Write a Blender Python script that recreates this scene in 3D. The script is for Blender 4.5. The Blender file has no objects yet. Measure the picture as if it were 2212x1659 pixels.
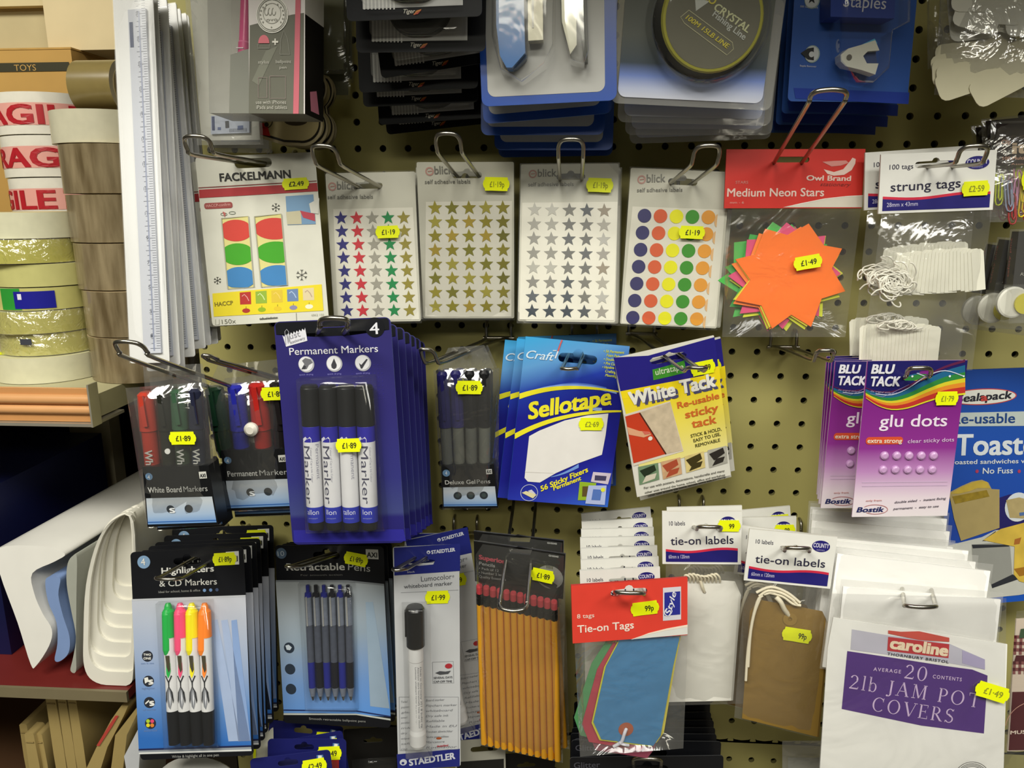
import bpy, math, random
import numpy as np
from mathutils import Vector, Matrix
from mathutils.geometry import tessellate_polygon
random.seed(7)
S = bpy.context.scene
COL = S.collection

# ------------------------------------------------------------------ camera
# pegboard front = plane y 0, 25.4 mm hole pitch, x right, z up; camera solved from the hole grid
FPX, CW, CH = 1687.24, 2212, 1659
CAM = Vector((-.17033, -.80370, .15040))
def _rot(w):
    t = np.linalg.norm(w); k = w / t
    K = np.array([[0, -k[2], k[1]], [k[2], 0, -k[0]], [-k[1], k[0], 0]])
    return np.eye(3) + np.sin(t) * K + (1 - np.cos(t)) * K @ K
AX = _rot(np.array([.228611, .0696147, .00463991])) @ np.array([[1, 0, 0], [0, 0, -1], [0, 1, 0]], float)
cd = bpy.data.cameras.new('camera'); cam = bpy.data.objects.new('camera', cd); COL.objects.link(cam)
cd.sensor_width = 36; cd.lens = FPX * 36 / CW; cd.clip_start = .01
cam.matrix_world = Matrix(((AX[0][0], -AX[1][0], -AX[2][0], CAM.x), (AX[0][1], -AX[1][1], -AX[2][1], CAM.y),
                           (AX[0][2], -AX[1][2], -AX[2][2], CAM.z), (0, 0, 0, 1)))
S.camera = cam
# ------------------------------------------------------------------ light and exposure
S.view_settings.view_transform = 'Standard'; S.view_settings.look = 'None'
S.view_settings.exposure = 0; S.view_settings.gamma = 1; S.view_settings.use_curve_mapping = False
S.cycles.transparent_max_bounces = 40
W = bpy.data.worlds.new('shop_air'); S.world = W; W.use_nodes = True
W.node_tree.nodes['Background'].inputs[0].default_value = (1, .93, .76, 1)
W.node_tree.nodes['Background'].inputs[1].default_value = .05
def lamp(name, loc, tgt, sx, sy, watt, col):
    l = bpy.data.lights.new(name, 'AREA'); l.shape = 'RECTANGLE'; l.size = sx; l.size_y = sy; l.energy = watt; l.color = col
    o = bpy.data.objects.new(name, l); COL.objects.link(o); o.location = loc
    o.rotation_euler = (Vector(tgt) - Vector(loc)).to_track_quat('-Z', 'Y').to_euler()
    return o
lamp('ceiling_tube_or_fill', (-.9, -1.7, 1.6), (0, 0, -.2), 1.5, .45, 54, (1, .97, .87))
lamp('ceiling_tube_or_fill', (.9, -1.8, 1.6), (.3, 0, -.3), 1.4, .45, 37, (1, .98, .91))
lamp('ceiling_tube_or_fill', (-.2, -2.9, 1.2), (-.1, 0, 0), 1.5, .2, 12, (1, .96, .80))  # weak frontal fill, added to lift the top rows

# ------------------------------------------------------------------ materials
def lin(h):
    h = h.lstrip('#'); c = [int(h[i:i + 2], 16) / 255 for i in (0, 2, 4)]
    return tuple(x / 12.92 if x <= .04045 else ((x + .055) / 1.055) ** 2.4 for x in c) + (1,)
_M = {}
def _new(name):
    m = bpy.data.materials.new(name); m.use_nodes = True; t = m.node_tree
    return m, t, t.nodes['Principled BSDF']
def mat(h, rough=.5, metal=0, var=.06, vs=60, spec=.4):
    """printed card, plastic or metal of one colour with a faint mottling"""
    k = (h, rough, metal, var, vs, spec)
    if k in _M: return _M[k]
    m, t, b = _new('coat_' + h.lstrip('#')); c = lin(h)
    n = t.nodes.new('ShaderNodeTexNoise'); n.inputs['Scale'].default_value = vs; n.inputs['Detail'].default_value = 2
    tc = t.nodes.new('ShaderNodeTexCoord'); t.links.new(tc.outputs['Object'], n.inputs['Vector'])
    x = t.nodes.new('ShaderNodeMix'); x.data_type = 'RGBA'
    x.inputs[6].default_value = tuple(v * (1 - var) for v in c[:3]) + (1,); x.inputs[7].default_value = tuple(min(1, v * (1 + var)) for v in c[:3]) + (1,)
    t.links.new(n.outputs['Fac'], x.inputs[0]); t.links.new(x.outputs[2], b.inputs['Base Color'])
    b.inputs['Roughness'].default_value = rough; b.inputs['Metallic'].default_value = metal; b.inputs['Specular IOR Level'].default_value = spec
    _M[k] = m; return m
def grad(stops, a, b, axis='Y', rough=.45, ang=0):
    """printed colour blend between local coordinates a and b"""
    m, t, s = _new('print_blend')
    tc = t.nodes.new('ShaderNodeTexCoord'); mp = t.nodes.new('ShaderNodeMapping'); mp.inputs['Rotation'].default_value[2] = ang
    se = t.nodes.new('ShaderNodeSeparateXYZ'); mr = t.nodes.new('ShaderNodeMapRange'); cr = t.nodes.new('ShaderNodeValToRGB')
    mr.inputs[1].default_value = a; mr.inputs[2].default_value = b
    t.links.new(tc.outputs['Object'], mp.inputs[0]); t.links.new(mp.outputs[0], se.inputs[0])
    t.links.new(se.outputs[axis], mr.inputs[0]); t.links.new(mr.outputs[0], cr.inputs[0]); t.links.new(cr.outputs[0], s.inputs['Base Color'])
    e = cr.color_ramp.elements
    while len(e) < len(stops): e.new(.5)
    for el, (p, h) in zip(e, stops): el.position = p; el.color = lin(h)
    s.inputs['Roughness'].default_value = rough; s.inputs['Specular IOR Level'].default_value = .4
    return m
def film(haze=.05, gloss=.10, rough=.14, bump=.25, scale=28, tint='#ffffff', key=None):
    """clear plastic film: see-through, a little milky, shiny on its creases"""
    k = ('film', haze, gloss, rough, bump, scale, tint)
    if k in _M: return _M[k]
    m, t, b = _new('clear_film'); t.nodes.remove(b); N = t.nodes.new; L = t.links.new
    out = t.nodes['Material Output']; tr = N('ShaderNodeBsdfTransparent'); tr.inputs[0].default_value = lin(tint)
    gl = N('ShaderNodeBsdfGlossy'); gl.inputs['Roughness'].default_value = rough
    df = N('ShaderNodeBsdfDiffuse'); df.inputs[0].default_value = (.85, .85, .8, 1)
    lw = N('ShaderNodeLayerWeight'); lw.inputs[0].default_value = .25
    tc = N('ShaderNodeTexCoord'); n = N('ShaderNodeTexNoise'); n.inputs['Scale'].default_value = scale; n.inputs['Detail'].default_value = 3; n.inputs['Distortion'].default_value = 1.2
    L(tc.outputs['Object'], n.inputs['Vector']); bp = N('ShaderNodeBump'); bp.inputs['Strength'].default_value = bump; bp.inputs['Distance'].default_value = .01
    L(n.outputs['Fac'], bp.inputs['Height']); L(bp.outputs[0], gl.inputs['Normal']); L(bp.outputs[0], lw.inputs['Normal'])
    ma = N('ShaderNodeMath'); ma.operation = 'MULTIPLY_ADD'; ma.inputs[1].default_value = .28; ma.inputs[2].default_value = gloss * .5; L(lw.outputs['Fresnel'], ma.inputs[0])
    cl = N('ShaderNodeMath'); cl.operation = 'MINIMUM'; cl.inputs[1].default_value = .32; L(ma.outputs[0], cl.inputs[0])
    m1 = N('ShaderNodeMixShader'); m1.inputs[0].default_value = haze; L(tr.outputs[0], m1.inputs[1]); L(df.outputs[0], m1.inputs[2])
    m2 = N('ShaderNodeMixShader'); L(cl.outputs[0], m2.inputs[0]); L(m1.outputs[0], m2.inputs[1]); L(gl.outputs[0], m2.inputs[2])
    L(m2.outputs[0], out.inputs[0]); _M[k] = m; return m
def streaky(h0, h1):
    """wound parcel tape: fine streaks around the roll and cloudy air marks"""
    m, t, s = _new('wound_tape'); tc = t.nodes.new('ShaderNodeTexCoord'); mp = t.nodes.new('ShaderNodeMapping'); mp.inputs['Scale'].default_value = (60, 60, 9)
    n = t.nodes.new('ShaderNodeTexNoise'); n.inputs['Scale'].default_value = 1.6; n.inputs['Detail'].default_value = 5; x = t.nodes.new('ShaderNodeValToRGB')
    e = x.color_ramp.elements; e[0].position = .3; e[0].color = lin(h0); e[1].position = .7; e[1].color = lin(h1)
    t.links.new(tc.outputs['Object'], mp.inputs[0]); t.links.new(mp.outputs[0], n.inputs['Vector']); t.links.new(n.outputs['Fac'], x.inputs[0]); t.links.new(x.outputs[0], s.inputs['Base Color'])
    s.inputs['Roughness'].default_value = .18; s.inputs['Specular IOR Level'].default_value = .7; return m
STEEL = mat('#a8a498', .28, 1, .12, 40)
BAG = film(.02, .08, .13, .35, 22)
BLIS = film(.015, .07, .08, .12, 14)

# ------------------------------------------------------------------ placing
def ray(px, py):
    d = AX.T @ np.array([(px - CW / 2) / FPX, (py - CH / 2) / FPX, 1.0])
    return Vector(d)
def at(px, py, y):
    """the world point on the vertical plane y that the photograph shows at this pixel"""
    d = ray(px, py); return CAM + d * ((y - CAM.y) / d.y)
def px_of(p):
    q = AX @ np.array(Vector(p) - CAM); return (CW / 2 + FPX * q[0] / q[2], CH / 2 + FPX * q[1] / q[2])
class Card:
    """a flat rectangular face: from its four corners in the photograph and its distance, the pose and true size"""
    def __init__(s, q, y, flat=.02, pitch=None):
        c = (sum(p[0] for p in q) / 4, sum(p[1] for p in q) / 4); C0 = at(*c, y); rays = [ray(*p) for p in q]
        def pts(a, b):
            n = Vector((math.sin(b) * math.cos(a), -math.cos(b) * math.cos(a), math.sin(a)))
            return n, [CAM + r * ((C0 - CAM).dot(n) / r.dot(n)) for r in rays]
        def cost(a, b):
            n, P = pts(a, b); t = P[1] - P[0]; o = P[2] - P[3]; l = P[3] - P[0]; r = P[2] - P[1]
            u = t + o; v = l + r
            return ((t.length - o.length) / u.length * 2) ** 2 + ((l.length - r.length) / v.length * 2) ** 2 + (u.normalized().dot(v.normalized())) ** 2 + flat * (a * a + b * b)
        best = (pitch or 0, 0); st = .12
        while st > .001:
            g = [(best[0] + i * st, best[1] + j * st) for i in ((-1, 0, 1) if pitch is None else (0,)) for j in (-1, 0, 1)]
            nb = min(g, key=lambda z: cost(*z))
            if nb == best: st /= 2
            best = nb
        n, P = pts(*best); u = ((P[1] - P[0]) + (P[2] - P[3])).normalized(); v = n.cross(u).normalized()
        s.c = sum(P, Vector()) / 4; s.u, s.v, s.n = u, v, n
        s.w = ((P[1] - P[0]).length + (P[2] - P[3]).length) / 2; s.h = abs(((P[0] - P[3]) + (P[1] - P[2])).dot(v)) / 2
        s.mat = Matrix(((u.x, v.x, n.x, s.c.x), (u.y, v.y, n.y, s.c.y), (u.z, v.z, n.z, s.c.z), (0, 0, 0, 1)))
        s.x0, s.x1, s.y0, s.y1 = -s.w / 2, s.w / 2, -s.h / 2, s.h / 2
    def __call__(s, px, py, z=0):
        r = ray(px, py); p = CAM + r * ((s.c + s.n * z - CAM).dot(s.n) / r.dot(s.n)) - s.c
        return (p.dot(s.u), p.dot(s.v))
    def P(s, pts, z=0): return [s(a, b, z) for a, b in pts]
    def uv(s, u, v): return (s.w * (u - .5), s.h * (.5 - v))
    def k(s, z=0): return (s.c - CAM).dot(Vector(AX[2])) / FPX          # metres per pixel there

# ------------------------------------------------------------------ mesh collecting
_TX = {}
def text_geo(txt, bold, shear, sp):
    k = (txt, bold, shear, sp)
    if k not in _TX:
        cu = bpy.data.curves.new('t', 'FONT'); cu.body = txt; cu.shear = shear; cu.resolution_u = 3; cu.space_character = sp
        o = bpy.data.objects.new('t', cu); COL.objects.link(o)
        dg = bpy.context.evaluated_depsgraph_get(); me = bpy.data.meshes.new_from_object(o.evaluated_get(dg))
        V = [(v.co.x, v.co.y) for v in me.vertices]; F = [tuple(p.vertices) for p in me.polygons]; 
        bpy.data.objects.remove(o); bpy.data.curves.remove(cu); bpy.data.meshes.remove(me)
        xs = [v[0] for v in V] or [0, 1]
        _TX[k] = (V, F, min(xs), max(xs))
    return _TX[k]
def finer(V, F, mx):
    """the same flat lettering in small triangles, so that it can follow a round body"""
    V = list(V); T = [(f[0], f[i], f[i + 1]) for f in F for i in range(1, len(f) - 1)]; out = []
    while T:
        t = T.pop(); L = [math.dist(V[t[i]], V[t[(i + 1) % 3]]) for i in range(3)]; k = max(range(3), key=lambda i: L[i])
        if L[k] < mx: out.append(t); continue
        p, q, r = t[k], t[(k + 1) % 3], t[(k + 2) % 3]; V.append(((V[p][0] + V[q][0]) / 2, (V[p][1] + V[q][1]) / 2)); n = len(V) - 1; T += [(p, n, r), (n, q, r)]
    return V, out
CAPH = .72
class MB:
    def __init__(s): s.v, s.f, s.m, s.sm, s.mats = [], [], [], [], []
    def mi(s, m):
        if isinstance(m, str): m = mat(m)
        if m not in s.mats: s.mats.append(m)
        return s.mats.index(m)
    def add(s, vs, fs, m, smooth=False):
        b = len(s.v); i = s.mi(m); s.v += [tuple(v) for v in vs]
        for f in fs: s.f.append(tuple(b + j for j in f)); s.m.append(i); s.sm.append(smooth)
    def poly(s, pts, z, m, holes=()):
        loops = [[Vector((a, b, 0)) for a, b in pts]] + [[Vector((a, b, 0)) for a, b in h] for h in holes]
        fl = [p for l in loops for p in l]; out = []
        for t in tessellate_polygon(loops):
            a, b, c = (fl[i] for i in t); ar = (b - a).cross(c - a).z
            if abs(ar) < 1e-14: continue
            out.append(tuple(t) if ar > 0 else (t[0], t[2], t[1]))
        s.add([(p.x, p.y, z) for p in fl], out, m)
    def slab(s, pts, z0, z1, m, edge=None, holes=(), back=None):
        """flat piece with thickness: front at z1, back at z0"""
        edge = edge or m; s.poly(pts, z1, m, holes); n0 = len(s.f); s.poly(pts, z0, back or edge, holes)
        for j in range(n0, len(s.f)): s.f[j] = tuple(reversed(s.f[j]))
        for lp in [pts] + list(holes):
            n = len(lp); area = sum(lp[i][0] * lp[(i + 1) % n][1] - lp[(i + 1) % n][0] * lp[i][1] for i in range(n))
            cc = (area > 0) == (lp is pts)
            q = [(i, (i + 1) % n, n + (i + 1) % n, n + i) for i in range(n)]
            s.add([(a, b, z0) for a, b in lp] + [(a, b, z1) for a, b in lp], q if cc else [tuple(reversed(x)) for x in q], edge)
    def text(s, txt, p0, p1, cap, z, m, bold=0, shear=0, sp=1.0):
        """lettering from baseline point p0 to p1, capital height cap (local units)"""
        V, F, a, b = text_geo(txt, bold, shear, sp); p0 = Vector(p0); d = Vector(p1) - p0; L = d.length; d.normalize(); e = Vector((-d.y, d.x))
        kx = L / max(1e-6, b - a); ky = cap / CAPH
        b_ = bold * 1.3
        for q, (i, j) in enumerate(((0, 0),) if bold < .003 else ((1, 1), (-1, 1), (1, -1), (-1, -1), (0, 0))): s.add([(*(p0 + d * ((x - a + i * b_) * kx) + e * ((y + j * b_ * .7) * ky)), z + q * .00003) for x, y in V], F, m)
    def rect(s, x0, y0, x1, y1, z, m): s.poly([(x0, y0), (x1, y0), (x1, y1), (x0, y1)], z, m)
    def box(s, a, b, m):
        x0, y0, z0 = a; x1, y1, z1 = b
        s.add([(x0, y0, z0), (x1, y0, z0), (x1, y1, z0), (x0, y1, z0), (x0, y0, z1), (x1, y0, z1), (x1, y1, z1), (x0, y1, z1)],
              [(0, 3, 2, 1), (4, 5, 6, 7), (0, 1, 5, 4), (1, 2, 6, 5), (2, 3, 7, 6), (3, 0, 4, 7)], m)
    def disc(s, c, r, z, m, n=20, ry=None): s.poly(circ(c, r, n, ry), z, m)
    def ring(s, c, r0, r1, z, m, n=28): s.poly(circ(c, r1, n), z, m, [circ(c, r0, n)])
    def rod(s, p0, p1, prof, n=14, up=(0, 0, 1)):
        """turned body along p0-p1: prof = [(t, radius, material of the band that starts here)]"""
        p0, p1 = Vector(p0), Vector(p1); d = (p1 - p0).normalized(); a = Vector(up).cross(d)
        if a.length < 1e-4: a = Vector((1, 0, 0)).cross(d)
        a.normalize(); b = d.cross(a); R = []
        for t, r, m in prof:
            c = p0.lerp(p1, t); R.append([c + (a * math.cos(2 * math.pi * i / n) + b * math.sin(2 * math.pi * i / n)) * r for i in range(n)])
        for j in range(len(prof) - 1):
            s.add(R[j] + R[j + 1], [(i, (i + 1) % n, n + (i + 1) % n, n + i) for i in range(n)], prof[j][2], True)
        s.add(R[0], [tuple(reversed(range(n)))], prof[0][2]); s.add(R[-1], [tuple(range(n))], prof[-2][2])
    def tube(s, pts, r, m, n=8, closed=False):
        P = [Vector(p) for p in pts]; N = len(P); R = []; a = None
        for i in range(N):
            d = (P[(i + 1) % N] - P[i - 1]) if closed else (P[min(i + 1, N - 1)] - P[max(i - 1, 0)])
            d.normalize()
            if a is None: a = d.orthogonal().normalized()
            a = (a - d * a.dot(d)); a.normalize(); b = d.cross(a)
            rr_ = r[i] if isinstance(r, (list, tuple)) else r
            R += [P[i] + (a * math.cos(2 * math.pi * j / n) + b * math.sin(2 * math.pi * j / n)) * rr_ for j in range(n)]
        f = []
        for i in range(N if closed else N - 1):
            k = (i + 1) % N
            f += [(i * n + j, i * n + (j + 1) % n, k * n + (j + 1) % n, k * n + j) for j in range(n)]
        s.add(R, f, m, True)
        if not closed:
            s.add(R[:n], [tuple(reversed(range(n)))], m); s.add(R[-n:], [tuple(range(n))], m)
    def stroke(s, pts, w, z, m):
        """a drawn line of width w on the face"""
        P = [Vector(p) for p in pts]; n = len(P); A = []; B = []
        for i in range(n):
            d = P[min(i + 1, n - 1)] - P[max(i - 1, 0)]; d.normalize(); e = Vector((-d.y, d.x)) * (w / 2); A.append(P[i] + e); B.append(P[i] - e)
        s.add([(*p, z) for p in A + B], [(n + i, n + i + 1, i + 1, i) for i in range(n - 1)], m)
    def dome(s, base, z0, h, m, ins=.25, steps=4, taper=.0):
        """blister: outline base raised by h with rounded shoulders"""
        n = len(base); c = Vector((sum(p[0] for p in base) / n, sum(p[1] for p in base) / n)); rows = []
        hw = max(abs(p[0] - c.x) for p in base); hh = max(abs(p[1] - c.y) for p in base); rad = min(hw, hh) * ins
        for k in range(steps + 1):
            a = k / steps * math.pi / 2; dz = h - min(h, rad) * (1 - math.sin(a)) if k else 0
            inset = 0 if k == 0 else rad * (1 - math.cos(a)) * .9
            rows.append([(c.x + (p[0] - c.x) * (1 - inset / hw), c.y + (p[1] - c.y) * (1 - inset / hh), z0 + dz) for p in base])
        V = [p for r in rows for p in r]
        s.add(V, [(r * n + i, r * n + (i + 1) % n, (r + 1) * n + (i + 1) % n, (r + 1) * n + i) for r in range(steps) for i in range(n)], m, True)
        s.add(rows[-1], [tuple(range(n))], m, True)
    def pillow(s, corners, d0, d1, m, nx=10, ny=14, wob=.0015, seed=1, flat=2.0):
        """a bag: two sheets joined at their edges, back bulging to -d0, front to d1"""
        rn = random.Random(seed); tl, tr, br, bl = [Vector(c) for c in corners]; ix = lambda i, j, k: (k * (ny + 1) + j) * (nx + 1) + i; V = []
        for k in (0, 1):
            for j in range(ny + 1):
                for i in range(nx + 1):
                    u, v = i / nx, j / ny; p = (tl * (1 - u) + tr * u) * (1 - v) + (bl * (1 - u) + br * u) * v
                    e = (1 - abs(2 * u - 1) ** (flat * 2)) * (1 - abs(2 * v - 1) ** (flat * 2)); w = rn.uniform(-wob, wob) * (1 if 0 < e else .3)
                    V.append((p.x, p.y, (d1 if k else -d0) * e + w * (1 if k else -1) * (e > 0)))
        F = []
        for j in range(ny):
            for i in range(nx):
                F.append((ix(i, j + 1, 1), ix(i + 1, j + 1, 1), ix(i + 1, j, 1), ix(i, j, 1)))
                F.append((ix(i, j, 0), ix(i + 1, j, 0), ix(i + 1, j + 1, 0), ix(i, j + 1, 0)))
        s.add(V, F, m, True)
    def obj(s, name, parent=None):
        me = bpy.data.meshes.new(name); me.from_pydata(s.v, [], s.f)
        for m in s.mats: me.materials.append(m)
        me.polygons.foreach_set('material_index', s.m); me.polygons.foreach_set('use_smooth', s.sm); me.update()
        o = bpy.data.objects.new(name, me); COL.objects.link(o)
        if parent: o.parent = parent
        return o
def circ(c, r, n=20, ry=None):
    ry = ry or r; return [(c[0] + r * math.cos(2 * math.pi * i / n), c[1] + ry * math.sin(2 * math.pi * i / n)) for i in range(n)]
def rr(x0, y0, x1, y1, r, n=5):
    o = []
    for cx, cy, a in ((x1 - r, y1 - r, 0), (x0 + r, y1 - r, 90), (x0 + r, y0 + r, 180), (x1 - r, y0 + r, 270)):
        o += [(cx + r * math.cos(math.radians(a + 90 * i / n)), cy + r * math.sin(math.radians(a + 90 * i / n))) for i in range(n + 1)]
    return o
def star(c, r, n=5, k=.42, rot=90):
    return [(c[0] + (r if i % 2 == 0 else r * k) * math.cos(math.radians(rot + 180 * i / n)), c[1] + (r if i % 2 == 0 else r * k) * math.sin(math.radians(rot + 180 * i / n))) for i in range(2 * n)]
def euro(c, w, h=None, bump=True):
    """euro hang slot"""
    h = h or w * .27; o = rr(c[0] - w / 2, c[1] - h / 2, c[0] + w / 2, c[1] + h / 2, h / 2 * .98, 4)
    if not bump: return o
    b = [(c[0] + h * .62 * math.cos(a), c[1] + h * .45 + h * .62 * math.sin(a)) for a in [math.radians(x) for x in (10, 50, 90, 130, 170)]]
    return o[:5] + b + o[5:]
def smooth(pts, n=5):
    P = [Vector(p) for p in pts]; out = []
    for i in range(len(P) - 1):
        a, b, c, d = P[max(i - 1, 0)], P[i], P[i + 1], P[min(i + 2, len(P) - 1)]
        for k in range(n):
            t = k / n; out.append(.5 * ((2 * b) + (c - a) * t + (2 * a - 5 * b + 4 * c - d) * t * t + (3 * b - a - 3 * c + d) * t ** 3))
    return out + [P[-1]]
def thing(name, label, cat, frame=None, group=None):
    o = bpy.data.objects.new(name, None); COL.objects.link(o); o.empty_display_size = .01
    o.matrix_world = frame.mat if isinstance(frame, Card) else (frame if isinstance(frame, Matrix) else Matrix.Translation(frame or (0, 0, 0)))
    o['label'] = label; o['category'] = cat
    if group: o['group'] = group
    return o
def tag(o, label, cat, group=None):
    o['label'] = label; o['category'] = cat
    if group: o['group'] = group
    return o
def struct(o): o['kind'] = 'structure'; return o
def clone(root, mw, label):
    """the same kind of thing again: a copy of the thing and of each part and sub-part"""
    c = root.copy(); COL.objects.link(c); c.matrix_world = mw; c['label'] = label
    for ch in root.children:
        d = ch.copy(); COL.objects.link(d); d.parent = c
        for g in ch.children:
            e = g.copy(); COL.objects.link(e); e.parent = d
    return c
def frame_at(card, local, px, y, roll=0, pitch=0):
    """card's pose moved so that its local point stands at this pixel on plane y, turned by roll"""
    R = card.mat.to_3x3() @ Matrix.Rotation(math.radians(roll), 3, 'Z') @ Matrix.Rotation(math.radians(pitch), 3, 'X')
    p = at(*px, (card.mat @ Vector((local[0], local[1], 0))).y + y - card.c.y) - R @ Vector((local[0], local[1], 0)); M = R.to_4x4(); M.translation = p; return M
YEL = mat('#e8f000', .55, 0, .03)
INK = mat('#2c2c14', .6)
def sticker(root, card, l, r, hpx, txt, z, cap=.42, tx=(.26, .8), faint=False):
    """fluorescent price label from left tip l to right tip r (pixels)"""
    m = MB(); a, b = Vector(card(*l, z)), Vector(card(*r, z)); d = (b - a); L = d.length; d.normalize(); e = Vector((-d.y, d.x)); h = hpx * card.k() / 2
    P = lambda u, v: tuple(a + d * (u * L) + e * (v * h))
    m.slab([P(0, 0), P(.03, -.5), P(.07, -.62), P(.08, -1), P(.36, -.97), P(.64, -1), P(.92, -1), P(.93, -.62), P(.97, -.5), P(1, 0), P(.97, .5), P(.93, .62), P(.92, 1), P(.08, 1), P(.07, .62), P(.03, .5)], z, z + .0003, YEL)
    if txt: m.text(txt, P(tx[0], -cap), P(tx[1], -cap), h * cap * 2, z + .0005, mat('#8f9320', .6) if faint else INK, .01)
    return m.obj('price_label', root)
def wire_hook(name, label, end, ye, thr, yt, w=.020, up=.012, r=.0017, drop=.016, loop=True, back=0.0):
    """steel peg hook: two wires out of neighbouring pegboard holes, meeting in a loop at the tip"""
    e = at(*end, ye); t = at(*thr, yt); d = (t - e); b = e + d * ((-.004 - e.y) / d.y); X = Vector((1, 0, 0)); m = MB()
    f = (e - b).normalized(); U = Vector((0, 0, 1))
    def side(sg):
        h = b + X * (sg * .0127); return [h + Vector((0, .012, drop)), h + Vector((0, -.002, drop)), h + Vector((0, -.006, drop * .6)), h + Vector((0, -.006, 0)),
                h + f * .012 + X * (sg * (w / 2 - .0127)) * .5, b + f * .03 + X * (sg * w / 2), b + (e - b) * .6 + X * (sg * w / 2), e - f * .012 + X * (sg * w / 2)]
    tip = [e + X * (sg * w / 2 * k) + f * q + U * (up * z_) for sg, k, q, z_ in ((-1, 1, -.004, .25), (-1, .98, 0, .7), (-1, .7, .004, .95), (0, 0, .006, 1), (1, .7, .004, .95), (1, .98, 0, .7), (1, 1, -.004, .25))]
    m.tube(smooth(side(-1) + tip + side(1)[::-1], 4), r, STEEL, 8)
    m.tube([b + X * -.016 + Vector((0, -.006, 0)), b + X * .016 + Vector((0, -.006, 0))], r * 1.2, STEEL, 8)
    o = m.obj(name); return tag(o, label, 'hook', 'wire display hooks on the pegboard')

# ================================================================== the setting: pegboard bay and the bay on the left
def pegboard(name, x0, x1, z0, z1):
    m = MB(); p = .0254; face = mat('#b0a868', .55, 0, .05, 9); bore = mat('#7d7748', .8); n = 12; r = .0034
    c0, c1 = math.floor(x0 / p + .5), math.ceil(x1 / p - .5); r0, r1 = math.floor(z0 / p + .5), math.ceil(z1 / p - .5)
    sq = [(.5, 0), (.5, .5), (0, .5), (-.5, .5), (-.5, 0), (-.5, -.5), (0, -.5), (.5, -.5)]
    for i in range(c0, c1 + 1):
        for j in range(r0, r1 + 1):
            a, b = max(x0, (i - .5) * p), min(x1, (i + .5) * p); c, d = max(z0, (j - .5) * p), min(z1, (j + .5) * p)
            V = [(b, 0, j * p), (b, 0, d), (i * p, 0, d), (a, 0, d), (a, 0, j * p), (a, 0, c), (i * p, 0, c), (b, 0, c)]
            H = [(i * p + r * math.cos(math.pi * k / 8), 0, j * p + r * math.sin(math.pi * k / 8)) for k in range(16)]
            K = [(x, .005, z) for x, _, z in H]; F = []
            for k in range(8):
                F += [(k, 8 + 2 * k, 8 + 2 * k + 1), (k, 8 + 2 * k + 1, (k + 1) % 8), ((k + 1) % 8, 8 + 2 * k + 1, 8 + (2 * k + 2) % 16)]
            m.add(V + H, [tuple(reversed(f)) for f in F], face); m.add(H + K, [(k, (k + 1) % 16, 16 + (k + 1) % 16, 16 + k) for k in range(16)], bore)
    return struct(m.obj(name))
pegboard('wall_back', -.5655, .80, -.4585, .66)
pegboard('wall_lower', -.5655, .80, -.80, -.4605)
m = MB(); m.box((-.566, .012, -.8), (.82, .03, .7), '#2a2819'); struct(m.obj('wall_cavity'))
m = MB(); m.box((-1.7, .55, -.9), (-.63, .57, 1.0), '#b5ab86'); struct(m.obj('wall_left'))
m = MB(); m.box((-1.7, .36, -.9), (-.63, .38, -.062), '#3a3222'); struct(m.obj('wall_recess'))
m = MB(); m.box((-.60, .0, -.9), (-.567, .38, -.036), '#2b261c'); struct(m.obj('trim_1'))
m = MB(); m.box((-1.7, -2.6, -1.3), (1.6, .6, -1.28), '#6d675c'); struct(m.obj('floor'))
m = MB(); m.box((-1.7, -.095, -.58), (-.601, .36, -.56), '#4a3320'); struct(m.obj('trim_2'))

m = MB(); m.box((-.57, -.45, .50), (.82, .0, .525), '#8f8868'); m.box((-.57, -.455, .49), (.82, -.45, .54), '#b9b294'); struct(m.obj('shade_canopy'))  # unseen canopy added above the frame, sized to shade the upper rows
# shelf with its price rail
t = thing('shelf', 'cream metal shelf with a peach price rail under the tape rolls', 'shelf', (-.9, -.1, -.05))
LP = lambda x, y, z: (x + .9, y + .1, z + .05)
m = MB(); m.box(LP(-1.6, -.094, -.056), LP(-.632, .50, -.033), mat('#b9b38c', .4)); m.obj('shelf_plate', t)
m = MB(); pe = mat('#cf9a66', .35)
for z0, z1, y in ((-.0285, -.0235, -.101), (-.0395, -.0295, -.104), (-.0495, -.0405, -.104), (-.0555, -.0505, -.101)):
    m.tube([LP(-1.6, y + .004, (z0 + z1) / 2), LP(-.6265, y + .004, (z0 + z1) / 2)], (z1 - z0) / 2, pe, 10)
m.box(LP(-1.6, -.1, -.057), LP(-.6265, -.0945, -.024), mat('#c08a55', .4)); m.obj('price_rail', t)
m = MB(); m.box(LP(-.6262, -.109, -.06), LP(-.6245, -.094, -.018), mat('#bdb8a6', .3, .6)); m.obj('end_plate', t)
m = MB(); m.box(LP(-1.6, -.106, -.0605), LP(-.627, -.05, -.0575), mat('#a9a394', .35, .5)); m.obj('rail_base', t)

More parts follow.
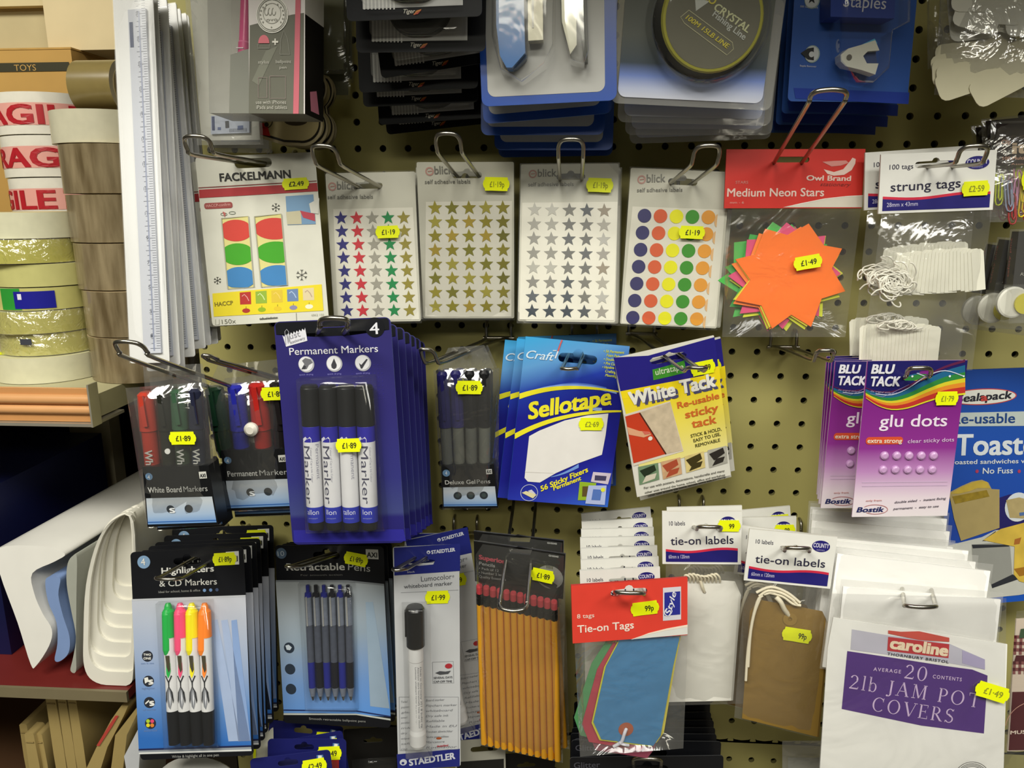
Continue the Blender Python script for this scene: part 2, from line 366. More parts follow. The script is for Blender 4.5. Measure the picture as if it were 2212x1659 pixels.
# boxes behind the tape
CARDB = '#b48d4a'
def carton(name, label, x0, x1, y0, y1, z0, z1, h, extra=None, cat='box'):
    t = thing(name, label, cat, (x0, y0, z0)); m = MB(); w, d, g = x1 - x0, y1 - y0, z1 - z0
    m.box((0, 0, 0), (w, d, g), mat(h, .7, 0, .08, 25)); m.obj('carton_body', t)
    m = MB(); dk = mat(h, .75, 0, .2, 60)
    m.box((-.001, -.0008, g - .001), (w * .52, d, g + .0012), dk); m.box((w * .53, -.0008, g - .001), (w + .001, d, g + .0012), dk); m.obj('lid_flap', t)
    if extra:
        m = MB(); extra(m, w, d, g); m.obj('print', t)
    return t
def front(m, pts, mm): m.add([(x, -.0009, z) for x, z in pts], [tuple(range(len(pts)))], mm)
def ftext(m, s, x0, x1, z, cap, mm, y=-.0012, bold=0):
    V, F, a, b = text_geo(s, bold, 0, 1.0); k = (x1 - x0) / (b - a); m.add([(x0 + (vx - a) * k, y, z + vy * cap / CAPH) for vx, vy in V], F, mm)
def toy(m, w, d, g):
    ink = mat('#5a4a20', .7); bar = mat('#33301c', .7)
    front(m, [(.06, g - .028), (w - .004, g - .028), (w - .004, g - .017), (.06, g - .017)], bar); ftext(m, 'TOYS', w - .08, w - .05, g - .027, .008, mat(CARDB, .7))
    for i, s in enumerate(('PO NO: 0148866 - 1', 'ITEM NO: 107608-01', 'DESC: FORCE LOADER DUMP TRUCK', 'MY MUSIC TRAIN 520')): ftext(m, s, .062, w - (.06, .05, .01, .05)[i], g - .062 - .0165 * i, .009, ink)
    m.add([(w + .0005, d * .12, g - .05), (w + .0005, d * .12, g - .02), (w + .0005, d * .3, g - .02), (w + .0005, d * .3, g - .05)], [(3, 2, 1, 0)], ink)
    for k in range(4): m.add([(w + .0005, d * .15, g - .1 - .02 * k), (w + .0005, d * .15, g - .092 - .02 * k), (w + .0005, d * (.3 + .1 * (k % 2)), g - .092 - .02 * k), (w + .0005, d * (.3 + .1 * (k % 2)), g - .1 - .02 * k)], [(3, 2, 1, 0)], ink)
carton('cardboard_box', 'brown cardboard box with a dark TOYS stripe behind the fragile tape', -1.03, -.823, .25, .42, -.0328, .349, CARDB, toy)
def whitebox(m, w, d, g):
    front(m, [(.068, .083), (.089, .0815), (.089, .0875), (.068, .089)], mat('#2f7a45', .6)); front(m, [(.068, .064), (.089, .0625), (.089, .0812), (.068, .0827)], mat('#e6dfc6', .6))
    for k in range(3): front(m, [(.07, .078 - .005 * k), (.08, .0775 - .005 * k), (.08, .079 - .005 * k), (.07, .0795 - .005 * k)], mat('#a39c84', .6))
    front(m, [(.082, .065), (.088, .065), (.088, .072), (.082, .0725)], mat('#8d8772', .6)); front(m, [(.098, .0), (.0995, .0), (.0995, g), (.098, g)], mat('#b7a885', .7))
carton('cardboard_box', 'pale cream carton with a green label on top of the brown box', -.866, -.70, .27, .41, .3502, .52, '#cdbb92', whitebox)
carton('cardboard_box', 'cream carton at the very corner beside the one with a green label', -1.15, -.872, .30, .41, .3502, .408, '#b5a77f', None)
carton('cardboard_box', 'flat cream carton lying on top of the corner carton', -1.15, -.875, .285, .41, .4095, .53, '#c9b88c', None)

# tape rolls
def roll(label, x, y, z, r, h, band, side, name='tape_roll', pr=None, rot=0, tilt=(0, 0), core='#cdb98a', group=None, rough=.25):
    t = thing(name, label, 'tape roll', Matrix.Translation((x, y, z)) @ Matrix.Rotation(tilt[0], 4, 'X') @ Matrix.Rotation(tilt[1], 4, 'Y') @ Matrix.Rotation(rot, 4, 'Z'), group)
    m = MB(); n = 40; ri = r * .72; B = band if not isinstance(band, str) else mat(band, rough, 0, .10, 90, .6); Sd = mat(side, .5, 0, .05)
    R = lambda q, zz: [(q * math.cos(2 * math.pi * i / n), q * math.sin(2 * math.pi * i / n), zz) for i in range(n)]
    q = [(i, (i + 1) % n, n + (i + 1) % n, n + i) for i in range(n)]
    m.add(R(r, 0.0004) + R(r, h - .0004), q, B, True); m.add(R(r, h - .0004) + R(ri, h - .0004), q, Sd); m.add(R(ri, .0004) + R(r, .0004), q, Sd); m.obj('tape', t)
    c = MB(); C = mat(core, .6); c.add(R(ri, h) + R(ri, 0), q, C, True); c.add(R(ri - .003, 0) + R(ri - .003, h), q, C, True)
    c.add(R(ri, h) + R(ri - .003, h), [tuple(reversed(f)) for f in q], C); c.add(R(ri, 0) + R(ri - .003, 0), q, C); c.obj('core', t)
    if pr: pr(t, r, h)
    return t
def wrap_text(m, s, r, h, a0, a1, z0, cap, mm, bold=.02):
    V, F, a, b = text_geo(s, bold, 0, 1.0); V, F = finer(V, F, .25)
    def P(x, y, q): g = a0 + (x - a) / (b - a) * (a1 - a0); return ((r + q * .00006) * math.cos(g), (r + q * .00006) * math.sin(g), z0 + y * cap / CAPH)
    for q, (i, j) in enumerate(((1, 1), (-1, 1), (1, -1), (-1, -1), (0, 0))): m.add([P(x + i * .03, y + j * .02, q) for x, y in V], F, mm)
def wrap_band(m, r, a0, a1, z0, z1, mm, n=24):
    A = [a0 + (a1 - a0) * i / n for i in range(n + 1)]
    m.add([(r * math.cos(g), r * math.sin(g), z0) for g in A] + [(r * math.cos(g), r * math.sin(g), z1) for g in A], [(i, i + 1, n + 2 + i, n + 1 + i) for i in range(n)], mm, True)
def fragile(off):
    def f(t, r, h):
        m = MB(); wrap_band(m, r + .0003, -math.pi * 1.45, math.pi * .55, h * .22, h * .74, mat('#e7a79b', .35), 60); m.obj('printed_stripe', t)
        m = MB(); wrap_text(m, 'FRAGILE', r + .0007, h, off, off + 3.0, h * .25, h * .46, mat('#b5222c', .4)); m.obj('lettering', t)
    return f
zt = -.0328; g7 = 'small clear tape rolls in the pile on the shelf'
for k in range(7): roll(('greyed clear tape roll at the bottom of the rear pile', 'clear tape roll low in the rear pile', 'clear tape roll third up in the rear pile', 'clear tape roll in the middle of the rear pile', 'clear tape roll fifth up in the rear pile', 'clear tape roll just under the top one of the rear pile', 'pale tape roll directly under the fragile rolls')[k], -.803, .147, zt + k * .0247, .052, .0245, '#b9b46a', '#c8c38e', group=g7, rot=k)
for k in range(3): roll(('topmost white tape roll with red FRAGILE print', 'middle white tape roll with red FRAGILE print', 'lowest white tape roll with red FRAGILE print')[k], -.799 + .003 * k, .147, zt + .166 + (2 - k) * .0475, .0545, .047, '#e9e4d6', '#efead9', pr=fragile((-3.20, -2.86, -4.12)[k]), tilt=(0, -.015), group='white fragile tape rolls', rot=0)
lab7 = ('wide pale tape roll with a yellow price label, bottom of the front pile', 'bagged clear tape roll with a small grey tab, second from the bottom', 'bagged yellowish tape roll above the one with the grey tab', 'clear tape roll with a blue and green label in the front pile', 'clear tape roll with a green end label in the front pile', 'bagged yellow tape roll below the pale top roll', 'pale tape roll on top of the front pile')
def patch(kind):
    def f(t, r, h):
        if kind in (1, 2, 5):
            m = MB(); n = 28; rn = random.Random(kind); V = []
            for j, (q, zz) in enumerate(((.7, h + .001), (1.02, h + .0005), (1.05, h * .7), (1.06, h * .35), (1.03, 0), (.7, -.0002))):
                V += [(r * q * (1 + rn.uniform(-.012, .015)) * math.cos(2 * math.pi * i / n), r * q * (1 + rn.uniform(-.012, .015)) * math.sin(2 * math.pi * i / n), zz) for i in range(n)]
            m.add(V, [(j * n + i, j * n + (i + 1) % n, (j + 1) * n + (i + 1) % n, (j + 1) * n + i) for j in range(5) for i in range(n)], film(.05, .3, .1, .6, 60), False); m.obj('wrapper', t)
        m = MB()
        if kind == 1: wrap_band(m, r * 1.065, -1.55, -1.32, h * .55, h * .82, mat('#3d3f48', .4)); m.obj('tab', t)
        if kind == 0: m.box((-.04, -.035, h + .0002), (-.012, -.022, h + .0006), YEL); m.obj('price_label', t)
        if kind == 3:
            wrap_band(m, r + .0004, -1.9, -1.45, h * .05, h * .98, mat('#2e8f35', .35)); wrap_band(m, r + .0007, -1.58, -.8, h * .1, h * .85, mat('#20208a', .3)); wrap_band(m, r + .001, -1.5, -1.42, h * .5, h * .75, mat('#d9d9e6', .3)); m.obj('paper_label', t)
        if kind == 4: wrap_band(m, r + .0004, -2.75, -2.05, h * .03, h, mat('#1fa13a', .35)); m.obj('paper_label', t)
    return f
for k in range(7):
    h = (.0282, .0235, .0240, .0240, .0240, .0250, .0270)[k]
    roll(lab7[k], (-.737, -.735, -.738, -.735, -.734, -.742, -.738)[k], (.004, .006, .004, .008, .01, .006, .008)[k], zt, (.054, .047, .0495, .049, .050, .051, .0495)[k], h - .0004, ('#cfccae', '#c6c06a', '#c2bc63', '#bfba72', '#c0bc7a', '#c5bf55', '#d5d2b4')[k], '#cdc9a0', pr=patch(k), group='front pile of clear tape', rot=0)
    zt += h
zt = -.0328; TAPE = streaky('#5f5138', '#948567')
for k in range(6):
    h = (.0485, .0480, .0480, .0485, .0490, .0330)[k]
    roll(('brown parcel tape roll at the foot of the pile beside the rulers', 'brown parcel tape roll second from the shelf', 'brown parcel tape roll in the middle of its pile', 'brown parcel tape roll fourth from the shelf', 'brown parcel tape roll just under the clear one', 'clear pale tape roll on top of the brown tape rolls')[k],
         (-.634, -.634, -.640, -.643, -.645, -.653)[k], (.012, .012, .014, .016, .018, .022)[k], zt, (.053, .053, .0515, .0515, .052, .052)[k], h - .0005, TAPE if k < 5 else '#cfcab0', '#c9b68e' if k < 5 else '#dcd8c4', group='pile of parcel tape', rot=k * .7)
    zt += h
t = roll('brown tape roll standing on edge with a cream rim, above the brown pile', 0, 0, 0, .0262, .046, '#857547', '#e5d9bd', tilt=(0, math.pi / 2)); t.location = (-.680, .03, zt + .0268)

# the shelf below: navy box, white mailing bags, brown envelopes
t = thing('shelf', 'dark red wooden shelf under the white mailing bags', 'shelf', (-.9, -.1, -.36)); m = MB()
m.box((-.7, .004, -.006), (.268, .455, .0045), mat('#6e2420', .45, 0, .12, 20)); m.obj('shelf_plate', t); m = MB(); m.box((-.7, 0, -.0075), (.268, .0038, .0045), mat('#766c52', .5)); m.obj('edge_strip', t)
zs = -.3552
def navy(label, x0, x1, y0, y1, h):
    t = thing('display_box', label, 'box', ((x0 + x1) / 2, y0, zs)); m = MB(); m.box(((x0 - x1) / 2, 0, 0), ((x1 - x0) / 2, y1 - y0, h), mat('#10163f', .4)); m.obj('carton_body', t); return t
navy('navy blue box cut by the left edge beside the white mailing bag', -1.1, -.803, -.04, .18, .2)
t = navy('navy blue box with upright white letters behind the white mailing bag', -1.15, at(152, 1000, .2).x, .2, .35, .29); m = MB()
V, F, a, b = text_geo('gu', .01, 0, 1.0); o = Vector(t.location); p0, p1 = at(42, 1097, .2) - o, at(60, 1158, .2) - o; k = (p0.z - p1.z) / (b - a)
m.add([(p0.x + vy * k * .8, -.0008, p0.z - (vx - a) * k) for vx, vy in V], F, mat('#b9bcc4', .5)); m.obj('lettering', t)
m = MB(); p0 = at(-30, 985, .2) - o; p1 = at(8, 1018, .2) - o; m.box((p0.x, -.0012, p1.z), (p1.x, 0, p0.z), mat('#8a8d96', .3, .5)); m.box((p0.x, -.002, p1.z + .003), (p1.x - .003, -.0008, p0.z), mat('#10163f', .4)); m.obj('corner_clip', t)
m = MB(); m.box((at(152, 1000, .2).x + .002, .205, -.3548), (at(242, 1000, .2).x, .23, -.058), '#a09a80'); struct(m.obj('trim_3'))
def prism(m, pts, y0, y1, mm, dz=0, dx=0, rows=1, side=None):
    n = len(pts); V = []
    for r_ in range(rows + 1):
        f = r_ / rows; V += [(x + dx * f, y0 + (y1 - y0) * f, z + dz * f) for x, z in pts]
    m.add(V, [(r_ * n + i, r_ * n + (i + 1) % n, (r_ + 1) * n + (i + 1) % n, (r_ + 1) * n + i)[::-1] for r_ in range(rows) for i in range(n)], side or mm, True)
    V2 = V[:n]; tr = tessellate_polygon([[Vector((x, z, 0)) for x, z in pts]]); m.add(V2, [t for t in tr], mm); m.add(V[-n:], [t[::-1] for t in tr], mm)
def XZ(pts, y): return [(at(a, b, y).x, at(a, b, y).z) for a, b in pts]
white = mat('#eceae2', .35, 0, .05, 30, .5); offw = mat('#e2dfd2', .35, 0, .06, 30)
def mailer(label, outline, y, depth, mm, dz=-.02, dx=0, layers=0, name='mailing_bag', extra=None):
    t = thing(name, label, 'mailing bag', (at(*outline[0], y).x, y, zs)); o = Vector((at(*outline[0], y).x, y, zs))
    m = MB(); pts = [(p.x - o.x, p.y - o.z) for p in (Vector((x, z)) for x, z in XZ(smooth_loop(outline), y))]
    pts = [(x, max(z, .0006)) for x, z in pts]; n = len(pts)
    if not layers: prism(m, pts, 0, depth, mm, dx=dx)
    else:   # sheets folded inside one another, each a step further back
        top = max(p[1] for p in pts); cx = sum(p[0] for p in pts) / n; L = []
        for q in range(layers + 1):
            k = 1 - .07 * q; w = .003 * math.sin(q * 2.3); L.append([(cx + w + (x - cx) * k + .002 * q, top + (z - top) * k * (1 - .01 * q)) for x, z in pts])
        for q in range(layers):
            y0, y1 = .004 * q, .004 * (q + 1); A = [(x, y0, z) for x, z in L[q]]; Bq = [(x, y0 + .001, z) for x, z in L[q + 1]]; Cq = [(x, y1, z) for x, z in L[q + 1]]; F = [(i, (i + 1) % n, n + (i + 1) % n, n + i) for i in range(n)]
            m.add(A + Bq, F, mm); m.add(Bq + Cq, F, mm)
        tr = tessellate_polygon([[Vector((x, z, 0)) for x, z in L[-1]]]); m.add([(x, .004 * layers, z) for x, z in L[-1]], [tuple(q) for q in tr], mm)
        m.add([(x, 0, z) for x, z in pts] + [(x + dx, depth, z) for x, z in pts], [(i, n + i, n + (i + 1) % n, (i + 1) % n) for i in range(n)], mm, True)
    m.obj('bag_body', t)
    if extra: extra(t, pts)
    return t
def smooth_loop(P, n=4):
    Q = [Vector(p) for p in P]; N = len(Q); o = []
    for i in range(N):
        a, b, c, d = Q[i - 1], Q[i], Q[(i + 1) % N], Q[(i + 2) % N]
        for k in range(n):
            t = k / n; o.append(.5 * ((2 * b) + (c - a) * t + (2 * a - 5 * b + 4 * c - d) * t * t + (3 * b - a - 3 * c + d) * t ** 3))
    return o
mailer('white mailing bag leaning furthest left with a pointed lower corner', [(-6, 1185), (0, 1240), (38, 1345), (66, 1434), (78, 1438), (106, 1395), (112, 1360), (92, 1325), (74, 1282), (70, 1238), (118, 1213), (140, 1196), (90, 1180)], -.085, .27, white, dx=.02)
mailer('pale blue mailing bag with a wavy edge between the two white ones', [(98, 1254), (104, 1300), (122, 1345), (124, 1390), (118, 1425), (130, 1428), (148, 1410), (150, 1375), (136, 1330), (126, 1285), (130, 1250), (112, 1246)], -.083, .2, mat('#7f97c4', .4), dx=.02)
mailer('grey clear mailing bag behind the pale blue one', [(146, 1218), (144, 1262), (154, 1320), (164, 1375), (158, 1420), (152, 1448), (164, 1450), (164, 1400), (165, 1290), (166, 1205), (158, 1200)], -.081, .2, mat('#a5a79c', .3), dx=.02)
mailer('big white mailing bag with rounded folded layers beside the highlighter cards', [(212, 1165), (186, 1262), (180, 1380), (182, 1440), (200, 1470), (240, 1482), (280, 1478), (288, 1440), (290, 1300), (284, 1130), (250, 1120)], -.09, .26, offw, dx=.01, layers=7)
brown = mat('#a5905a', .6, 0, .08, 40)
def envelope(label, quad, y, depth, mm=brown, dx=0, cat='envelope'):
    t = thing('padded_envelope', label, cat, (at(*quad[0], y).x, y, -.79)); o = Vector((at(*quad[0], y).x, y, -.79))
    m = MB(); pts = [(x - o.x, max(z - o.z, -.0095)) for x, z in XZ(quad, y)]; prism(m, pts, 0, depth, mm, dx=dx); m.obj('packet', t)
    m = MB(); x0, x1 = pts[0][0], pts[-1][0]; top = (pts[0][1] + pts[-1][1]) / 2; m.tube([(x0 + .001, -.0006, pts[0][1] - .012), (x1 - .001, -.0006, pts[-1][1] - .012)], .0008, mat('#8a7646', .6), 6); m.obj('flap_edge', t)
    return t
def hang(q, l=420): # carry the sides down to the shelf below the frame
    (a, b), (c, d) = q[-2], q[1]
    return q
def upright(label, l, r, y, depth, mm=brown):
    a, b = at(*l, y), at(*r, y); t = thing('padded_envelope', label, 'envelope', (a.x, y, -.5598)); m = MB(); h = a.z + .5598; w = b.x - a.x
    prism(m, [(0, 0), (w, 0), (w + .001, h * .6), (w, h - .002), (w - .002, h), (.002, h), (0, h - .002), (-.001, h * .5)], 0, depth, mm); m.obj('packet', t)
    m = MB(); m.tube([(.001, -.0006, h - .012), (w - .001, -.0006, h - .012)], .0008, mat('#8a7646', .6), 6); m.obj('flap_edge', t)
upright('short brown padded envelope at the left end of its row', (41, 1563), (57, 1563), -.015, .2)
upright('short brown padded envelope standing second in its row', (52, 1583), (72, 1583), -.045, .02)
upright('short brown padded envelope touching the tall ones', (75, 1584), (90, 1584), -.04, .2)
upright('tall brown padded envelope, thickest of the three tall ones', (97, 1499), (118, 1499), -.05, .24)
upright('tall brown padded envelope in the middle of the tall three', (122, 1497), (140, 1497), -.05, .24)
upright('tall brown padded envelope closing the row on the right', (144, 1498), (162, 1498), -.05, .24)
def leaning(label, quad, y, depth, mm=brown, cat='envelope', name='padded_envelope'):
    o = Vector((at(*quad[0], y).x, y, -.5598)); t = thing(name, label, cat, o); m = MB(); prism(m, [(x - o.x, max(z - o.z, 0)) for x, z in XZ(quad, y)], 0, depth, mm); m.obj('packet', t); return t
t = leaning('leaning brown envelope with a red printed side', [(262, 1524), (240, 1555), (208, 1615), (187, 1659), (158, 1740), (190, 1740), (218, 1659), (232, 1614), (268, 1545), (277, 1524)], -.088, .036)
m = MB(); o = Vector(t.location); rp = XZ([(250, 1545), (236, 1566), (209, 1610), (215, 1611), (242, 1570), (257, 1545)], -.0885); m.add([(x - o.x, -.0012, z - o.z) for x, z in rp], [tuple(range(6))], '#b5443a'); m.obj('red_print', t)
leaning('shorter leaning brown envelope beside the one with red print', [(249, 1588), (240, 1659), (228, 1740), (262, 1740), (266, 1659), (274, 1588), (302, 1530), (294, 1530)], -.088, .05)
leaning('white paper bag leaning at the end of the brown row', [(268, 1634), (272, 1659), (268, 1740), (300, 1740), (300, 1659), (306, 1560)], -.094, .06, mat('#c9ccd0', .5), 'paper bag', 'paper_bag')

# ================================================================== top row
WHITE = '#dddcd2'
ORD = ('front', 'second', 'third', 'fourth', 'fifth', 'sixth', 'seventh', 'eighth')
# ---- rulers in clear sleeves
G = 'long rulers in clear sleeves'
c = Card([(243, -30), (330, -36), (362, 782), (277, 786)], -.165)
t = thing('ruler_pack', 'long clear ruler in a white sleeve, frontmost and leftmost of the rulers', 'ruler', c, G)
m = MB(); m.slab(rr(c.x0, c.y0, c.x1, c.y1, .002), -.002, -.0012, mat('#e4e4e2', .35, 0, .05, 20), '#cfcfcb'); m.obj('backing_sleeve', t)
m = MB(); x0, x1 = c(292, 400)[0], c(335, 400)[0]; x0, x1 = -c.w * .10, c.w * .34
m.slab([(x0, c.y0 + .008), (x1, c.y0 + .008), (x1, c.y1 - .02), (x0, c.y1 - .02)], -.0011, .0012, mat('#c3c6cf', .2, 0, .05, 20), '#aeb3c0')
tick = mat('#4d5364', .5); md = x0 + (x1 - x0) * .62
m.stroke([(md, c.y0 + .01), (md, c.y1 - .022)], .0012, .0014, mat('#8f96ad', .4))
for i in range(150):
    y = c.y0 + .012 + i * .002; L = .0035 if i % 5 else .0055
    m.stroke([(x1 - .0002, y), (x1 - L, y)], .0003, .0014, tick)
    if i % 2 == 0: m.stroke([(md, y), (md - L * .6, y)], .0003, .0014, tick)
    if i % 10 == 5: m.text(str(i // 5), (x1 - .0085, y - .001), (x1 - .0065, y - .001), .0026, .0014, tick)
m.rect(x0 + .001, c.y1 - .03, x0 + .004, c.y1 - .05, .0014, '#3c4664'); m.obj('ruler_body', t)
m = MB(); m.pillow([(c.x0, c.y1), (c.x1, c.y1), (c.x1, c.y0), (c.x0, c.y0)], .003, .004, film(.06, .05, .25, .12, 9), 6, 24, .0003, 3); m.obj('sleeve', t)
base = t
spec = [((388, 788), -.153, 1.2), ((420, 770), -.129, 2.2), ((398, 800), -.141, .2), ((443, 752), -.105, 2.6), ((455, 745), -.086, 3.0), ((470, 742), -.074, 3.3), ((476, 735), -.062, 3.5)]
for i, (p, y, r_) in enumerate(spec):
    clone(base, frame_at(c, (c.x1, c.y0), p, y, r_), ('long ruler in a sleeve just behind the front one, its right edge showing', 'long ruler with small black marks near the middle of the ruler fan', 'sleeved ruler hanging lowest of the ruler fan', 'long ruler fourth from the right in the ruler fan', 'long ruler third from the right in the ruler fan', 'long ruler second from the right, its lower end over the pegboard', 'long ruler furthest right and deepest in the ruler fan')[i])

# ---- clear drawing set and stylus pen
c = Card([(396, -110), (556, -114), (556, 308), (422, 318)], -.115)
t = thing('ruler_set_pack', 'clear bag with a white card and small ruler tip, left of the stylus pen', 'packet', c, 'white ruler set bags')
m = MB(); m.slab([(c.x0 + .004, c.y0 + .004), (c.x1 - .004, c.y0 + .004), (c.x1 - .004, c.y1), (c.x0 + .004, c.y1)], -.002, -.0012, mat('#d2d1c6', .5)); m.obj('insert_card', t)
m = MB(); q = c.P([(457, 250), (540, 248), (540, 287), (457, 290)]); m.slab(q, -.001, .001, mat('#b9c0cf', .3), '#8b93a5')
m.poly(c.P([(459, 252), (465, 252), (466, 282), (460, 282)]), .0012, '#31406e'); m.poly(c.P([(488, 262), (496, 261), (497, 276), (489, 277)]), .0012, '#3b3d44')
for k in range(14): a, b = c(498 + k * 2.8, 286 - k * .1); m.stroke([(a, b), (a, b + .003)], .0004, .0012, tick)
m.poly(c.P([(515, 272), (527, 271), (527, 280), (515, 281)]), .0012, '#54648f'); m.poly(c.P([(472, 275), (479, 275), (479, 281), (472, 281)]), .0012, '#54648f'); m.obj('ruler_tip', t)
m = MB(); m.pillow([(c.x0, c.y1), (c.x1, c.y1), (c.x1, c.y0), (c.x0, c.y0)], .003, .005, film(.10, .12, .16, .35, 30), 10, 18, .0012, 5); m.obj('bag', t)
clone(t, frame_at(c, (c.x1, c.y0), (588, 331), -.095, -1), 'clear bag with a plain white card sticking out under the stylus pen box')

c = Card([(447, -150), (661, -158), (657, 246), (452, 244)], -.175)
t = thing('stylus_pen_box', 'clear box with a pink stylus pen and grey and white card', 'pen box', c)
D = .034; dk = mat('#4a4a44', .4); m = MB()
xs = c(492, 150)[0]; m.rect(c.x0, c.y0, c.x1, c.y1, -D, mat('#c9c7bd', .4))
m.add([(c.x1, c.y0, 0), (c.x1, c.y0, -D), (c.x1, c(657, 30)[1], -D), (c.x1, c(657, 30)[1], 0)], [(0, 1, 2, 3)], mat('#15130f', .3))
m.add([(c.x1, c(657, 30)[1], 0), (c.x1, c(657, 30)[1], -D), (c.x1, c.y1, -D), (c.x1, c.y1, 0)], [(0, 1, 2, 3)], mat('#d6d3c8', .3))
m.add([(c.x1 + .0002, c.y0 + .004, -D * .75), (c.x1 + .0002, c.y0 + .004, -D * .3), (c.x1 + .0002, c.y0 + .018, -D * .25), (c.x1 + .0002, c.y0 + .021, -D * .6)], [(0, 1, 2, 3)], mat('#b06c7c', .4))
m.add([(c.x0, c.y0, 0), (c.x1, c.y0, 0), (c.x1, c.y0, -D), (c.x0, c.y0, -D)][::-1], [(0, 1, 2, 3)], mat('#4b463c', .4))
fx = c(538, 150)[0]
m.poly([(fx, c.y0), (c.x1, c.y0), (c.x1, c.y1), (fx, c.y1)], .0, mat('#d9d3cf', .4))
m.poly(c.P([(538, 245), (656, 246), (657, 28), (630, 32), (540, 55)]), .0003, mat('#6a6a5e', .35))
m.poly(c.P([(494, 244), (538, 245), (539, 105), (528, 107), (497, 118)]), -.0005, mat('#85867b', .35))
m.poly(c.P([(545, 175), (575, 110), (600, 100), (560, 185)]), .0005, mat('#7c7d70', .3))
pk = mat('#c96a76', .4); m.poly(c.P([(634, 246), (646, 246), (651, -40), (640, -40)]), .0007, pk)
m.disc(c(589, 33), 37 * c.k(), .0009, mat('#e6e4da', .4), 32); m.ring(c(589, 33), 30 * c.k(), 31.5 * c.k(), .0012, mat('#77766c', .5)); m.ring(c(589, 33), 33.5 * c.k(), 34.5 * c.k(), .0012, mat('#77766c', .5)); m.ring(c(589, 30), 20 * c.k(), 21 * c.k(), .0012, mat('#8a897f', .5))
gr = mat('#8d8c82', .5)
m.text('ovo', c(577, 47), c(601, 46), 7 * c.k(), .0012, gr)
for k in range(3): m.stroke([c(577 + 8 * k + 4 * math.cos(a / 2), 26 + 8 * math.sin(a / 2)) for a in range(0, 10)], .0005, .0012, gr)
m.poly(star(c(588, 60), 2.5 * c.k()), .0012, gr)
for sg in (-1, 1):
    for k in range(6): a = math.radians(-60 + 20 * k); m.disc(c(589 + sg * 25 * math.cos(a), 33 + 25 * math.sin(a)), 2 * c.k(), .0012, gr, 6)
m.poly(c.P([(559 + 12 + 12 * math.cos(math.radians(a)), 94 - 18 * math.sin(math.radians(a))) for a in range(0, 181, 18)]), .0009, mat('#d0707a', .4))
wl = mat('#b9b7ac', .4); m.stroke(c.P([(558, 96), (558, 105), (583, 105), (583, 96)]), .0004, .0009, gr)
m.poly(c.P([(589, 89), (594, 89), (594, 84), (597, 84), (597, 89), (602, 89), (602, 93), (597, 93), (597, 98), (594, 98), (594, 93), (589, 93)]), .0009, mat('#dedcd0', .4))
m.stroke(c.P([(606, 118), (608, 85), (614, 66), (622, 84), (627, 118), (606, 118)]), .0004, .0009, gr)
for s, a, b, y, h in (('stylus', 559, 582, 138, 7), ('ballpoint', 597, 630, 137, 7), ('pen', 605, 620, 149, 6), ('use with iPhones', 554, 619, 225, 8), ('iPads and tablets', 555, 621, 236, 8)): m.text(s, c(a, y), c(b, y), h * c.k(), .0009, wl)
for x0, x1, y0, y1 in ((559, 578, 168, 211), (584, 618, 165, 213)): m.stroke(c.P([(x0, y0), (x1, y0), (x1, y1), (x0, y1), (x0, y0)]), .0004, .0009, mat('#8f7f7a', .5))
m.obj('printed_box', t)
m = MB(); a, b = c(517, -90), c(506, 216); pr = [(0, .0042, mat('#c2417c', .2)), (.1, .0042, mat('#d3437f', .2)), (.55, .0042, mat('#d86a95', .2)), (.56, .0047, mat('#c93f78', .3)), (.76, .0049, mat('#dcdad0', .08, .8)), (.765, .0045, mat('#d8d6cc', .12, .85)), (.9, .0036, mat('#d8d6cc', .12, .85)), (1, .0012, STEEL)]
m.rod((*a, -.012), (*b, -.012), pr, 18)
for k in range(4): q = c(508, 98 + 11 * k); m.rod((q[0] - .003, q[1], -.0071), (q[0] + .003, q[1], -.0071), [(0, .0005, mat('#f0dde4', .3)), (1, .0005, mat('#f0dde4', .3))], 6)
m.obj('stylus_pen', t)
m = MB(); m.box((c.x0, c.y0, -D), (fx, c.y1, .0005), film(.06, .2, .06, .05, 8)); m.obj('clear_window', t)

# ---- round-edged novelty cards behind the pen box
def lobes(cx, cy, k, n=18):
    o = []
    for (x, y, r, a0, a1) in ((0, 42, 46, 40, -50), (4, -44, 44, 50, -100)): o += [(cx + (x + r * math.cos(math.radians(a0 + (a1 - a0) * i / n))) * k, cy + (y + r * math.sin(math.radians(a0 + (a1 - a0) * i / n))) * k) for i in range(n + 1)]
    return o + [(cx - 40 * k, cy - 86 * k), (cx - 96 * k, cy - 70 * k), (cx - 100 * k, cy + 10 * k), (cx - 90 * k, cy + 80 * k), (cx - 10 * k, cy + 88 * k)]
c = Card([(560, 150), (695, 150), (695, 320), (560, 320)], -.105)
k_ = c.k(); t = thing('novelty_card', 'yellow rounded card with a red patch under the pen box', 'card', c, 'round-edged novelty cards'); m = MB()
ol = lobes(c(650, 225)[0], c(650, 225)[1], k_); oi = [(c(640, 225)[0] + (x - c(640, 225)[0]) * .93, c(640, 225)[1] + (y - c(640, 225)[1]) * .93) for x, y in ol]
m.slab(ol, -.001, 0, mat('#b9ab83', .4), '#8b8264'); m.poly(oi, .0004, mat('#241f14', .4)); oj = [(c(640, 225)[0] + (x - c(640, 225)[0]) * .87, c(640, 225)[1] + (y - c(640, 225)[1]) * .88) for x, y in ol]; m.poly(oj, .0008, mat('#b7a877', .4))
m.poly(c.P([(545, 262), (578, 268), (585, 295), (556, 290)]), .0012, mat('#c4231e', .4)); m.ring(c(575, 262), 14 * k_, 16 * k_, .0012, '#3b3218'); m.disc(c(577, 270), 5 * k_, .0014, '#2a2412'); m.disc(c(640, 262), 26 * k_, .0012, '#3d321c', 20, 10 * k_); m.obj('printed_card', t)
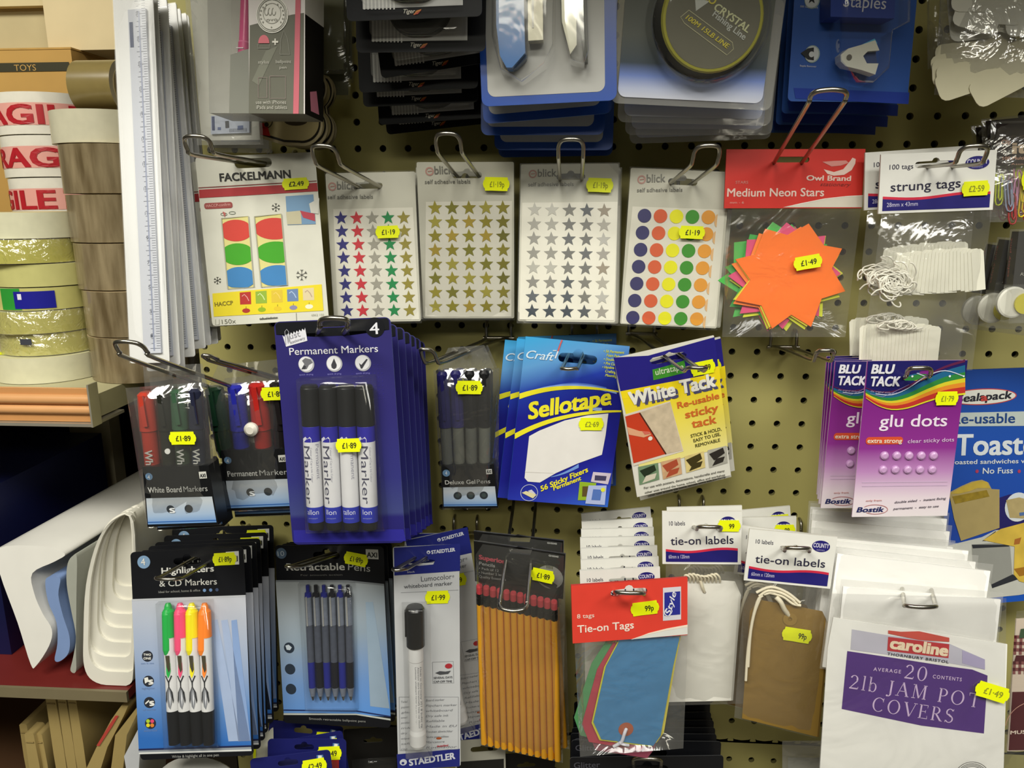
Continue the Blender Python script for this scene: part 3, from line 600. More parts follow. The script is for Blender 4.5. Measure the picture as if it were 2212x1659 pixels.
for i, (p, y) in enumerate((((663, 232), -.085), ((678, 236), -.068), ((684, 240), -.052))): clone(t, frame_at(c, c(650, 225), p, y), ('rounded dark-rimmed card just behind the yellow one with the red patch', 'rounded dark-rimmed card second deepest, right of the pen box', 'rounded dark-rimmed card deepest against the pegboard, right of the pen box')[i])

# ---- clear sleeves hanging between the pen box and the black pads
c = Card([(668, -120), (742, -122), (742, 150), (668, 150)], -.06)
t = thing('clear_sleeve', 'dark clear sleeve hanging beside the pen box', 'sleeve', c, 'clear sleeves above the pegboard corner'); m = MB()
m.slab([(c.x0, c.y0), (c.x1, c.y0), (c.x1, c.y1), (c.x0, c.y1)], -.0008, 0, mat('#6f7057', .35), '#8c8d72'); m.obj('insert_card', t)
m = MB(); m.pillow([(c.x0 - .002, c.y1), (c.x1 + .002, c.y1), (c.x1 + .002, c.y0 - .004), (c.x0 - .002, c.y0 - .004)], .002, .003, BAG, 6, 12, .001, 8); m.obj('bag', t)
for i, (p, y) in enumerate((((752, 205), -.04), ((760, 170), -.024))): clone(t, frame_at(c, (c.x1, c.y0), p, y), ('clear sleeve reaching lowest next to the pegboard holes', 'clear sleeve nearest the black pads, thin edge only')[i])

# ---- black stationery pads ("Tiger")
BK = '#17181a'
c = Card([(742, -190), (1042, -205), (1039, 34), (749, 47)], -.19)
t = thing('blister_card', 'black blister card, front of the stack, with most of its white window showing', 'blister pack', c, 'black blister cards with white windows'); k_ = c.k(); m = MB()
m.slab(rr(c.x0, c.y0, c.x1, c.y1, .004), -.0008, 0, mat(BK, .4, 0, .2, 60, .15), '#3a3b3c'); x0, y0 = c(784, 20); x1 = c(1000, 4)[0]
m.rect(x0, y0, x1, c.y1 - .02, .0003, mat('#b9b9b6', .4)); m.text('Tiger', c(872, 29), c(897, 29), 9 * k_, .0004, mat('#d8d4c6', .4), .01, .3)
m.poly(c.P([(893, 32), (900, 23), (911, 20), (905, 27), (896, 33)]), .0004, mat('#c77b22', .4)); m.poly(c.P([(893, 33), (902, 27), (911, 22), (903, 31)]), .0006, mat('#a8321e', .4))
for i in range(9): a, b = c(786 + i * 8, 21); m.rect(a, b, a + .0012, b + .022, .0005, mat('#d9d9d4', .3))
m.obj('backing_card', t)
m = MB(); m.dome(rr(c(822, 10)[0], c(822, 10)[1], c(965, 10)[0], c.y1 - .03, .02, 8), .0004, .010, mat('#3c3d3a', .25, 0, .2), .5); m.obj('dispenser', t)
m = MB(); m.dome(rr(x0 + .001, y0 + .001, x1 - .001, c.y1 - .021, .004), .0003, .0125, BLIS, .2); m.obj('blister', t)
for i, (p, y, r_) in enumerate((((769.5, 113.6), -.166, -1.2), ((824, 169.6), -.141, 6.5), ((776, 200), -.119, .6), ((785, 231), -.097, 1), ((819, 270), -.075, 2.5), ((836, 291), -.053, 5))):
    clone(t, frame_at(c, (c.x0, c.y0), p, y, r_), ('black blister card second from the front, showing a rounded dark dispenser edge', 'black blister card tilted up to the right, third in the stack', 'black blister card with a white strip and grey patch, fourth in the stack', 'black blister card showing only a thin dark strip, fifth in the stack', 'black blister card sixth in the stack with a slim grey strip', 'black blister card deepest and lowest of the stack, tilted to the right')[i])

# ---- stapler blister cards
BLU = '#1a4ca8'
c = Card([(1028, -235), (1334, -250), (1328, 213), (1037, 234)], -.150)
t = thing('stapler_pack', 'blister card with a blue stapler, front of the blue-bordered stack', 'stapler pack', c, 'blue-bordered stapler cards'); k_ = c.k(); m = MB()
m.slab(rr(c.x0, c.y0, c.x1, c.y1, .006), -.0008, 0, mat(BLU, .3, 0, .05, 20, .5), '#4a7fd6'); x0, y0 = c(1054, 210); x1 = c(1307, 195)[0]
m.poly(rr(x0, y0, x1, c.y1 - .03, .006), .0003, mat('#c3c3be', .4)); m.obj('backing_card', t)
m = MB(); sb = mat('#2e6fb4', .18, 0, .08, 20, .6)
body = c.P([(1072, -120), (1074, 60), (1082, 125), (1096, 150), (1108, 150), (1136, 118), (1134, 60), (1132, -120)], .012)
m.slab(body, .004, .019, sb); m.slab(c.P([(1108, 150), (1138, 118), (1136, 126), (1116, 146)], .012), .002, .012, mat('#1b3f66', .3)); m.obj('stapler', t)
m = MB(); m.slab(c.P([(1140, -120), (1142, 92), (1174, 90), (1172, -120)], .008), .003, .014, mat('#bdb9a6', .3, .3)); m.slab(c.P([(1148, -120), (1149, 60), (1153, 60), (1152, -120)], .015), .0141, .0146, mat('#ece9dd', .2)); m.obj('staple_rail', t)
m = MB(); m.dome(c.P([(1066, -200), (1066, 90), (1085, 160), (1130, 185), (1180, 150), (1200, 110), (1204, -200)][::-1], 0), .0004, .022, BLIS, .3); m.dome(c.P([(1206, -200), (1212, 60), (1232, 140), (1262, 148), (1272, 120), (1262, -200)][::-1], 0), .0004, .02, film(.10, .3, .1, .1, 12), .35); m.obj('blister', t)
m = MB(); m.slab(c.P([(1246, -200), (1250, 40), (1262, 140), (1270, 138), (1262, 30), (1258, -200)], .004), .003, .014, mat('#33352c', .25)); m.slab(c.P([(1208, -200), (1214, 50), (1232, 120), (1246, 100), (1240, -200)], .004), .002, .009, mat('#cfcdb9', .2, .2)); m.obj('staple_strip', t)
for i, (p, y, r_) in enumerate((((1045, 268), -.122, 2.2), ((1039, 292), -.095, -2.2), ((1068, 324), -.067, -2.4), ((1077, 340), -.040, -1.4))):
    clone(t, frame_at(c, (c.x0, c.y0), p, y, r_), ('blue stapler card tilted up to the right just behind the front one', 'blue stapler card third in its stack, tilted down to the right', 'dark blue stapler card fourth in its stack', 'darkest stapler card, lowest and deepest of its stack')[i])

# ---- fishing line
c = Card([(1332, -70), (1706, -52), (1664, 240), (1328, 222)], -.145)
t = thing('fishing_line_pack', 'clear-edged blister card with a black reel of fishing line, front of its stack', 'fishing line', c, 'fishing line cards'); k_ = c.k(); m = MB()
m.slab(rr(c.x0, c.y0, c.x1, c.y1, .006), -.0009, -.0002, film(.18, .3, .12, .2, 16)); m.obj('clear_edge', t)
m = MB(); a, b = c(1341, 214), c(1655, 230); gm = grad([(0, '#dfe2ee'), (.05, '#c9d2ee'), (.11, '#7f96d8'), (.17, '#4b555e'), (.3, '#666a64'), (1, '#6f726a')], c.y0 + .004, c.y0 + .16)
m.slab(rr(c.x0 + .005, c.y0 + .005, c.x1 - .008, c.y1 - .004, .006), -.0001, .0004, gm, '#2a2f33'); m.obj('backing_card', t)
q = c(1541, 38, .02); m = MB(); R = 110 * k_
m.rod((*q, .001), (*q, .019), [(0, R * 1.06, mat('#1a1b15', .3)), (.15, R * 1.06, mat('#15160f', .3)), (.3, R * .9, mat('#3b3d24', .3)), (.75, R * .92, mat('#8a8636', .35)), (.9, R * .98, mat('#a9a53c', .3)), (1, R * .95, mat('#a9a53c', .3))], 48); m.obj('reel', t)
m = MB(); z = .0192; m.disc(q, R * .9, z, mat('#6e6c5c', .35), 48); e = lambda x, y: c(x, y, z); yt_ = mat('#d7c94a', .4)
m.text('CRYSTAL', e(1541, 20), e(1614, 71), 15 * k_, z + .0003, mat('#d4d6a8', .4), .02, .1); m.text('Fishing Line', e(1538, 34), e(1606, 87), 13 * k_, z + .0003, mat('#c3c6bd', .4), .015); m.text('PRO', e(1510, -12), e(1540, 12), 15 * k_, z + .0003, yt_, .02, .1)
m.stroke([e(*p) for p in ((1488, 22), (1470, 37), (1478, 50), (1570, 119), (1584, 106), (1582, 92), (1488, 22))], .0006, z + .0003, mat('#b3b08c', .4)); m.text('100M 15LB LINE', e(1480, 40), e(1571, 106), 10 * k_, z + .0004, yt_, .015, .2)
m.poly([e(*p) for p in ((1501, -5), (1533, 3), (1503, 24))], z + .0003, mat('#c9ccc4', .3)); m.obj('reel_label', t)
m = MB(); m.dome(circ(q, R * 1.2, 36), .0006, .0225, film(.02, .15, .08, .1, 10), .35); m.obj('blister', t)
for i, (p, y, r_) in enumerate((((1664, 272), -.115, 1.2), ((1667, 292), -.086, 2.5), ((1665, 300), -.058, 4.5))):
    clone(t, frame_at(c, (c.x1, c.y0), p, y, r_), ('fishing line card just behind the front one, clear edge and blue stripe showing', 'fishing line card third in its stack', 'fishing line card deepest in its stack, only its clear edge showing')[i])

# ---- staples and staple remover cards
c = Card([(1716, -200), (1997, -205), (1962, 226), (1714, 214)], -.105)
t = thing('staple_remover_pack', 'blue blister card with a white staple remover, front of its stack', 'staple pack', c, 'blue staple remover cards'); k_ = c.k(); m = MB()
m.slab(rr(c.x0, c.y0, c.x1, c.y1, .004), -.0008, 0, mat('#3058a6', .35, 0, .05, 20, .5), '#1d3a86'); m.poly(c.P([(1714, 190), (1964, 200), (1962, 225), (1718, 213)]), .0003, mat('#273f9b', .3))
wc = mat('#cfd3d6', .4)
for y, kind in ((0, 0), (117, 1)):
    m.disc(c(1754, y), 17 * k_, .0005, mat('#9fb3b0', .4), 22, 18 * k_); m.disc(c(1753, y), 15 * k_, .0007, wc, 22, 16 * k_)
    if kind: m.poly(c.P([(1729, 115), (1744, 105), (1757, 103), (1757, 131), (1744, 129)]), .0009, '#27292c'); m.disc(c(1752, 118), 6 * k_, .0011, wc)
    else: m.poly(star(c(1753, -2), 11 * k_), .0009, '#27292c')
m.text('Staple Remover', c(1727, 144), c(1763, 146), 4 * k_, .0005, wc); m.text('500 Staples 26/6', c(1728, 16), c(1766, 19), 4 * k_, .0005, wc); m.obj('backing_card', t)
m = MB(); b0 = c.P([(1796, -120), (1938, -120), (1932, 40), (1794, 36)], .02); m.slab(b0, .001, .02, mat('#33499c', .35), '#2a3f90')
m.text('Staples', c(1821, 14, .0205), c(1913, 20, .0205), 25 * k_, .0205, mat('#d3d6e4', .4)); m.obj('staple_box', t)
m = MB(); wm = mat('#dcdccf', .25, 0, .05)
m.slab(c.P([(1813, 120), (1830, 106), (1858, 98), (1888, 88), (1897, 110), (1872, 112), (1862, 122), (1870, 138), (1895, 138), (1888, 162), (1858, 152), (1824, 144), (1814, 134)], .012), .004, .014, wm); m.disc(c(1834, 124, .014), 6 * k_, .0145, STEEL)
m.slab(c.P([(1862, 96), (1888, 84), (1894, 94), (1872, 102)], .012), .004, .013, mat('#5fb3d6', .3)); m.slab(c.P([(1864, 112), (1893, 110), (1896, 136), (1870, 136)], .01), .003, .009, mat('#4c5c8c', .3, .3)); m.obj('staple_remover', t)
m = MB(); m.dome(c.P([(1790, -130), (1790, 60), (1794, 140), (1830, 185), (1860, 190), (1895, 160), (1902, 80), (1940, 60), (1944, -130)][::-1], 0), .0004, .022, BLIS, .2); m.obj('blister', t)
for i, (p, y) in enumerate((((1936, 247), -.078), ((1914, 271), -.052), ((1888, 288), -.026))):
    clone(t, frame_at(c, (c.x1, c.y0), p, y), ('dark navy staple card just behind the blue front card', 'dark navy staple card third in its stack', 'dark navy staple card deepest, just above the neon star header')[i])

# ---- big bag of white tags at the top right
def tag_outline(w, h, ch): return [(-w / 2, -h / 2), (w / 2, -h / 2), (w / 2, h / 2 - ch), (w / 2 - ch, h / 2), (-w / 2 + ch, h / 2), (-w / 2, h / 2 - ch)]
def crumple_bag(m, c, pts, depth, mm, seed, nx=12, ny=14): m.pillow(c.P(pts), .004, depth, mm, nx, ny, .004, seed)
c = Card([(2040, -150), (2330, -155), (2310, 215), (2018, 205)], -.11)
t = thing('tag_bag', 'clear bag of loose white tags in the upper right corner', 'bag of tags', c); rn = random.Random(4)
pa = mat('#e6e5da', .5)
for i in range(26):
    m = MB(); cx = rn.uniform(2085, 2215); cy = 30 + i * 4.2 + rn.uniform(-6, 6); lay = i // 13; cy = (rn.uniform(-40, 35) if not lay else 110 + (i - 13) * 6.5); a = rn.uniform(-.3, .25); w, h, z = .034, .045, .0015 + (i % 13) * .0009
    if lay: cx = 2100 + rn.uniform(-25, 120); a = -1.2 + rn.uniform(-.3, .3); z = (i - 13) * .0009; w, h = .022, .05
    p = c(cx, cy); o = [(p[0] + x * math.cos(a) - y * math.sin(a), p[1] + x * math.sin(a) + y * math.cos(a)) for x, y in rr(-w / 2, -h / 2, w / 2, h / 2, .006, 3)]
    m.slab(o, z, z + .0006, pa if not lay else mat('#b9b394', .5)); m.obj('paper_tag', t)
m = MB(); crumple_bag(m, c, [(2040, -150), (2330, -155), (2310, 215), (2018, 205)], .016, film(.10, .35, .12, .7, 30), 11); m.obj('bag', t)
m = MB(); crumple_bag(m, c, [(2000, -150), (2035, -150), (2030, 140), (2004, 150)], .008, BAG, 4, 5, 10); m.obj('bag_fold', t)

# ================================================================== second row
# ---- freezer labels
c = Card([(421, 338), (678, 330), (712, 688), (459, 706)], -.106)
t = thing('label_pack', 'white freezer label pack with red, green and blue ovals', 'label pack', c, 'freezer label packs'); k_ = c.k(); m = MB()
cw = mat('#d3d2c4', .4); m.slab(rr(c.x0, c.y0, c.x1, c.y1, .003), -.0009, 0, cw, '#b9b8aa', [euro(c(547, 352), 78 * k_, 20 * k_, False)])
Lw = lambda pts, z, h: m.poly(c.P(pts), z, mat(h, .45))
m.text('FACKELMANN', c(476, 392), c(628, 384), 17 * k_, .0004, mat('#14140f', .5), .022)
Lw([(429, 405), (684, 390), (684, 392), (429, 407)], .0004, '#7d3b34'); Lw([(430, 410), (685, 395), (687, 413), (431, 428)], .0004, '#a8272c')
m.poly(rr(c(442, 450)[0], c(442, 452)[1], c(502, 438)[0], c(502, 436)[1], .002), .0004, mat('#96423e', .5)); m.text('HACCP-confirm', c(446, 448), c(498, 444), 6 * k_, .0006, mat('#d9a79f', .5))
for cx, cy in ((484, 463), (502, 460)):
    m.stroke([c(cx + 7 * math.cos(a), cy + 3 * math.sin(a)) for a in [x * .5 for x in range(13)]], .0004, .0004, mat('#54614f', .5))
Lw([(481, 459), (486, 470), (488, 460), (482, 457)], .0005, '#b06058')
def flake(x, y, r):
    for k in range(3):
        a = math.radians(60 * k + 30); m.stroke([c(x - r * math.cos(a), y - r * math.sin(a)), c(x + r * math.cos(a), y + r * math.sin(a))], .0004, .0005, mat('#3c3d38', .5))
        for sg in (-1, 1):
            for d in (-.5, .5): m.stroke([c(x + sg * r * .65 * math.cos(a), y + sg * r * .65 * math.sin(a)), c(x + sg * r * math.cos(a + d * .5), y + sg * r * math.sin(a + d * .5))], .0004, .0005, mat('#3c3d38', .5))
flake(596, 448, 9); flake(470, 606, 8); flake(652, 594, 12)
Lw([(617, 424), (677, 420), (682, 484), (621, 486)], .0004, '#6f93b4'); Lw([(618, 458), (650, 455), (652, 484), (621, 485)], .0005, '#bfb99a'); Lw([(648, 455), (680, 462), (681, 478), (655, 470)], .0006, '#b13b4a'); Lw([(668, 440), (690, 428), (688, 462), (672, 460)], .0007, '#d5d4c9')
for x0, y0, x1, y1, dx in ((479, 472, 537, 471, 12), (550, 468, 608, 466, 13)):
    q = [(x0, y0), (x1, y1 - 4), (x1 + dx, y0 + 148), (x0 + dx + 2, y0 + 152)]
    L = c.P(q); cyl = mat('#d8cf86', .45); m.poly(L, .0004, cyl)
    for j, h in enumerate(('#cc3f33', '#3f9f1e', '#3d7fb8')):
        cx, cy = (x0 + x1) / 2 + dx * (.17 + .33 * j) + (0 if x0 < 500 else 12), y0 + 26 + 51 * j; P = []
        for a in range(0, 360, 12):
            px, py = cx + (36 if x0 < 500 else 44) * math.cos(math.radians(a)), cy + 23.5 * math.sin(math.radians(a))
            f = (py - y0) / 150; P.append((min(max(px, x0 + dx * f + .3), x1 + dx * f - .3), min(py, y0 + 149)))
        m.poly(c.P(P), .0006 + .0001 * j, mat(h, .45))
    m.stroke(c.P(q + [q[0]]), .0009, .001, mat('#a9a892', .45))
Lw([(459, 634), (695, 614), (699, 671), (462, 684)], .0004, '#e3d02a'); m.text('HACCP', c(465, 662), c(504, 658), 9 * k_, .0006, mat('#7f7420', .5), .02)
for i, h in enumerate(('#b3332b', '#8fae3a', '#d9bd3a', '#6a83ab', '#d8c9a0')):
    x = 518 + 34 * i; y = 632 - 2.2 * i; Lw([(x, y), (x + 24, y - 2), (x + 25, y + 25), (x + 1, y + 26)], .0005, h); m.disc(c(x + 14, y + 39), 8.5 * k_, .0005, mat(('#a8342a', '#8fae1e', '#dcbf2a', '#8a86a8', '#ece6c8')[i], .5), 18, 5 * k_)
    m.stroke(c.P([(x + 14, y + 30), (x + 14, y + 34)]), .0004, .0006, '#6d5f22'); m.stroke(c.P([(x + 5, y + 8), (x + 10, y + 4), (x + 16, y + 10), (x + 20, y + 18)]), .0008, .0006, mat(('#d99', '#cde0a0', '#eacb66', '#aec3dd', '#b49a82')[i] if i else '#d99a90', .5))
m.text('150x', c(480, 700), c(510, 698), 10 * k_, .0004, mat('#6d6c5e', .5)); m.text('tiefkuehletiketten', c(561, 691), c(600, 688), 5 * k_, .0004, mat('#55554c', .5), .02); m.stroke(c.P([(640, 676), (641, 694)]), .0004, .0004, '#6d6c5e'); m.text('6862 150', c(673, 683), c(700, 682), 5 * k_, .0004, mat('#aaa998', .5)); m.stroke(c.P([(466, 690), (466, 702), (474, 701), (474, 690)]), .0005, .0004, '#9a998a')
m.obj('printed_card', t); sticker(t, c, (609, 399), (668, 395), 24, '£2.49', .0012)
frz = t
c2 = frame_at(c, (c.x0, c.y1), (411, 350), -.092, .5); clone(frz, c2, 'freezer label pack hidden behind the front one, its pale left edge showing')

# ---- packets of small stickers
def sheet_pack(name, label, q, y, brand_at, body, seed, grp, sh):
    c = Card(q, y); t = thing(name, label, 'sticker packet', c, grp); k_ = c.k(); m = MB()
    hl = euro(brand_at['slot'](c), 62 * k_, 13 * k_)
    m.slab(rr(c.x0, c.y0, c.x1, c.y1, .0015), -.0008, 0, mat('#c4c2b2', .45), '#b9b7a6', [hl])
    m.poly(c.P(sh), .0003, mat('#dad7c8', .45)); a, b = brand_at['logo']; ash = mat('#7a7970', .5)
    m.ring(c(a, b), 6 * k_, 9 * k_, .0004, mat('#b98d82', .5), 18); m.stroke(c.P([(a - 4, b), (a + 5, b - 1)]), 2 * k_, .0005, mat('#b98d82', .5))
    m.text('blick', c(a + 11, b + 6), c(a + 51, b + 5), 17 * k_, .0004, ash, .012); m.text('self adhesive labels', c(a - 10, b + 27), c(a + 88, b + 26), 9 * k_, .0004, ash, .006)
    body(c, m, k_); m.obj('sticker_sheet', t)
    m = MB(); m.pillow([(c.x0 - .001, c.y1 + .001), (c.x1 + .001, c.y1 + .001), (c.x1 + .001, c.y0 - .002), (c.x0 - .001, c.y0 - .002)], .0015, .0022, film(.012, .02, .25, .06, 10), 8, 12, .0003, seed); m.obj('bag', t)
    return c, t
def stars(org, dx, dy, cols, r, jit=0):
    def f(c, m, k_):
        rn = random.Random(5)
        for i in range(5):
            for j in range(8):
                h = cols[i] if isinstance(cols[i], str) else cols[i][j % len(cols[i])]
                m.poly(star(c(org[0] + dx[0] * i + dy[0] * j, org[1] + dx[1] * i + dy[1] * j), r * k_, 5, .43, 92), .0007, mat(h, .5))
    return f
g = 'star and dot sticker packets'
c, t = sheet_pack('sticker_packet', 'sticker packet with navy, red, silver, green and gold stars', [(703, 374), (896, 371), (909, 693), (722, 697)], -.078, dict(slot=lambda c: c(795, 401), logo=(718, 403)), stars((737, 471), (33.8, -.2), (1.9, 28.6), ['#2b2a6e', '#c0303a', '#9a978a', '#178246', '#8f8434'], 15), 21, g, [(720, 452), (892, 448), (906, 690), (730, 692)])
sticker(t, c, (811, 502), (864, 500), 26, '£1·19', .004); clone(t, frame_at(c, (c.x0, c.y0), (735, 693), -.062, .3), 'sticker packet just visible behind the multicoloured stars')
au = ['#9c9238', '#a39a44', '#8f8530', '#a8923a', '#90882f', '#7d7a30']
c, t = sheet_pack('sticker_packet', 'sticker packet with five columns of gold stars', [(901, 351), (1113, 349), (1108, 688), (913, 687)], -.072, dict(slot=lambda c: c(1009, 378), logo=(928, 370)), stars((940, 449), (36.6, -.1), (.2, 30.4), [au, au[::-1], au[2:] + au[:2], au[1:] + au[:1], ['#8a8233', '#7d762e', '#6f6b2c']], 16), 22, g, [(920, 436), (1106, 434), (1105, 684), (918, 684)])
sticker(t, c, (1043, 397), (1101, 398), 28, '£1·19p', .004, faint=True); clone(t, frame_at(c, (c.x0, c.y0), (911, 690), -.056, -.3), 'sticker packet just visible behind the gold stars')
ag = ['#b5b3a8', '#9d9b90', '#8d8b82', '#88867c', '#a9a79c', '#807e76', '#4e545a', '#2c3640']; ag2 = ['#6f6e66', '#5d5d58', '#4b4e50', '#5a5a55', '#6a6962', '#44494e', '#3e464e', '#2a3440']
c, t = sheet_pack('sticker_packet', 'sticker packet with five columns of silver stars', [(1128, 355), (1337, 354), (1328, 696), (1116, 694)], -.072, dict(slot=lambda c: c(1233, 382), logo=(1151, 376)), stars((1155, 453), (37.6, .6), (-.8, 31.3), [ag, ['#aaa89c'] + ag2[1:] if False else ag, ag2, ag2[::-1][2:] + ['#6c6b63'], ['#8a7f6c', '#a09c90', '#aaa8a0', '#938f86']], 16), 23, g, [(1128, 438), (1334, 436), (1326, 692), (1122, 690)])
sticker(t, c, (1266, 399), (1325, 401), 30, '£1·19p', .004, faint=True); clone(t, frame_at(c, (c.x1, c.y0), (1336, 699), -.056, .4), 'sticker packet just visible behind the silver stars')
def dots(c, m, k_):
    for i in range(5):
        for j in range(7):
            p = c(1392 + 34.5 * i - 4.2 * j - .3 * i * 0, 466 + .8 * i + 36.6 * j); m.disc(p, 14.6 * k_, .0007, mat(('#3c3a66', '#d2603a', '#e3e01e', '#3f8f2c', '#dc9838')[i], .45), 22)
            if i == 4: m.poly([(c(1392 + 34.5 * 5 - 14 - 4.2 * j, 470 + 36.6 * j)[0] + k_ * (7 * math.cos(a) if math.cos(a) < 0.2 else 1), c(1392, 470 + 36.6 * j)[1] + 14 * k_ * math.sin(a)) for a in [math.radians(100 + 16 * q) for q in range(11)]], .0007, mat('#d9b07c', .45))
c, t = sheet_pack('sticker_packet', 'sticker packet with rows of coloured dots', [(1363, 362), (1579, 372), (1548, 709), (1339, 700)], -.075, dict(slot=lambda c: c(1475, 393), logo=(1386, 388)), dots, 24, g, [(1366, 446), (1566, 453), (1545, 706), (1342, 698)])
sticker(t, c, (1466, 501), (1523, 503), 27, '£1·19', .004); clone(t, frame_at(c, (c.x1, c.y0), (1556, 708), -.058, -.3), 'sticker packet just visible behind the coloured dots')

# ---- neon stars
RED = '#cf3229'
def neon_pack():
    c = Card([(1561, 322), (1867, 323), (1861, 449), (1571, 451)], -.076, .3); t = thing('neon_star_pack', 'red-headed packet of orange neon star cards', 'star pack', c); k_ = c.k(); m = MB()
    m.slab([(c.x0, c.y0), (c.x1, c.y0), (c.x1, c.y1), (c.x0, c.y1)], -.001, .0012, mat(RED, .4), '#a82a22', [euro(c(1709, 345), 76 * k_, 12 * k_, False)])
    pl = mat('#e6c9bd', .45)
    m.text('Medium Neon Stars', c(1570, 425), c(1778, 424), 18 * k_, .0015, pl, .012); m.text('STARS', c(1588, 397), c(1615, 397), 6 * k_, .0015, mat('#c98a80', .5)); m.text('mm - 6', c(1576, 440), c(1606, 440), 5 * k_, .0015, mat('#d99f94', .5))
    m.text('Owl Brand', c(1741, 390), c(1836, 391), 11 * k_, .0015, pl, .02); m.text('stationery', c(1770, 402), c(1836, 403), 8 * k_, .0015, mat('#7d2620', .5), 0, .3)
    m.poly(c.P([(1778, 366), (1800, 372), (1820, 366), (1836, 347), (1840, 341), (1847, 344), (1846, 354), (1838, 368), (1822, 378), (1800, 380), (1786, 376)]), .0015, pl); m.poly(c.P([(1775, 350), (1800, 348), (1826, 347), (1832, 352), (1815, 358), (1795, 360)]), .0015, mat('#d98f86', .5))
    m.poly(c.P([(1690, 448), (1730, 440), (1780, 430), (1830, 425), (1863, 424), (1861, 448)]), .0015, mat('#d9d2c2', .45)); m.poly(c.P([(1690, 448), (1730, 439), (1780, 429), (1830, 423.5), (1863, 422), (1863, 424), (1830, 425), (1780, 430.5), (1730, 441)]), .0017, mat('#efe9df', .45)); m.obj('header_card', t)
    tips = [(1653, 494), (1747, 483), (1819, 537), (1826, 629), (1752, 706), (1668, 710), (1589, 649), (1589, 560)]; inn = [(1703, 508), (1780, 530), (1797, 580), (1775, 645), (1709, 680), (1645, 660), (1621, 605), (1630, 550)]
    P = c.P([q for a, b in zip(tips, inn) for q in (a, b)]); cx, cy = c(1705, 597); rn = random.Random(3)
    cols = ['#ff7a1c', '#e9e23a', '#ff8432', '#d9e23a', '#e0507e', '#3fae4a', '#d9e23a', '#e0507e', '#4fbf52']
    for i, h in enumerate(cols):
        m = MB(); a = 0 if i == 0 else (.02 * i * (-1) ** i + (.22 if i > 3 else 0)); s_ = 1 if i == 0 else .965 + .004 * i; dx, dy = (0, 0) if i == 0 else (-.0012 - .0006 * i * (i % 3), -.0009 * (i % 4))
        o = [(cx + dx + ((x - cx) * math.cos(a) - (y - cy) * math.sin(a)) * s_, cy + dy + ((x - cx) * math.sin(a) + (y - cy) * math.cos(a)) * s_) for x, y in P]
        m.slab(o, -.0012 * i - .0008, -.0012 * i, mat(h, .5, 0, .02)); m.obj('star_card', t)
    m = MB(); m.pillow(c.P([(1572, 449), (1860, 448), (1826, 728), (1560, 728)]), .013, .002, film(.03, .1, .14, .35, 22), 12, 14, .0012, 6); m.obj('bag', t)
    sticker(t, c, (1714, 572), (1776, 561), 29, '£1·49', .005)
neon_pack()

# ---- strung tags
def header_art(m, x0, x1, y0, y1, title, size, z, k_, big=True, cap=.16):
    """white header: small count text, oval badge, title, red wave over a navy band"""
    w, h = x1 - x0, y1 - y0; Q = lambda u, v: (x0 + w * u, y1 - h * v); nv = mat('#211c6e', .45); bl = mat('#28263e', .5)
    m.text('10 labels' if 'labels' in title else '100 tags', Q(.05, .26 if big else .5), Q(.27, .255 if big else .49), h * .085, z, bl)
    m.poly([Q(.86 + .12 * math.cos(a) * .92, .2 + .11 * math.sin(a)) for a in [math.pi * 2 * i / 26 for i in range(26)]][::-1], z, nv); m.text('COUNTY', Q(.765, .225), Q(.955, .222), h * .085, z + .0002, mat('#cfcde0', .5), .02); m.text('stationery', Q(.81, .285), Q(.91, .284), h * .04, z + .0002, mat('#9c98c4', .5))
    m.text(title, Q(.07, .63), Q(.94 if 'labels' in title else .72, .60), h * cap, z, bl, .004)
    wave = lambda o: [Q(.0 + u, .72 + o + .028 * math.sin(u * 6.3 - .4) - .02 * u) for u in [i / 14 for i in range(15)]]
    a, b = wave(0), wave(.045)
    m.poly([(p[0], p[1]) for p in a[::-1]] + b, z, mat('#cf2b45', .45)); m.poly(b[::-1] + [Q(0, .955), Q(1, .955)], z, nv); m.text(size, Q(.04, .89), Q(.33, .885), h * .075, z + .0002, mat('#c9c5e0', .5))
def headed_bag(name, label, q, y, title, size, slot, bagpts, inner, grp, seed, depth=.01, art=None):
    c = Card(q, y, .6); t = thing(name, label, 'tag packet', c, grp); k_ = c.k(); m = MB()
    m.slab([(c.x0, c.y0), (c.x1, c.y0), (c.x1, c.y1), (c.x0, c.y1)], -.0012, .0012, mat('#e2e1da', .4), '#cfcec6', [euro(c(*slot), c.w * .36, c.w * .055, True)])
    header_art(m, c.x0 + .003, c.x1 - .003, c.y0, c.y1, title, size, .0015, k_); m.obj('header_card', t)
    inner(c, t, k_)
    m = MB(); m.pillow(c.P(bagpts), depth * .5, depth, film(.035, .12, .12, .4, 24), 10, 16, .0011, seed); m.obj('bag', t)
    return c, t
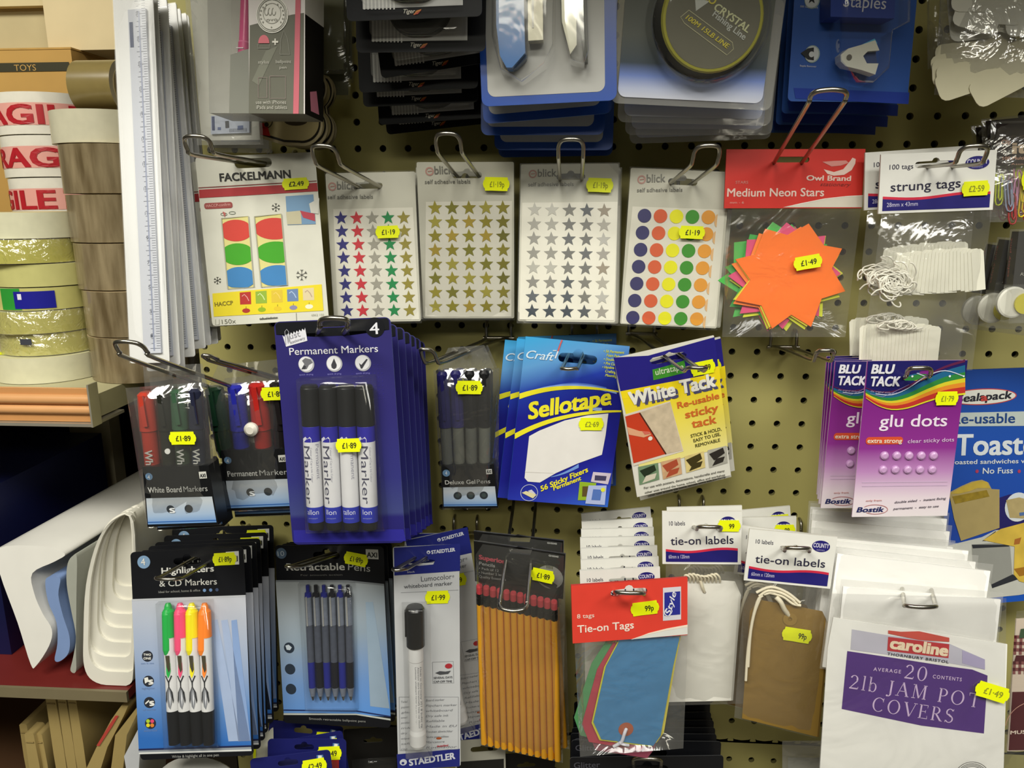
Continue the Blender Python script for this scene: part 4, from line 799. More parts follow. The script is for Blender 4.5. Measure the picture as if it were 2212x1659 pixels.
def strung(c, t, k_):
    rn = random.Random(9); pp = mat('#dedccb', .5)
    for row, (x0, x1, yb, yt2, n) in enumerate(((1945, 2105, 640, 545, 22), (1872, 2010, 790, 700, 20))):
        for i in range(n):
            m = MB(); u = i / (n - 1); x = x0 + (x1 - x0) * u; w = 26 * k_; h = (yb - yt2) * k_ * (1.0 - .12 * abs(u - .5)); a, b = c(x, (yb + yt2) / 2 - (12 * u if not row else 3 * math.sin(u * 9)) + rn.uniform(-3, 3))
            lean = (-.18 + .3 * u) if not row else rn.uniform(-.06, .06); sk = .5
            o = [(a + px_ * math.cos(lean) - py_ * math.sin(lean), b + px_ * math.sin(lean) + py_ * math.cos(lean)) for px_, py_ in tag_outline(w, h, w * .22)]
            z0 = -.0035 + (.00045 * i); m.slab(o, z0, z0 + .0004, pp); m.obj('paper_tag', t)
    m = MB(); st = mat('#e3e0d2', .6)
    for q in range(16):   # tangled strings
        lo = q > 11; cx, cy, sx, sy = (1938, 700, 62, 9) if lo else (1925, 610, 52, 44); x, y, a0, P = cx + rn.uniform(-sx, sx), cy + rn.uniform(-sy, sy), rn.uniform(0, 6), []
        for j in range(34):
            a0 += rn.uniform(.1, .95); x += 9 * math.cos(a0) + (cx - x) * .08; y += (4 if lo else 9) * math.sin(a0) + (cy - y) * .12
            P.append(Vector((*c(x, y), .002 + .006 * abs(math.sin(j * .5 + q)))))
        m.tube(smooth(P, 3), .0007, st, 5)
    m.obj('string', t)
gs = 'strung tag packets'
c, t = headed_bag('strung_tag_packet', 'white-headed packet of strung tags, front one with a yellow price label', [(1894, 334), (2151, 324), (2144, 453), (1904, 462)], -.105, 'strung tags', '28mm x 43mm', (2020, 355), [(1905, 461), (2143, 452), (2100, 800), (1858, 805)], strung, gs, 31, .013)
sticker(t, c, (2077, 409), (2138, 405), 31, '£2·59', .003, faint=True); k_ = c.k()
strung_m = frame_at(c, (c.x0, c.y1), (1868, 330), -.086, 1.5); clone(t, strung_m, 'white-headed packet of strung tags, half hidden behind the front one')

# ---- paper clips at the right edge
c = Card([(2150, 268), (2330, 262), (2326, 352), (2150, 358)], -.075); k_ = c.k()
t = thing('paper_clip_packet', 'brown-headed packet of coloured paper clips at the right edge', 'paper clips', c, 'packets of paper clips'); m = MB()
m.slab([(c.x0, c.y0), (c.x1, c.y0), (c.x1, c.y1), (c.x0, c.y1)], -.001, .001, mat('#2a1c12', .4)); cl = mat('#d6a48a', .5)
m.text('Clip', c(2161, 312), c(2181, 311), 9 * k_, .0013, cl, .02); m.text('it', c(2186, 332), c(2216, 331), 24 * k_, .0013, mat('#e3c9a8', .5), .03); m.text('100 Multi Coloured', c(2164, 346), c(2262, 345), 7 * k_, .0013, cl, .01); m.text('Assorted clips', c(2182, 357), c(2260, 356), 4 * k_, .0013, cl)
for i in range(8):
    a, b = 2162 + 19 * (i % 4), 296 + 32 * (i // 4); m.stroke(c.P([(a, b), (a + 10, b - 2), (a + 10, b + 3), (a + 2, b + 4)]), .0004, .0013, mat('#6d5a44', .5))
m.obj('header_card', t); rn = random.Random(12)
for i, (x, y, h) in enumerate(((2156, 410, '#c9d42e'), (2186, 420, '#c98fb4'), (2204, 436, '#e3c51e'), (2171, 425, '#8c93a8'), (2199, 400, '#c08aa0'), (2215, 445, '#c8382e'), (2180, 452, '#a33b3b'), (2209, 404, '#d9cf2a'), (2230, 420, '#5fae5a'))):
    m = MB(); a = rn.uniform(-.15, .2); L, wd = 42, 9; U = [(-.8, -L), (-.8, L * .7), (-.55, L * .95), (0, L), (.6, L * .92), (.9, L * .7), (.9, -L * .75), (.6, -L * .95), (.2, -L * .95), (-.2, -L * .7), (-.2, L * .5), (.1, L * .72), (.5, L * .5), (.5, -L * .4)]
    cc = c(x, y); m.tube([(cc[0] + (u * wd * math.cos(a) - v * .8 * math.sin(a)) * k_, cc[1] + (u * wd * math.sin(a) - v * .8 * math.cos(a)) * k_, .001 + .0012 * (i % 4) + .0003 * j / 3) for j, (u, v) in enumerate(U)], .0007, mat(h, .35), 6); m.obj('paper_clip', t)
m = MB(); m.pillow(c.P([(2140, 262), (2330, 258), (2326, 478), (2138, 480)]), .004, .008, film(.06, .25, .12, .5, 26), 9, 12, .0015, 14); m.obj('bag', t)
sticker(t, c, (2206, 390), (2262, 388), 40, '', .009)
for i, (p, y) in enumerate((((2130, 262), -.058), ((2108, 276), -.04))): clone(t, frame_at(c, (c.x0, c.y1), p, y, 4 + 3 * i), ('brown-headed paper clip packet just behind the front one', 'brown-headed paper clip packet deepest at the pegboard')[i])
# ---- pens in clear cases at the right edge
c = Card([(2188, 496), (2330, 490), (2306, 690), (2158, 694)], -.10); k_ = c.k()
t = thing('badge_pack', 'clear case with a black card and a yellow and white badge at the right edge', 'clear case', c, 'clear cases with black cards'); m = MB()
m.slab(c.P([(2188, 500), (2330, 498), (2306, 612), (2167, 614)]), -.001, 0, mat('#16120f', .35)); m.text('ASSORTED', c(2203, 595), c(2250, 595), 7 * k_, .0004, mat('#b9b7ad', .5)); m.text('safety pins', c(2178, 598), c(2186, 515), 4 * k_, .0004, mat('#7d3a34', .5)); m.obj('insert_card', t)
m = MB(); q = c(2184, 652); m.rod((*q, 0), (*q, .004), [(0, .0135, mat('#c9c9be', .35)), (.8, .0135, mat('#d9d8cb', .35)), (1, .012, mat('#d9d8cb', .35))], 26); m.obj('badge', t)
m = MB(); q = c(2206, 654); m.slab(circ(q, .009, 20), .0045, .006, mat('#d2c83a', .4)); m.obj('tape_badge', t)
m = MB(); m.box((c.x0, c.y0, -.001), (c.x1, c.y1, .011), film(.07, .25, .08, .1, 10)); m.obj('case', t)
for i, (p, y, r_) in enumerate((((2156, 512), -.078, -6), ((2130, 522), -.056, -9))): clone(t, frame_at(c, (c.x0, c.y1), p, y, r_), ('clear case leaning behind the one with the yellow badge', 'clear case deepest at the right edge, a bent wire showing inside')[i])

# ================================================================== third row
FOIL = [(0, '#3f74bb'), (.25, '#8fb0d6'), (.6, '#c3cad4'), (1, '#b9bcc0')]
def pouch(label, q, y, sleeve, title, pens, fade, ndots, hang, cap, seed, grp, n4='4'):
    """clear pouch of pens with a black printed sleeve around its foot"""
    c = Card(q, y, .4); t = thing('pen_pouch', label, 'pen pouch', c, grp); k_ = c.k(); m = MB()
    S0 = c.P(sleeve, .010); a = S0
    m.slab(S0[::-1], -.010, .0095, mat('#121315', .3, 0, .1, 40, .5)); z = .0100
    (tlx, tly), (trx, tr_y), (brx, bry), (blx, bly) = sleeve
    I = lambda u, v: (tlx + (trx - tlx) * u + ((blx - tlx) * (1 - u) + (brx - trx) * u) * v, tly + (tr_y - tly) * u + ((bly - tly) * (1 - u) + (bry - tr_y) * u) * v)
    E = lambda u, v: c(*I(u, v), z)
    g_ = grad([(0, '#4f86c6'), (.35, '#9db4d0'), (.8, '#b9c0c6'), (1, '#aab2ba')], S0[3][1], S0[3][1] + .5 * (S0[0][1] - S0[3][1]))
    m.poly([E(.02, fade), E(.98, fade), E(.985, .955), E(.015, .955)], z, g_); m.poly([E(.015, .91), E(.985, .91), E(.985, .925), E(.015, .925)], z + .0002, mat('#2d5fa6', .4))
    m.disc(E(.09, .16), 8 * k_, z, mat('#5f7f9f', .4), 18); m.text(n4, E(.072, .2), E(.108, .2), 9 * k_, z + .0003, mat('#d0d6da', .5))
    m.poly([E(.84, .1), E(.95, .095), E(.95, .21), E(.84, .215)], z, mat('#c9c9c2', .5)); m.text('AXI', E(.855, .19), E(.935, .188), 8 * k_, z + .0003, mat('#26272a', .5), .02)
    w1, w2 = title; m.text(w1, E(.06, .43), E(cap[0], .43), cap[2] * k_, z, mat('#c9c9c4', .5), .008); m.text(w2, E(cap[0] + .03, .43), E(cap[1], .425), cap[2] * k_, z, mat('#a9aaa6', .5))
    for i in range(ndots):
        u = (.36, .62)[i] if ndots == 2 else .28 + .24 * i; v = (fade + .9) / 2
        m.disc(E(u, v), 9 * k_, z + .0003, mat('#30353a', .4), 18)
        if ndots == 2 and i == 0: m.text('S', E(u - .01, v + .06), E(u + .06, v + .06), 11 * k_, z + .0005, mat('#d9dde0', .5), .03)
        if ndots == 3: m.disc(E(u, v), 5 * k_, z + .0005, mat('#3f4a4a', .4), 14)
    m.obj('printed_sleeve', t)
    for (x0, y0, x1, y1, w, cap_h, bar_h, capf, lab) in pens:
        p = MB(); a, b = c(x0, y0), c(x1, y1); r = w * k_ / 2; cm, bm = mat(cap_h, .3, 0, .1), mat(bar_h, .3, 0, .1)
        p.rod((*a, 0), (*b, 0), [(0, r * .55, cm), (.03, r * .9, cm), (capf, r, cm), (capf + .005, r * .86, bm), (.9, r * .86, bm), (1, r * .7, bm)], 16)
        if lab:
            L = MB(); d = (Vector(b) - Vector(a)); q0 = Vector(a) + d * lab[1]; q1 = Vector(a) + d * lab[2]
            p.text(lab[0], q0 - Vector((r * .3, 0)), q1 - Vector((r * .3, 0)), r * .9, r * .92, mat('#b9b9b2', .5), .015)
        o = p.obj('marker_pen', t)
        cp = MB(); cp.box((a[0] - r * .25, a[1] - (a[1] - b[1]) * capf * .85, r * .95), (a[0] + r * .25, a[1] - .002, r * 1.25), cm); cp.obj('pocket_clip', o)
    m = MB(); m.pillow(c.P([q[0], q[1], q[2], q[3]]), .0115, .0115, film(.035, .3, .08, .35, 20), 9, 14, .0012, seed, 3)
    if hang: m.slab(c.P(hang)[::-1], -.001, -.0006, film(.05, .3, .08, .3, 20), holes=[circ(c(sum(p[0] for p in hang) / 4, sum(p[1] for p in hang) / 4), 5 * k_, 10)])
    m.obj('pouch_film', t); return c, t
dkc = '#17181a'
c, t = pouch('clear pouch of white board markers with a red marker at its left', [(271, 838), (442, 826), (478, 1134), (318, 1141)], -.20, [(307, 1009), (450, 1006), (471, 1134), (318, 1139)], ('White Board', 'Markers'),
    [(314, 846, 334, 1040, 38, '#b33a2a', '#a83526', .42, ('White', .62, .9)), (352, 845, 368, 1040, 34, '#24251f', '#26271f', .42, None), (384, 840, 400, 1040, 36, '#3a5a42', '#33402f', .42, ('White', .62, .9)), (422, 838, 432, 1040, 34, '#23263a', '#262a38', .42, ('White', .62, .9))],
    .52, 2, [(308, 792), (436, 786), (445, 834), (312, 840)], (.55, .93, 13), 41, 'clear pouches of markers')
sticker(t, c, (365, 947), (424, 946), 28, '£1·89', .0125)
m = MB(); p = c(362, 975, .012); m.slab(circ(p, 6 * c.k(), 16), .0116, .0124, mat('#c9c9c4', .4)); m.obj('white_tab', t)
clone(t, frame_at(c, (c.x1, c.y0), (496, 1136), -.168, 1.5), 'clear pouch of markers just behind the one with the red marker')
c, t = pouch('clear pouch of permanent markers, blue and red ones with a white round stud', [(446, 832), (616, 820), (632, 1100), (496, 1106)], -.150, [(476, 974), (622, 970), (640, 1098), (494, 1104)], ('Permanent', 'Markers'),
    [(462, 835, 488, 985, 42, '#163322', '#17301f', .6, None), (510, 830, 524, 985, 40, '#262a9c', '#23268a', .62, None), (556, 826, 572, 985, 42, '#b0241e', '#a02018', .62, None), (600, 824, 612, 985, 40, '#1b1718', '#1b1718', .62, None)],
    .50, 2, [(470, 790), (610, 775), (622, 820), (450, 834)], (.50, .99, 13), 42, 'clear pouches of markers')
sticker(t, c, (563, 852), (622, 849), 28, '£1·89', .0125)
m = MB(); p = c(543, 927, .012); m.rod((*p, .0115), (*p, .0165), [(0, 15 * c.k(), mat('#dcd8cc', .35)), (.5, 14.5 * c.k(), mat('#dcd8cc', .35)), (1, 8 * c.k(), mat('#dcd8cc', .35))], 20); m.obj('round_stud', t)
clone(t, frame_at(c, (c.x1, c.y0), (652, 1112), -.122, 0), 'clear pouch of permanent markers hidden behind the one with the round stud')
tp = '#3d3d38'
c, t = pouch('clear pouch of gel pens with blue and black tops', [(936, 800), (1078, 796), (1077, 1099), (956, 1101)], -.07, [(953, 1008), (1067, 1004), (1076, 1097), (957, 1098)], ('Deluxe Gel', 'Pens'),
    [(956, 802, 968, 1015, 29, '#211f56', '#5d5f58', .55, None), (985, 800, 993, 1015, 29, '#28255f', '#66685f', .55, None), (1015, 800, 1019, 1015, 29, '#1a1a1c', '#5d5f58', .55, None), (1046, 799, 1047, 1015, 29, '#1c1c1e', '#66685f', .55, None)],
    .50, 3, [(968, 752), (1046, 746), (1068, 796), (944, 800)], (.62, .9, 10), 43, 'clear pouches of markers')
sticker(t, c, (984, 837), (1043, 837), 29, '£1·89', .0125)
clone(t, frame_at(c, (c.x1, c.y0), (1084, 1086), -.04, -1), 'clear pouch of gel pens just behind the front one')

# ---- permanent marker cards
c = Card([(591, 695), (842, 685), (877, 1172), (633, 1177)], -.185); G = 'purple-blue permanent marker cards'
t = thing('marker_card', 'purple-blue card of four permanent markers, front of its stack', 'marker pack', c, G); k_ = c.k(); m = MB()
pb = grad([(0, '#211e66'), (.12, '#231f6a'), (.14, '#3a4178'), (.3, '#2c2d74'), (.6, '#272269'), (1, '#241f62')], c.y0, c.y1)
m.slab(rr(c.x0, c.y0, c.x1, c.y1, .005), -.0009, 0, pb, '#6a78b8', [euro(c(715, 715), 66 * k_, 20 * k_)])
m.poly(c.P([(597, 723), (841, 712), (840, 692), (836, 687), (600, 697), (595, 702)]), .0003, mat('#17181c', .3, 0, .2, 50), [c.P([(680, 727), (690, 705), (750, 703), (756, 724)])])
m.disc(c(810, 707), 21 * k_, .0005, mat('#14151a', .3), 26); wt = mat('#d7d7de', .45); m.text('4', c(800, 722), c(820, 721), 25 * k_, .0008, wt, .006); m.text('Permanent Markers', c(626, 767), c(817, 760), 16 * k_, .0004, wt, .004)
def torn(u0, u1, v0, v1, z, w_=wt, n=8):
    a, b, d, e = u0, u1, v0, v1; P = []
    for i in range(n + 1):
        f = i / n; P.append((a[0] + (b[0] - a[0]) * f, a[1] + (b[1] - a[1]) * f))
        if i < n: f2 = (i + .5) / n; P.append((a[0] + (b[0] - a[0]) * f2 + 1, a[1] + (b[1] - a[1]) * f2 + 5))
    m.poly(c.P(P + [d, e], z), z, w_)
torn((610, 724), (659, 708), (664, 736), (618, 749), .0004); m.text('just', c(622, 734), c(650, 726), 13 * k_, .0007, mat('#8c8c93', .5)); m.text('stationery', c(628, 743), c(660, 732), 6 * k_, .0007, mat('#6c6c74', .5), 0, .2); m.stroke(c.P([(618, 744), (616, 716), (620, 711), (624, 716), (627, 738), (623, 741), (620, 722)]), .0005, .0008, mat('#9a9aa0', .4))
for x, y, kd in ((662, 787, 0), (722.6, 785.5, 1), (784.4, 784, 2)):
    m.disc(c(x, y), 17.5 * k_, .0004, mat('#a9a9b0', .4), 26); m.disc(c(x - 1, y - 1), 15.5 * k_, .0006, mat('#dcdcdf', .4), 26)
    dk2 = mat('#3c3c42', .4)
    if kd == 0: m.poly(c.P([(652, 797), (658, 786), (653, 779), (660, 773), (672, 776), (676, 783), (668, 788), (663, 797)]), .0008, mat('#6d6d72', .4)); m.poly(c.P([(652, 797), (657, 789), (662, 791), (660, 797)]), .001, dk2)
    if kd == 1: m.poly(c.P([(722, 774), (728, 788), (727, 794), (722, 797), (717, 794), (716, 788)]), .0008, dk2)
    if kd == 2: m.poly(c.P([(776, 784), (781, 788), (792, 775), (795, 776), (783, 796), (780, 796)]), .0008, dk2)
    m.text('quick drying', c(x - 15, y + 24), c(x + 15, y + 23), 3.5 * k_, .0004, mat('#7f7cc0', .5))
for i in range(9):
    for j in range(9): m.disc(c(760 + 8 * i + j * .6, 790 + 9 * j - i * .3), 1.1 * k_, .0003, mat('#2a2486', .5), 5)
m.poly(c.P([(634, 1145), (872, 1143), (877, 1168), (636, 1172)]), .0003, mat('#2d2a8c', .35)); m.obj('backing_card', t)
bkm, pur, lw_, blu = mat('#1b1c1e', .35, 0, .2, 90), mat('#2b2798', .35), mat('#d4d4d6', .4), mat('#2c36a6', .35)
for i in range(4):
    p = MB(); a, b = c((667.5, 707.5, 746.7, 786)[i], 831, .009), c((683, 722, 760, 799)[i], 1142, .009); r = 18.8 * k_; zc = .0085
    p.rod((*a, zc), (*b, zc), [(0, r * .8, bkm), (.012, r * .97, bkm), (.28, r * .99, pur), (.282, r, pur), (.385, r, lw_), (.835, r, blu), (.945, r * .98, bkm), (.95, r * .9, bkm), (1, r * .86, bkm)], 20)
    A, B = Vector(a), Vector(b); d = (B - A).normalized(); e = Vector((-d.y, d.x)); 
    def curved(txt, f0, f1, off, cap, mm, bold=0, along=True):
        V, F, x0, x1 = text_geo(txt, bold, 0, 1.0); V, F = finer(V, F, .16 if cap > .004 else .4); L = (B - A).length; vs = []
        for x, y in V:
            if along: s_ = f0 * L + (x - x0) / (x1 - x0) * (f1 - f0) * L; o_ = off + y * cap / CAPH
            else: s_ = f0 * L - y * cap / CAPH; o_ = -f1 + (x - x0) / (x1 - x0) * 2 * f1
            g = o_ / r; g = max(-1.5, min(1.5, g)); q = A + d * s_ + e * (r * math.sin(g)); vs.append((q.x, q.y, zc + r * 1.012 * math.cos(g)))
        p.add(vs, F, mm)
    ik = mat('#4a4a5c', .5)
    if i in (0, 2): curved('Permanent', .40, .64, (.006, .0045)[i // 2] - .001, .0034, mat('#8d8d9c', .5))
    if i != 2: curved('Marker', .41, .81, (-.0062, -.0052, 0, -.0035)[i], .0068, ik, .004); curved('Colour of Cap is Ink Colour', .42, .66, (.0005, .0015, 0, .004)[i], .0016, mat('#8d8d9c', .5))
    curved(('allon', 'llon', 'tallon', 'lon')[i], .885, (.0052, .0045, .0055, .004)[i], 0, .0045, mat('#d0d3e4', .5), .02, False)
    curved('permanent', .915, .004, 0, .0012, mat('#9aa0cc', .5), 0, False)
    V_ = [A + d * ((B - A).length * f) + e * o_ for f, o_ in ((.36, -.0055), (.345, -.003), (.36, -.0015), (.345, .0008), (.36, .002), (.385, .002), (.385, -.0055))]
    p.add([(q.x, q.y, zc + r * 1.015 * math.cos((q - A - d * (q - A).dot(d)).length / r)) for q in V_], [tuple(range(7))], wt)
    o = p.obj('marker_pen', t); q = MB(); q.rod((*(A + d * .0015), zc), (*(A + d * ((B - A).length * .275)), zc), [(0, r * .9, bkm), (.05, r * 1.04, bkm), (1, r * 1.05, bkm)], 20); q.obj('pen_cap', o)
m = MB(); m.dome(c.P([(648, 815), (812, 808), (840, 1140), (668, 1146)][::-1]), .0003, .0178, BLIS, .3); m.obj('blister', t)
sticker(t, c, (725, 963), (781, 961), 29, '£1·89', .0182)
for i, (p, y) in enumerate((((857, 700), -.161), ((873, 707), -.137), ((887, 717), -.113), ((898, 724), -.089), ((908, 730), -.066), ((917, 737), -.045))):
    clone(t, frame_at(c, (c.x1, c.y1), p, y, -.2 * i), ('purple-blue marker card %s from the front of its stack, only its right edge showing' % ORD[i + 1]) if i < 5 else 'purple-blue marker card deepest in its stack, next to the gel pens')

# ---- sticky fixers
c = Card([(1136, 725), (1360, 750), (1313, 1094), (1096, 1081)], -.085); G = 'blue sticky fixer cards'
t = thing('sticky_fixer_pack', 'blue card of sticky fixers with a white window, front of its stack', 'sticky pads', c, G); k_ = c.k(); m = MB()
bg = grad([(0, '#2f6fd0'), (.16, '#2b3cae'), (.3, '#1c1f8c'), (.62, '#191c84'), (.74, '#2038a0'), (.86, '#5f9ad0'), (1, '#3fa4dc')], c.y0 - .02, c.y1 + .01, 'Y', .35, -.35)
m.slab([(c.x0, c.y0), (c.x1, c.y0), (c.x1, c.y1), (c.x0, c.y1)], -.0012, 0, bg, '#2a86c6', [euro(c(1248, 775), 84 * k_, 20 * k_)])
yl = mat('#e6dc2a', .45); wtt = mat('#dcdee6', .45)
def arc(p0, p1, bulge, w0, w1, h, z=.0004, n=16):
    (x0, y0), (x1, y1) = p0, p1; T = []; Bt = []
    for i in range(n + 1):
        f = i / n; x, y = x0 + (x1 - x0) * f, y0 + (y1 - y0) * f - bulge * 4 * f * (1 - f) * (1.15 - .3 * f); w = w0 + (w1 - w0) * f; T.append((x, y - w / 2)); Bt.append((x, y + w / 2))
    m.poly(c.P(T + Bt[::-1]), z, mat(h, .45) if isinstance(h, str) else h)
arc((1140, 848), (1332, 848), 16, 3, 6, '#7f9fe0', .0003); arc((1180, 838), (1310, 842), 10, 2, 10, '#4f6fc4', .00025)
arc((1122, 856), (1336, 846), 14, 12, 3, yl); arc((1112, 942), (1342, 888), 16, 12, 4, yl, .0005); arc((1200, 890), (1300, 885), 6, 1, 8, '#8fa9e0', .0003)
m.text('Sellotape', c(1143, 905), c(1320, 872), 37 * k_, .0006, yl, .025, .22); m.disc(c(1319, 873), 2 * k_, .0006, yl, 8)
m.text('Craft', c(1136, 773), c(1196, 779), 18 * k_, .0006, mat('#cfe0ec', .45), .006, .3); m.stroke(c.P([(1199, 774), (1206, 756), (1212, 738)]), .0014, .0007, mat('#d9d9e0', .4)); m.stroke(c.P([(1205, 758), (1211, 741), (1214, 734)]), .0014, .0009, mat('#c9605f', .4)); m.stroke(c.P([(1194, 757), (1202, 757)]), .0008, .0006, mat('#cfe0ec', .45))
yy = mat('#c4c94a', .5)
for i, s_ in enumerate(('• 56 Permanent', '  Foam Pads', '• Double Sided', '• Pre Cut', '• Handmade Cards', '  Crafting', '  Mounting')): m.text(s_.strip(), c(1304 - 3 * (i > 3) + (6 if i in (1, 5, 6) else 0), 761 + 8.6 * i), c((1348, 1338, 1345, 1330, 1350, 1330, 1332)[i], 764 + 8.6 * i), 6 * k_, .0004, yy, .015, .2)
m.poly(c.P([(1143, 942), (1165, 930), (1220, 908), (1270, 897), (1314, 893), (1308, 940), (1300, 982), (1250, 1000), (1200, 1022), (1166, 1042), (1140, 1040), (1133, 1032)]), .0004, mat('#e0ddd8', .5)); m.poly(c.P([(1134, 1018), (1194, 1021), (1196, 1022), (1134, 1020)]), .0006, mat('#cfcbc5', .5))
arc((1190, 1030), (1250, 1006), -3, 1, 8, '#6f95d6', .0003)
m.text('56 Sticky Fixers', c(1169, 1061), c(1271, 1018), 12 * k_, .0006, yl, .02, .2); m.text('Permanent', c(1196, 1059), c(1256, 1036), 10 * k_, .0006, yl, .02, .2)
m.ring(c(1143, 1064), 18 * k_, 19.3 * k_, .0006, mat('#b9bfd8', .4), 28); m.poly(c.P([(1127, 1064), (1136, 1060), (1159, 1068), (1151, 1076)]), .0008, mat('#d9cfa0', .4)); m.poly(c.P([(1140, 1060), (1148, 1057), (1157, 1066), (1150, 1068)]), .0007, mat('#c7c3d0', .4))
for q, h in (([(1281, 1019), (1320, 1022), (1313, 1046), (1276, 1040)], '#c9bccb'), ([(1252, 1040), (1288, 1043), (1280, 1080), (1248, 1080)], '#8fae2a'), ([(1271, 1048), (1310, 1048), (1306, 1090), (1264, 1087)], '#aab6dd')): m.poly(c.P(q), .0006 if h != '#aab6dd' else .001, mat(h, .4))
m.poly(c.P([(1285, 1026), (1310, 1028), (1308, 1038), (1284, 1037)]), .0008, '#3f3a5a'); m.poly(c.P([(1258, 1050), (1270, 1050), (1268, 1072), (1257, 1072)]), .0008, '#5a4a22'); m.poly(c.P([(1281, 1056), (1300, 1057), (1296, 1080), (1277, 1079)]), .0012, '#4f6fb4'); m.disc(c(1302, 1057), 5 * k_, .0014, '#d8d83a', 12)
m.obj('backing_card', t); sticker(t, c, (1250, 916), (1304, 916), 28, '£2·69', .0014, faint=True)
for i, (p, y, r_) in enumerate((((1117, 731), -.068, -.8), ((1091, 734), -.052, 0), ((1119, 728), -.036, 7.5))): clone(t, frame_at(c, (c.x0, c.y1), p, y, r_), ('blue sticky fixer card just behind the front one, a bit to its left', 'blue sticky fixer card sticking out furthest left of its stack', 'blue sticky fixer card tilted up to the right at the back of its stack')[i])

# ---- white tack
c = Card([(1325, 772), (1543, 728), (1578, 1024), (1378, 1076)], -.10); G = 'white tack packets'
t = thing('white_tack_pack', 'yellow and blue packet of white tack, front one, tilted', 'sticky tack', c, G); k_ = c.k(); m = MB()
m.slab([(c.x0, c.y0), (c.x1, c.y0), (c.x1, c.y1), (c.x0, c.y1)], -.002, 0, mat('#d9d7cc', .35), '#c9c8bd', [euro(c(1443, 776), 84 * k_, 17 * k_)])
hl = [c.P([(1403, 779), (1410, 772), (1436, 766), (1445, 760), (1455, 762), (1476, 760), (1484, 766), (1478, 773), (1420, 786), (1408, 786)])]
m.poly(c.P([(1325, 772), (1400, 768), (1543, 728), (1553, 806), (1520, 811), (1340, 845)]), .0004, mat('#27227c', .3), [hl[0][::-1]])
yg = grad([(0, '#e6dc94'), (.45, '#e9da66'), (1, '#ecd41e')], c(1450, 1010)[1], c(1450, 850)[1])
m.poly(c.P([(1340, 845), (1520, 811), (1553, 803), (1572, 964), (1470, 990), (1380, 1008)]), .0004, yg); m.poly(c.P([(1340, 845), (1520, 811), (1526, 797), (1553, 790), (1556, 818), (1344, 862)]), .0005, mat('#ecd41e', .4))
m.poly(c.P([(1409, 798), (1440, 790), (1478, 778), (1482, 804), (1450, 812), (1411, 821)]), .0006, mat('#3f8f2e', .4)); m.text('ultratape', c(1416, 810), c(1476, 797), 14 * k_, .0009, mat('#cfe0bd', .5), .01)
sh_ = mat('#4b4a6e', .5); a0, a1 = c(1364, 877), c(1549, 836); m.text('White Tack', c(1368, 879), c(1550, 838), 31 * k_, .0007, sh_, .035); m.text('White Tack', c(1361, 875), c(1545, 833), 31 * k_, .0010, mat('#e6e4da', .45), .03)
org = mat('#cf6a2a', .5); m.text('Re-usable', c(1464, 882), c(1553, 860), 15 * k_, .0007, org, .02); m.text('sticky', c(1481, 903), c(1551, 887), 18 * k_, .0007, org, .02); m.text('tack', c(1495, 924), c(1547, 913), 20 * k_, .0007, org, .02)
bk = mat('#4a461e', .5)
for s_, x0, y0, x1, y1 in (('STICK & HOLD,', 1492, 945, 1558, 929), ('EASY TO USE,', 1498, 955, 1556, 940), ('REMOVABLE', 1502, 966, 1555, 953)): m.text(s_, c(x0, y0), c(x1, y1), 8 * k_, .0007, bk, .012)
m.poly(c.P([(1349, 895), (1447, 866), (1476, 974), (1368, 1006)]), .0007, mat('#d9cfc0', .4)); m.poly(c.P([(1350, 899), (1382, 890), (1440, 979), (1368, 1000)]), .0009, mat('#c43e22', .4)); m.poly(c.P([(1382, 890), (1447, 868), (1474, 972), (1438, 980)]), .0009, mat('#c9b89c', .45, 0, .3, 130)); m.stroke(c.P([(1381, 891), (1438, 980)]), .0012, .0011, mat('#4a2416', .5))
m.poly(c.P([(1353, 921), (1380, 930), (1402, 932), (1406, 938), (1390, 944), (1358, 938)]), .0011, mat('#d9a27c', .45)); m.poly(c.P([(1386, 930), (1400, 931), (1404, 936), (1392, 938)]), .0013, mat('#d06a58', .4)); m.disc(c(1404, 946), 5 * k_, .0013, mat('#e8ddd0', .4), 12)
for q, h, h2 in (([(1378, 1008), (1421, 999), (1424, 1035), (1381, 1047)], '#6f8a6a', '#23301f'), ([(1427, 997), (1469, 987), (1473, 1023), (1432, 1035)], '#c9a27a', '#a84a30'), ([(1478, 985), (1520, 974), (1523, 1009), (1482, 1021)], '#d3c07e', '#3d3414'), ([(1528, 972), (1569, 962), (1571, 999), (1532, 1010)], '#a9a79c', '#2b2723')):
    m.poly(c.P(q), .0007, mat(h, .45, 0, .25, 150)); (x0, y0), (x1, y1), (x2, y2), (x3, y3) = q
    m.poly(c.P([(x0 + 3, y0 + 8), (x1 - 8, y1 + 4), (x1 - 4, y1 + 16), (x0 + 14, y0 + 22)]), .0009, mat(h2, .45)); m.poly(c.P([(x3 + 6, y3 - 4), (x3 + 14, y3 - 20), (x2 - 6, y2 - 14), (x2 - 10, y2 - 2)]), .0009, mat('#cfc7b4' if h == '#6f8a6a' else h2, .45))
m.text('For use with posters, decorations, handicrafts and many', c(1391, 1056), c(1565, 1018), 5.5 * k_, .0006, mat('#5b5a52', .5), .01); m.text('other uses around the home, school, office and workshop', c(1393, 1066), c(1566, 1027), 5.5 * k_, .0006, mat('#5b5a52', .5), .01)
m.obj('printed_packet', t); sticker(t, c, (1492, 800), (1545, 789), 30, '£1·79', .0012)
clone(t, frame_at(c, (c.x1, c.y0), (1580, 1030), -.082, 1.5), 'yellow and blue white tack packet just behind the front one'); clone(t, frame_at(c, (c.x1, c.y1), (1556, 728), -.066, -.5), 'yellow and blue white tack packet at the back of its stack')

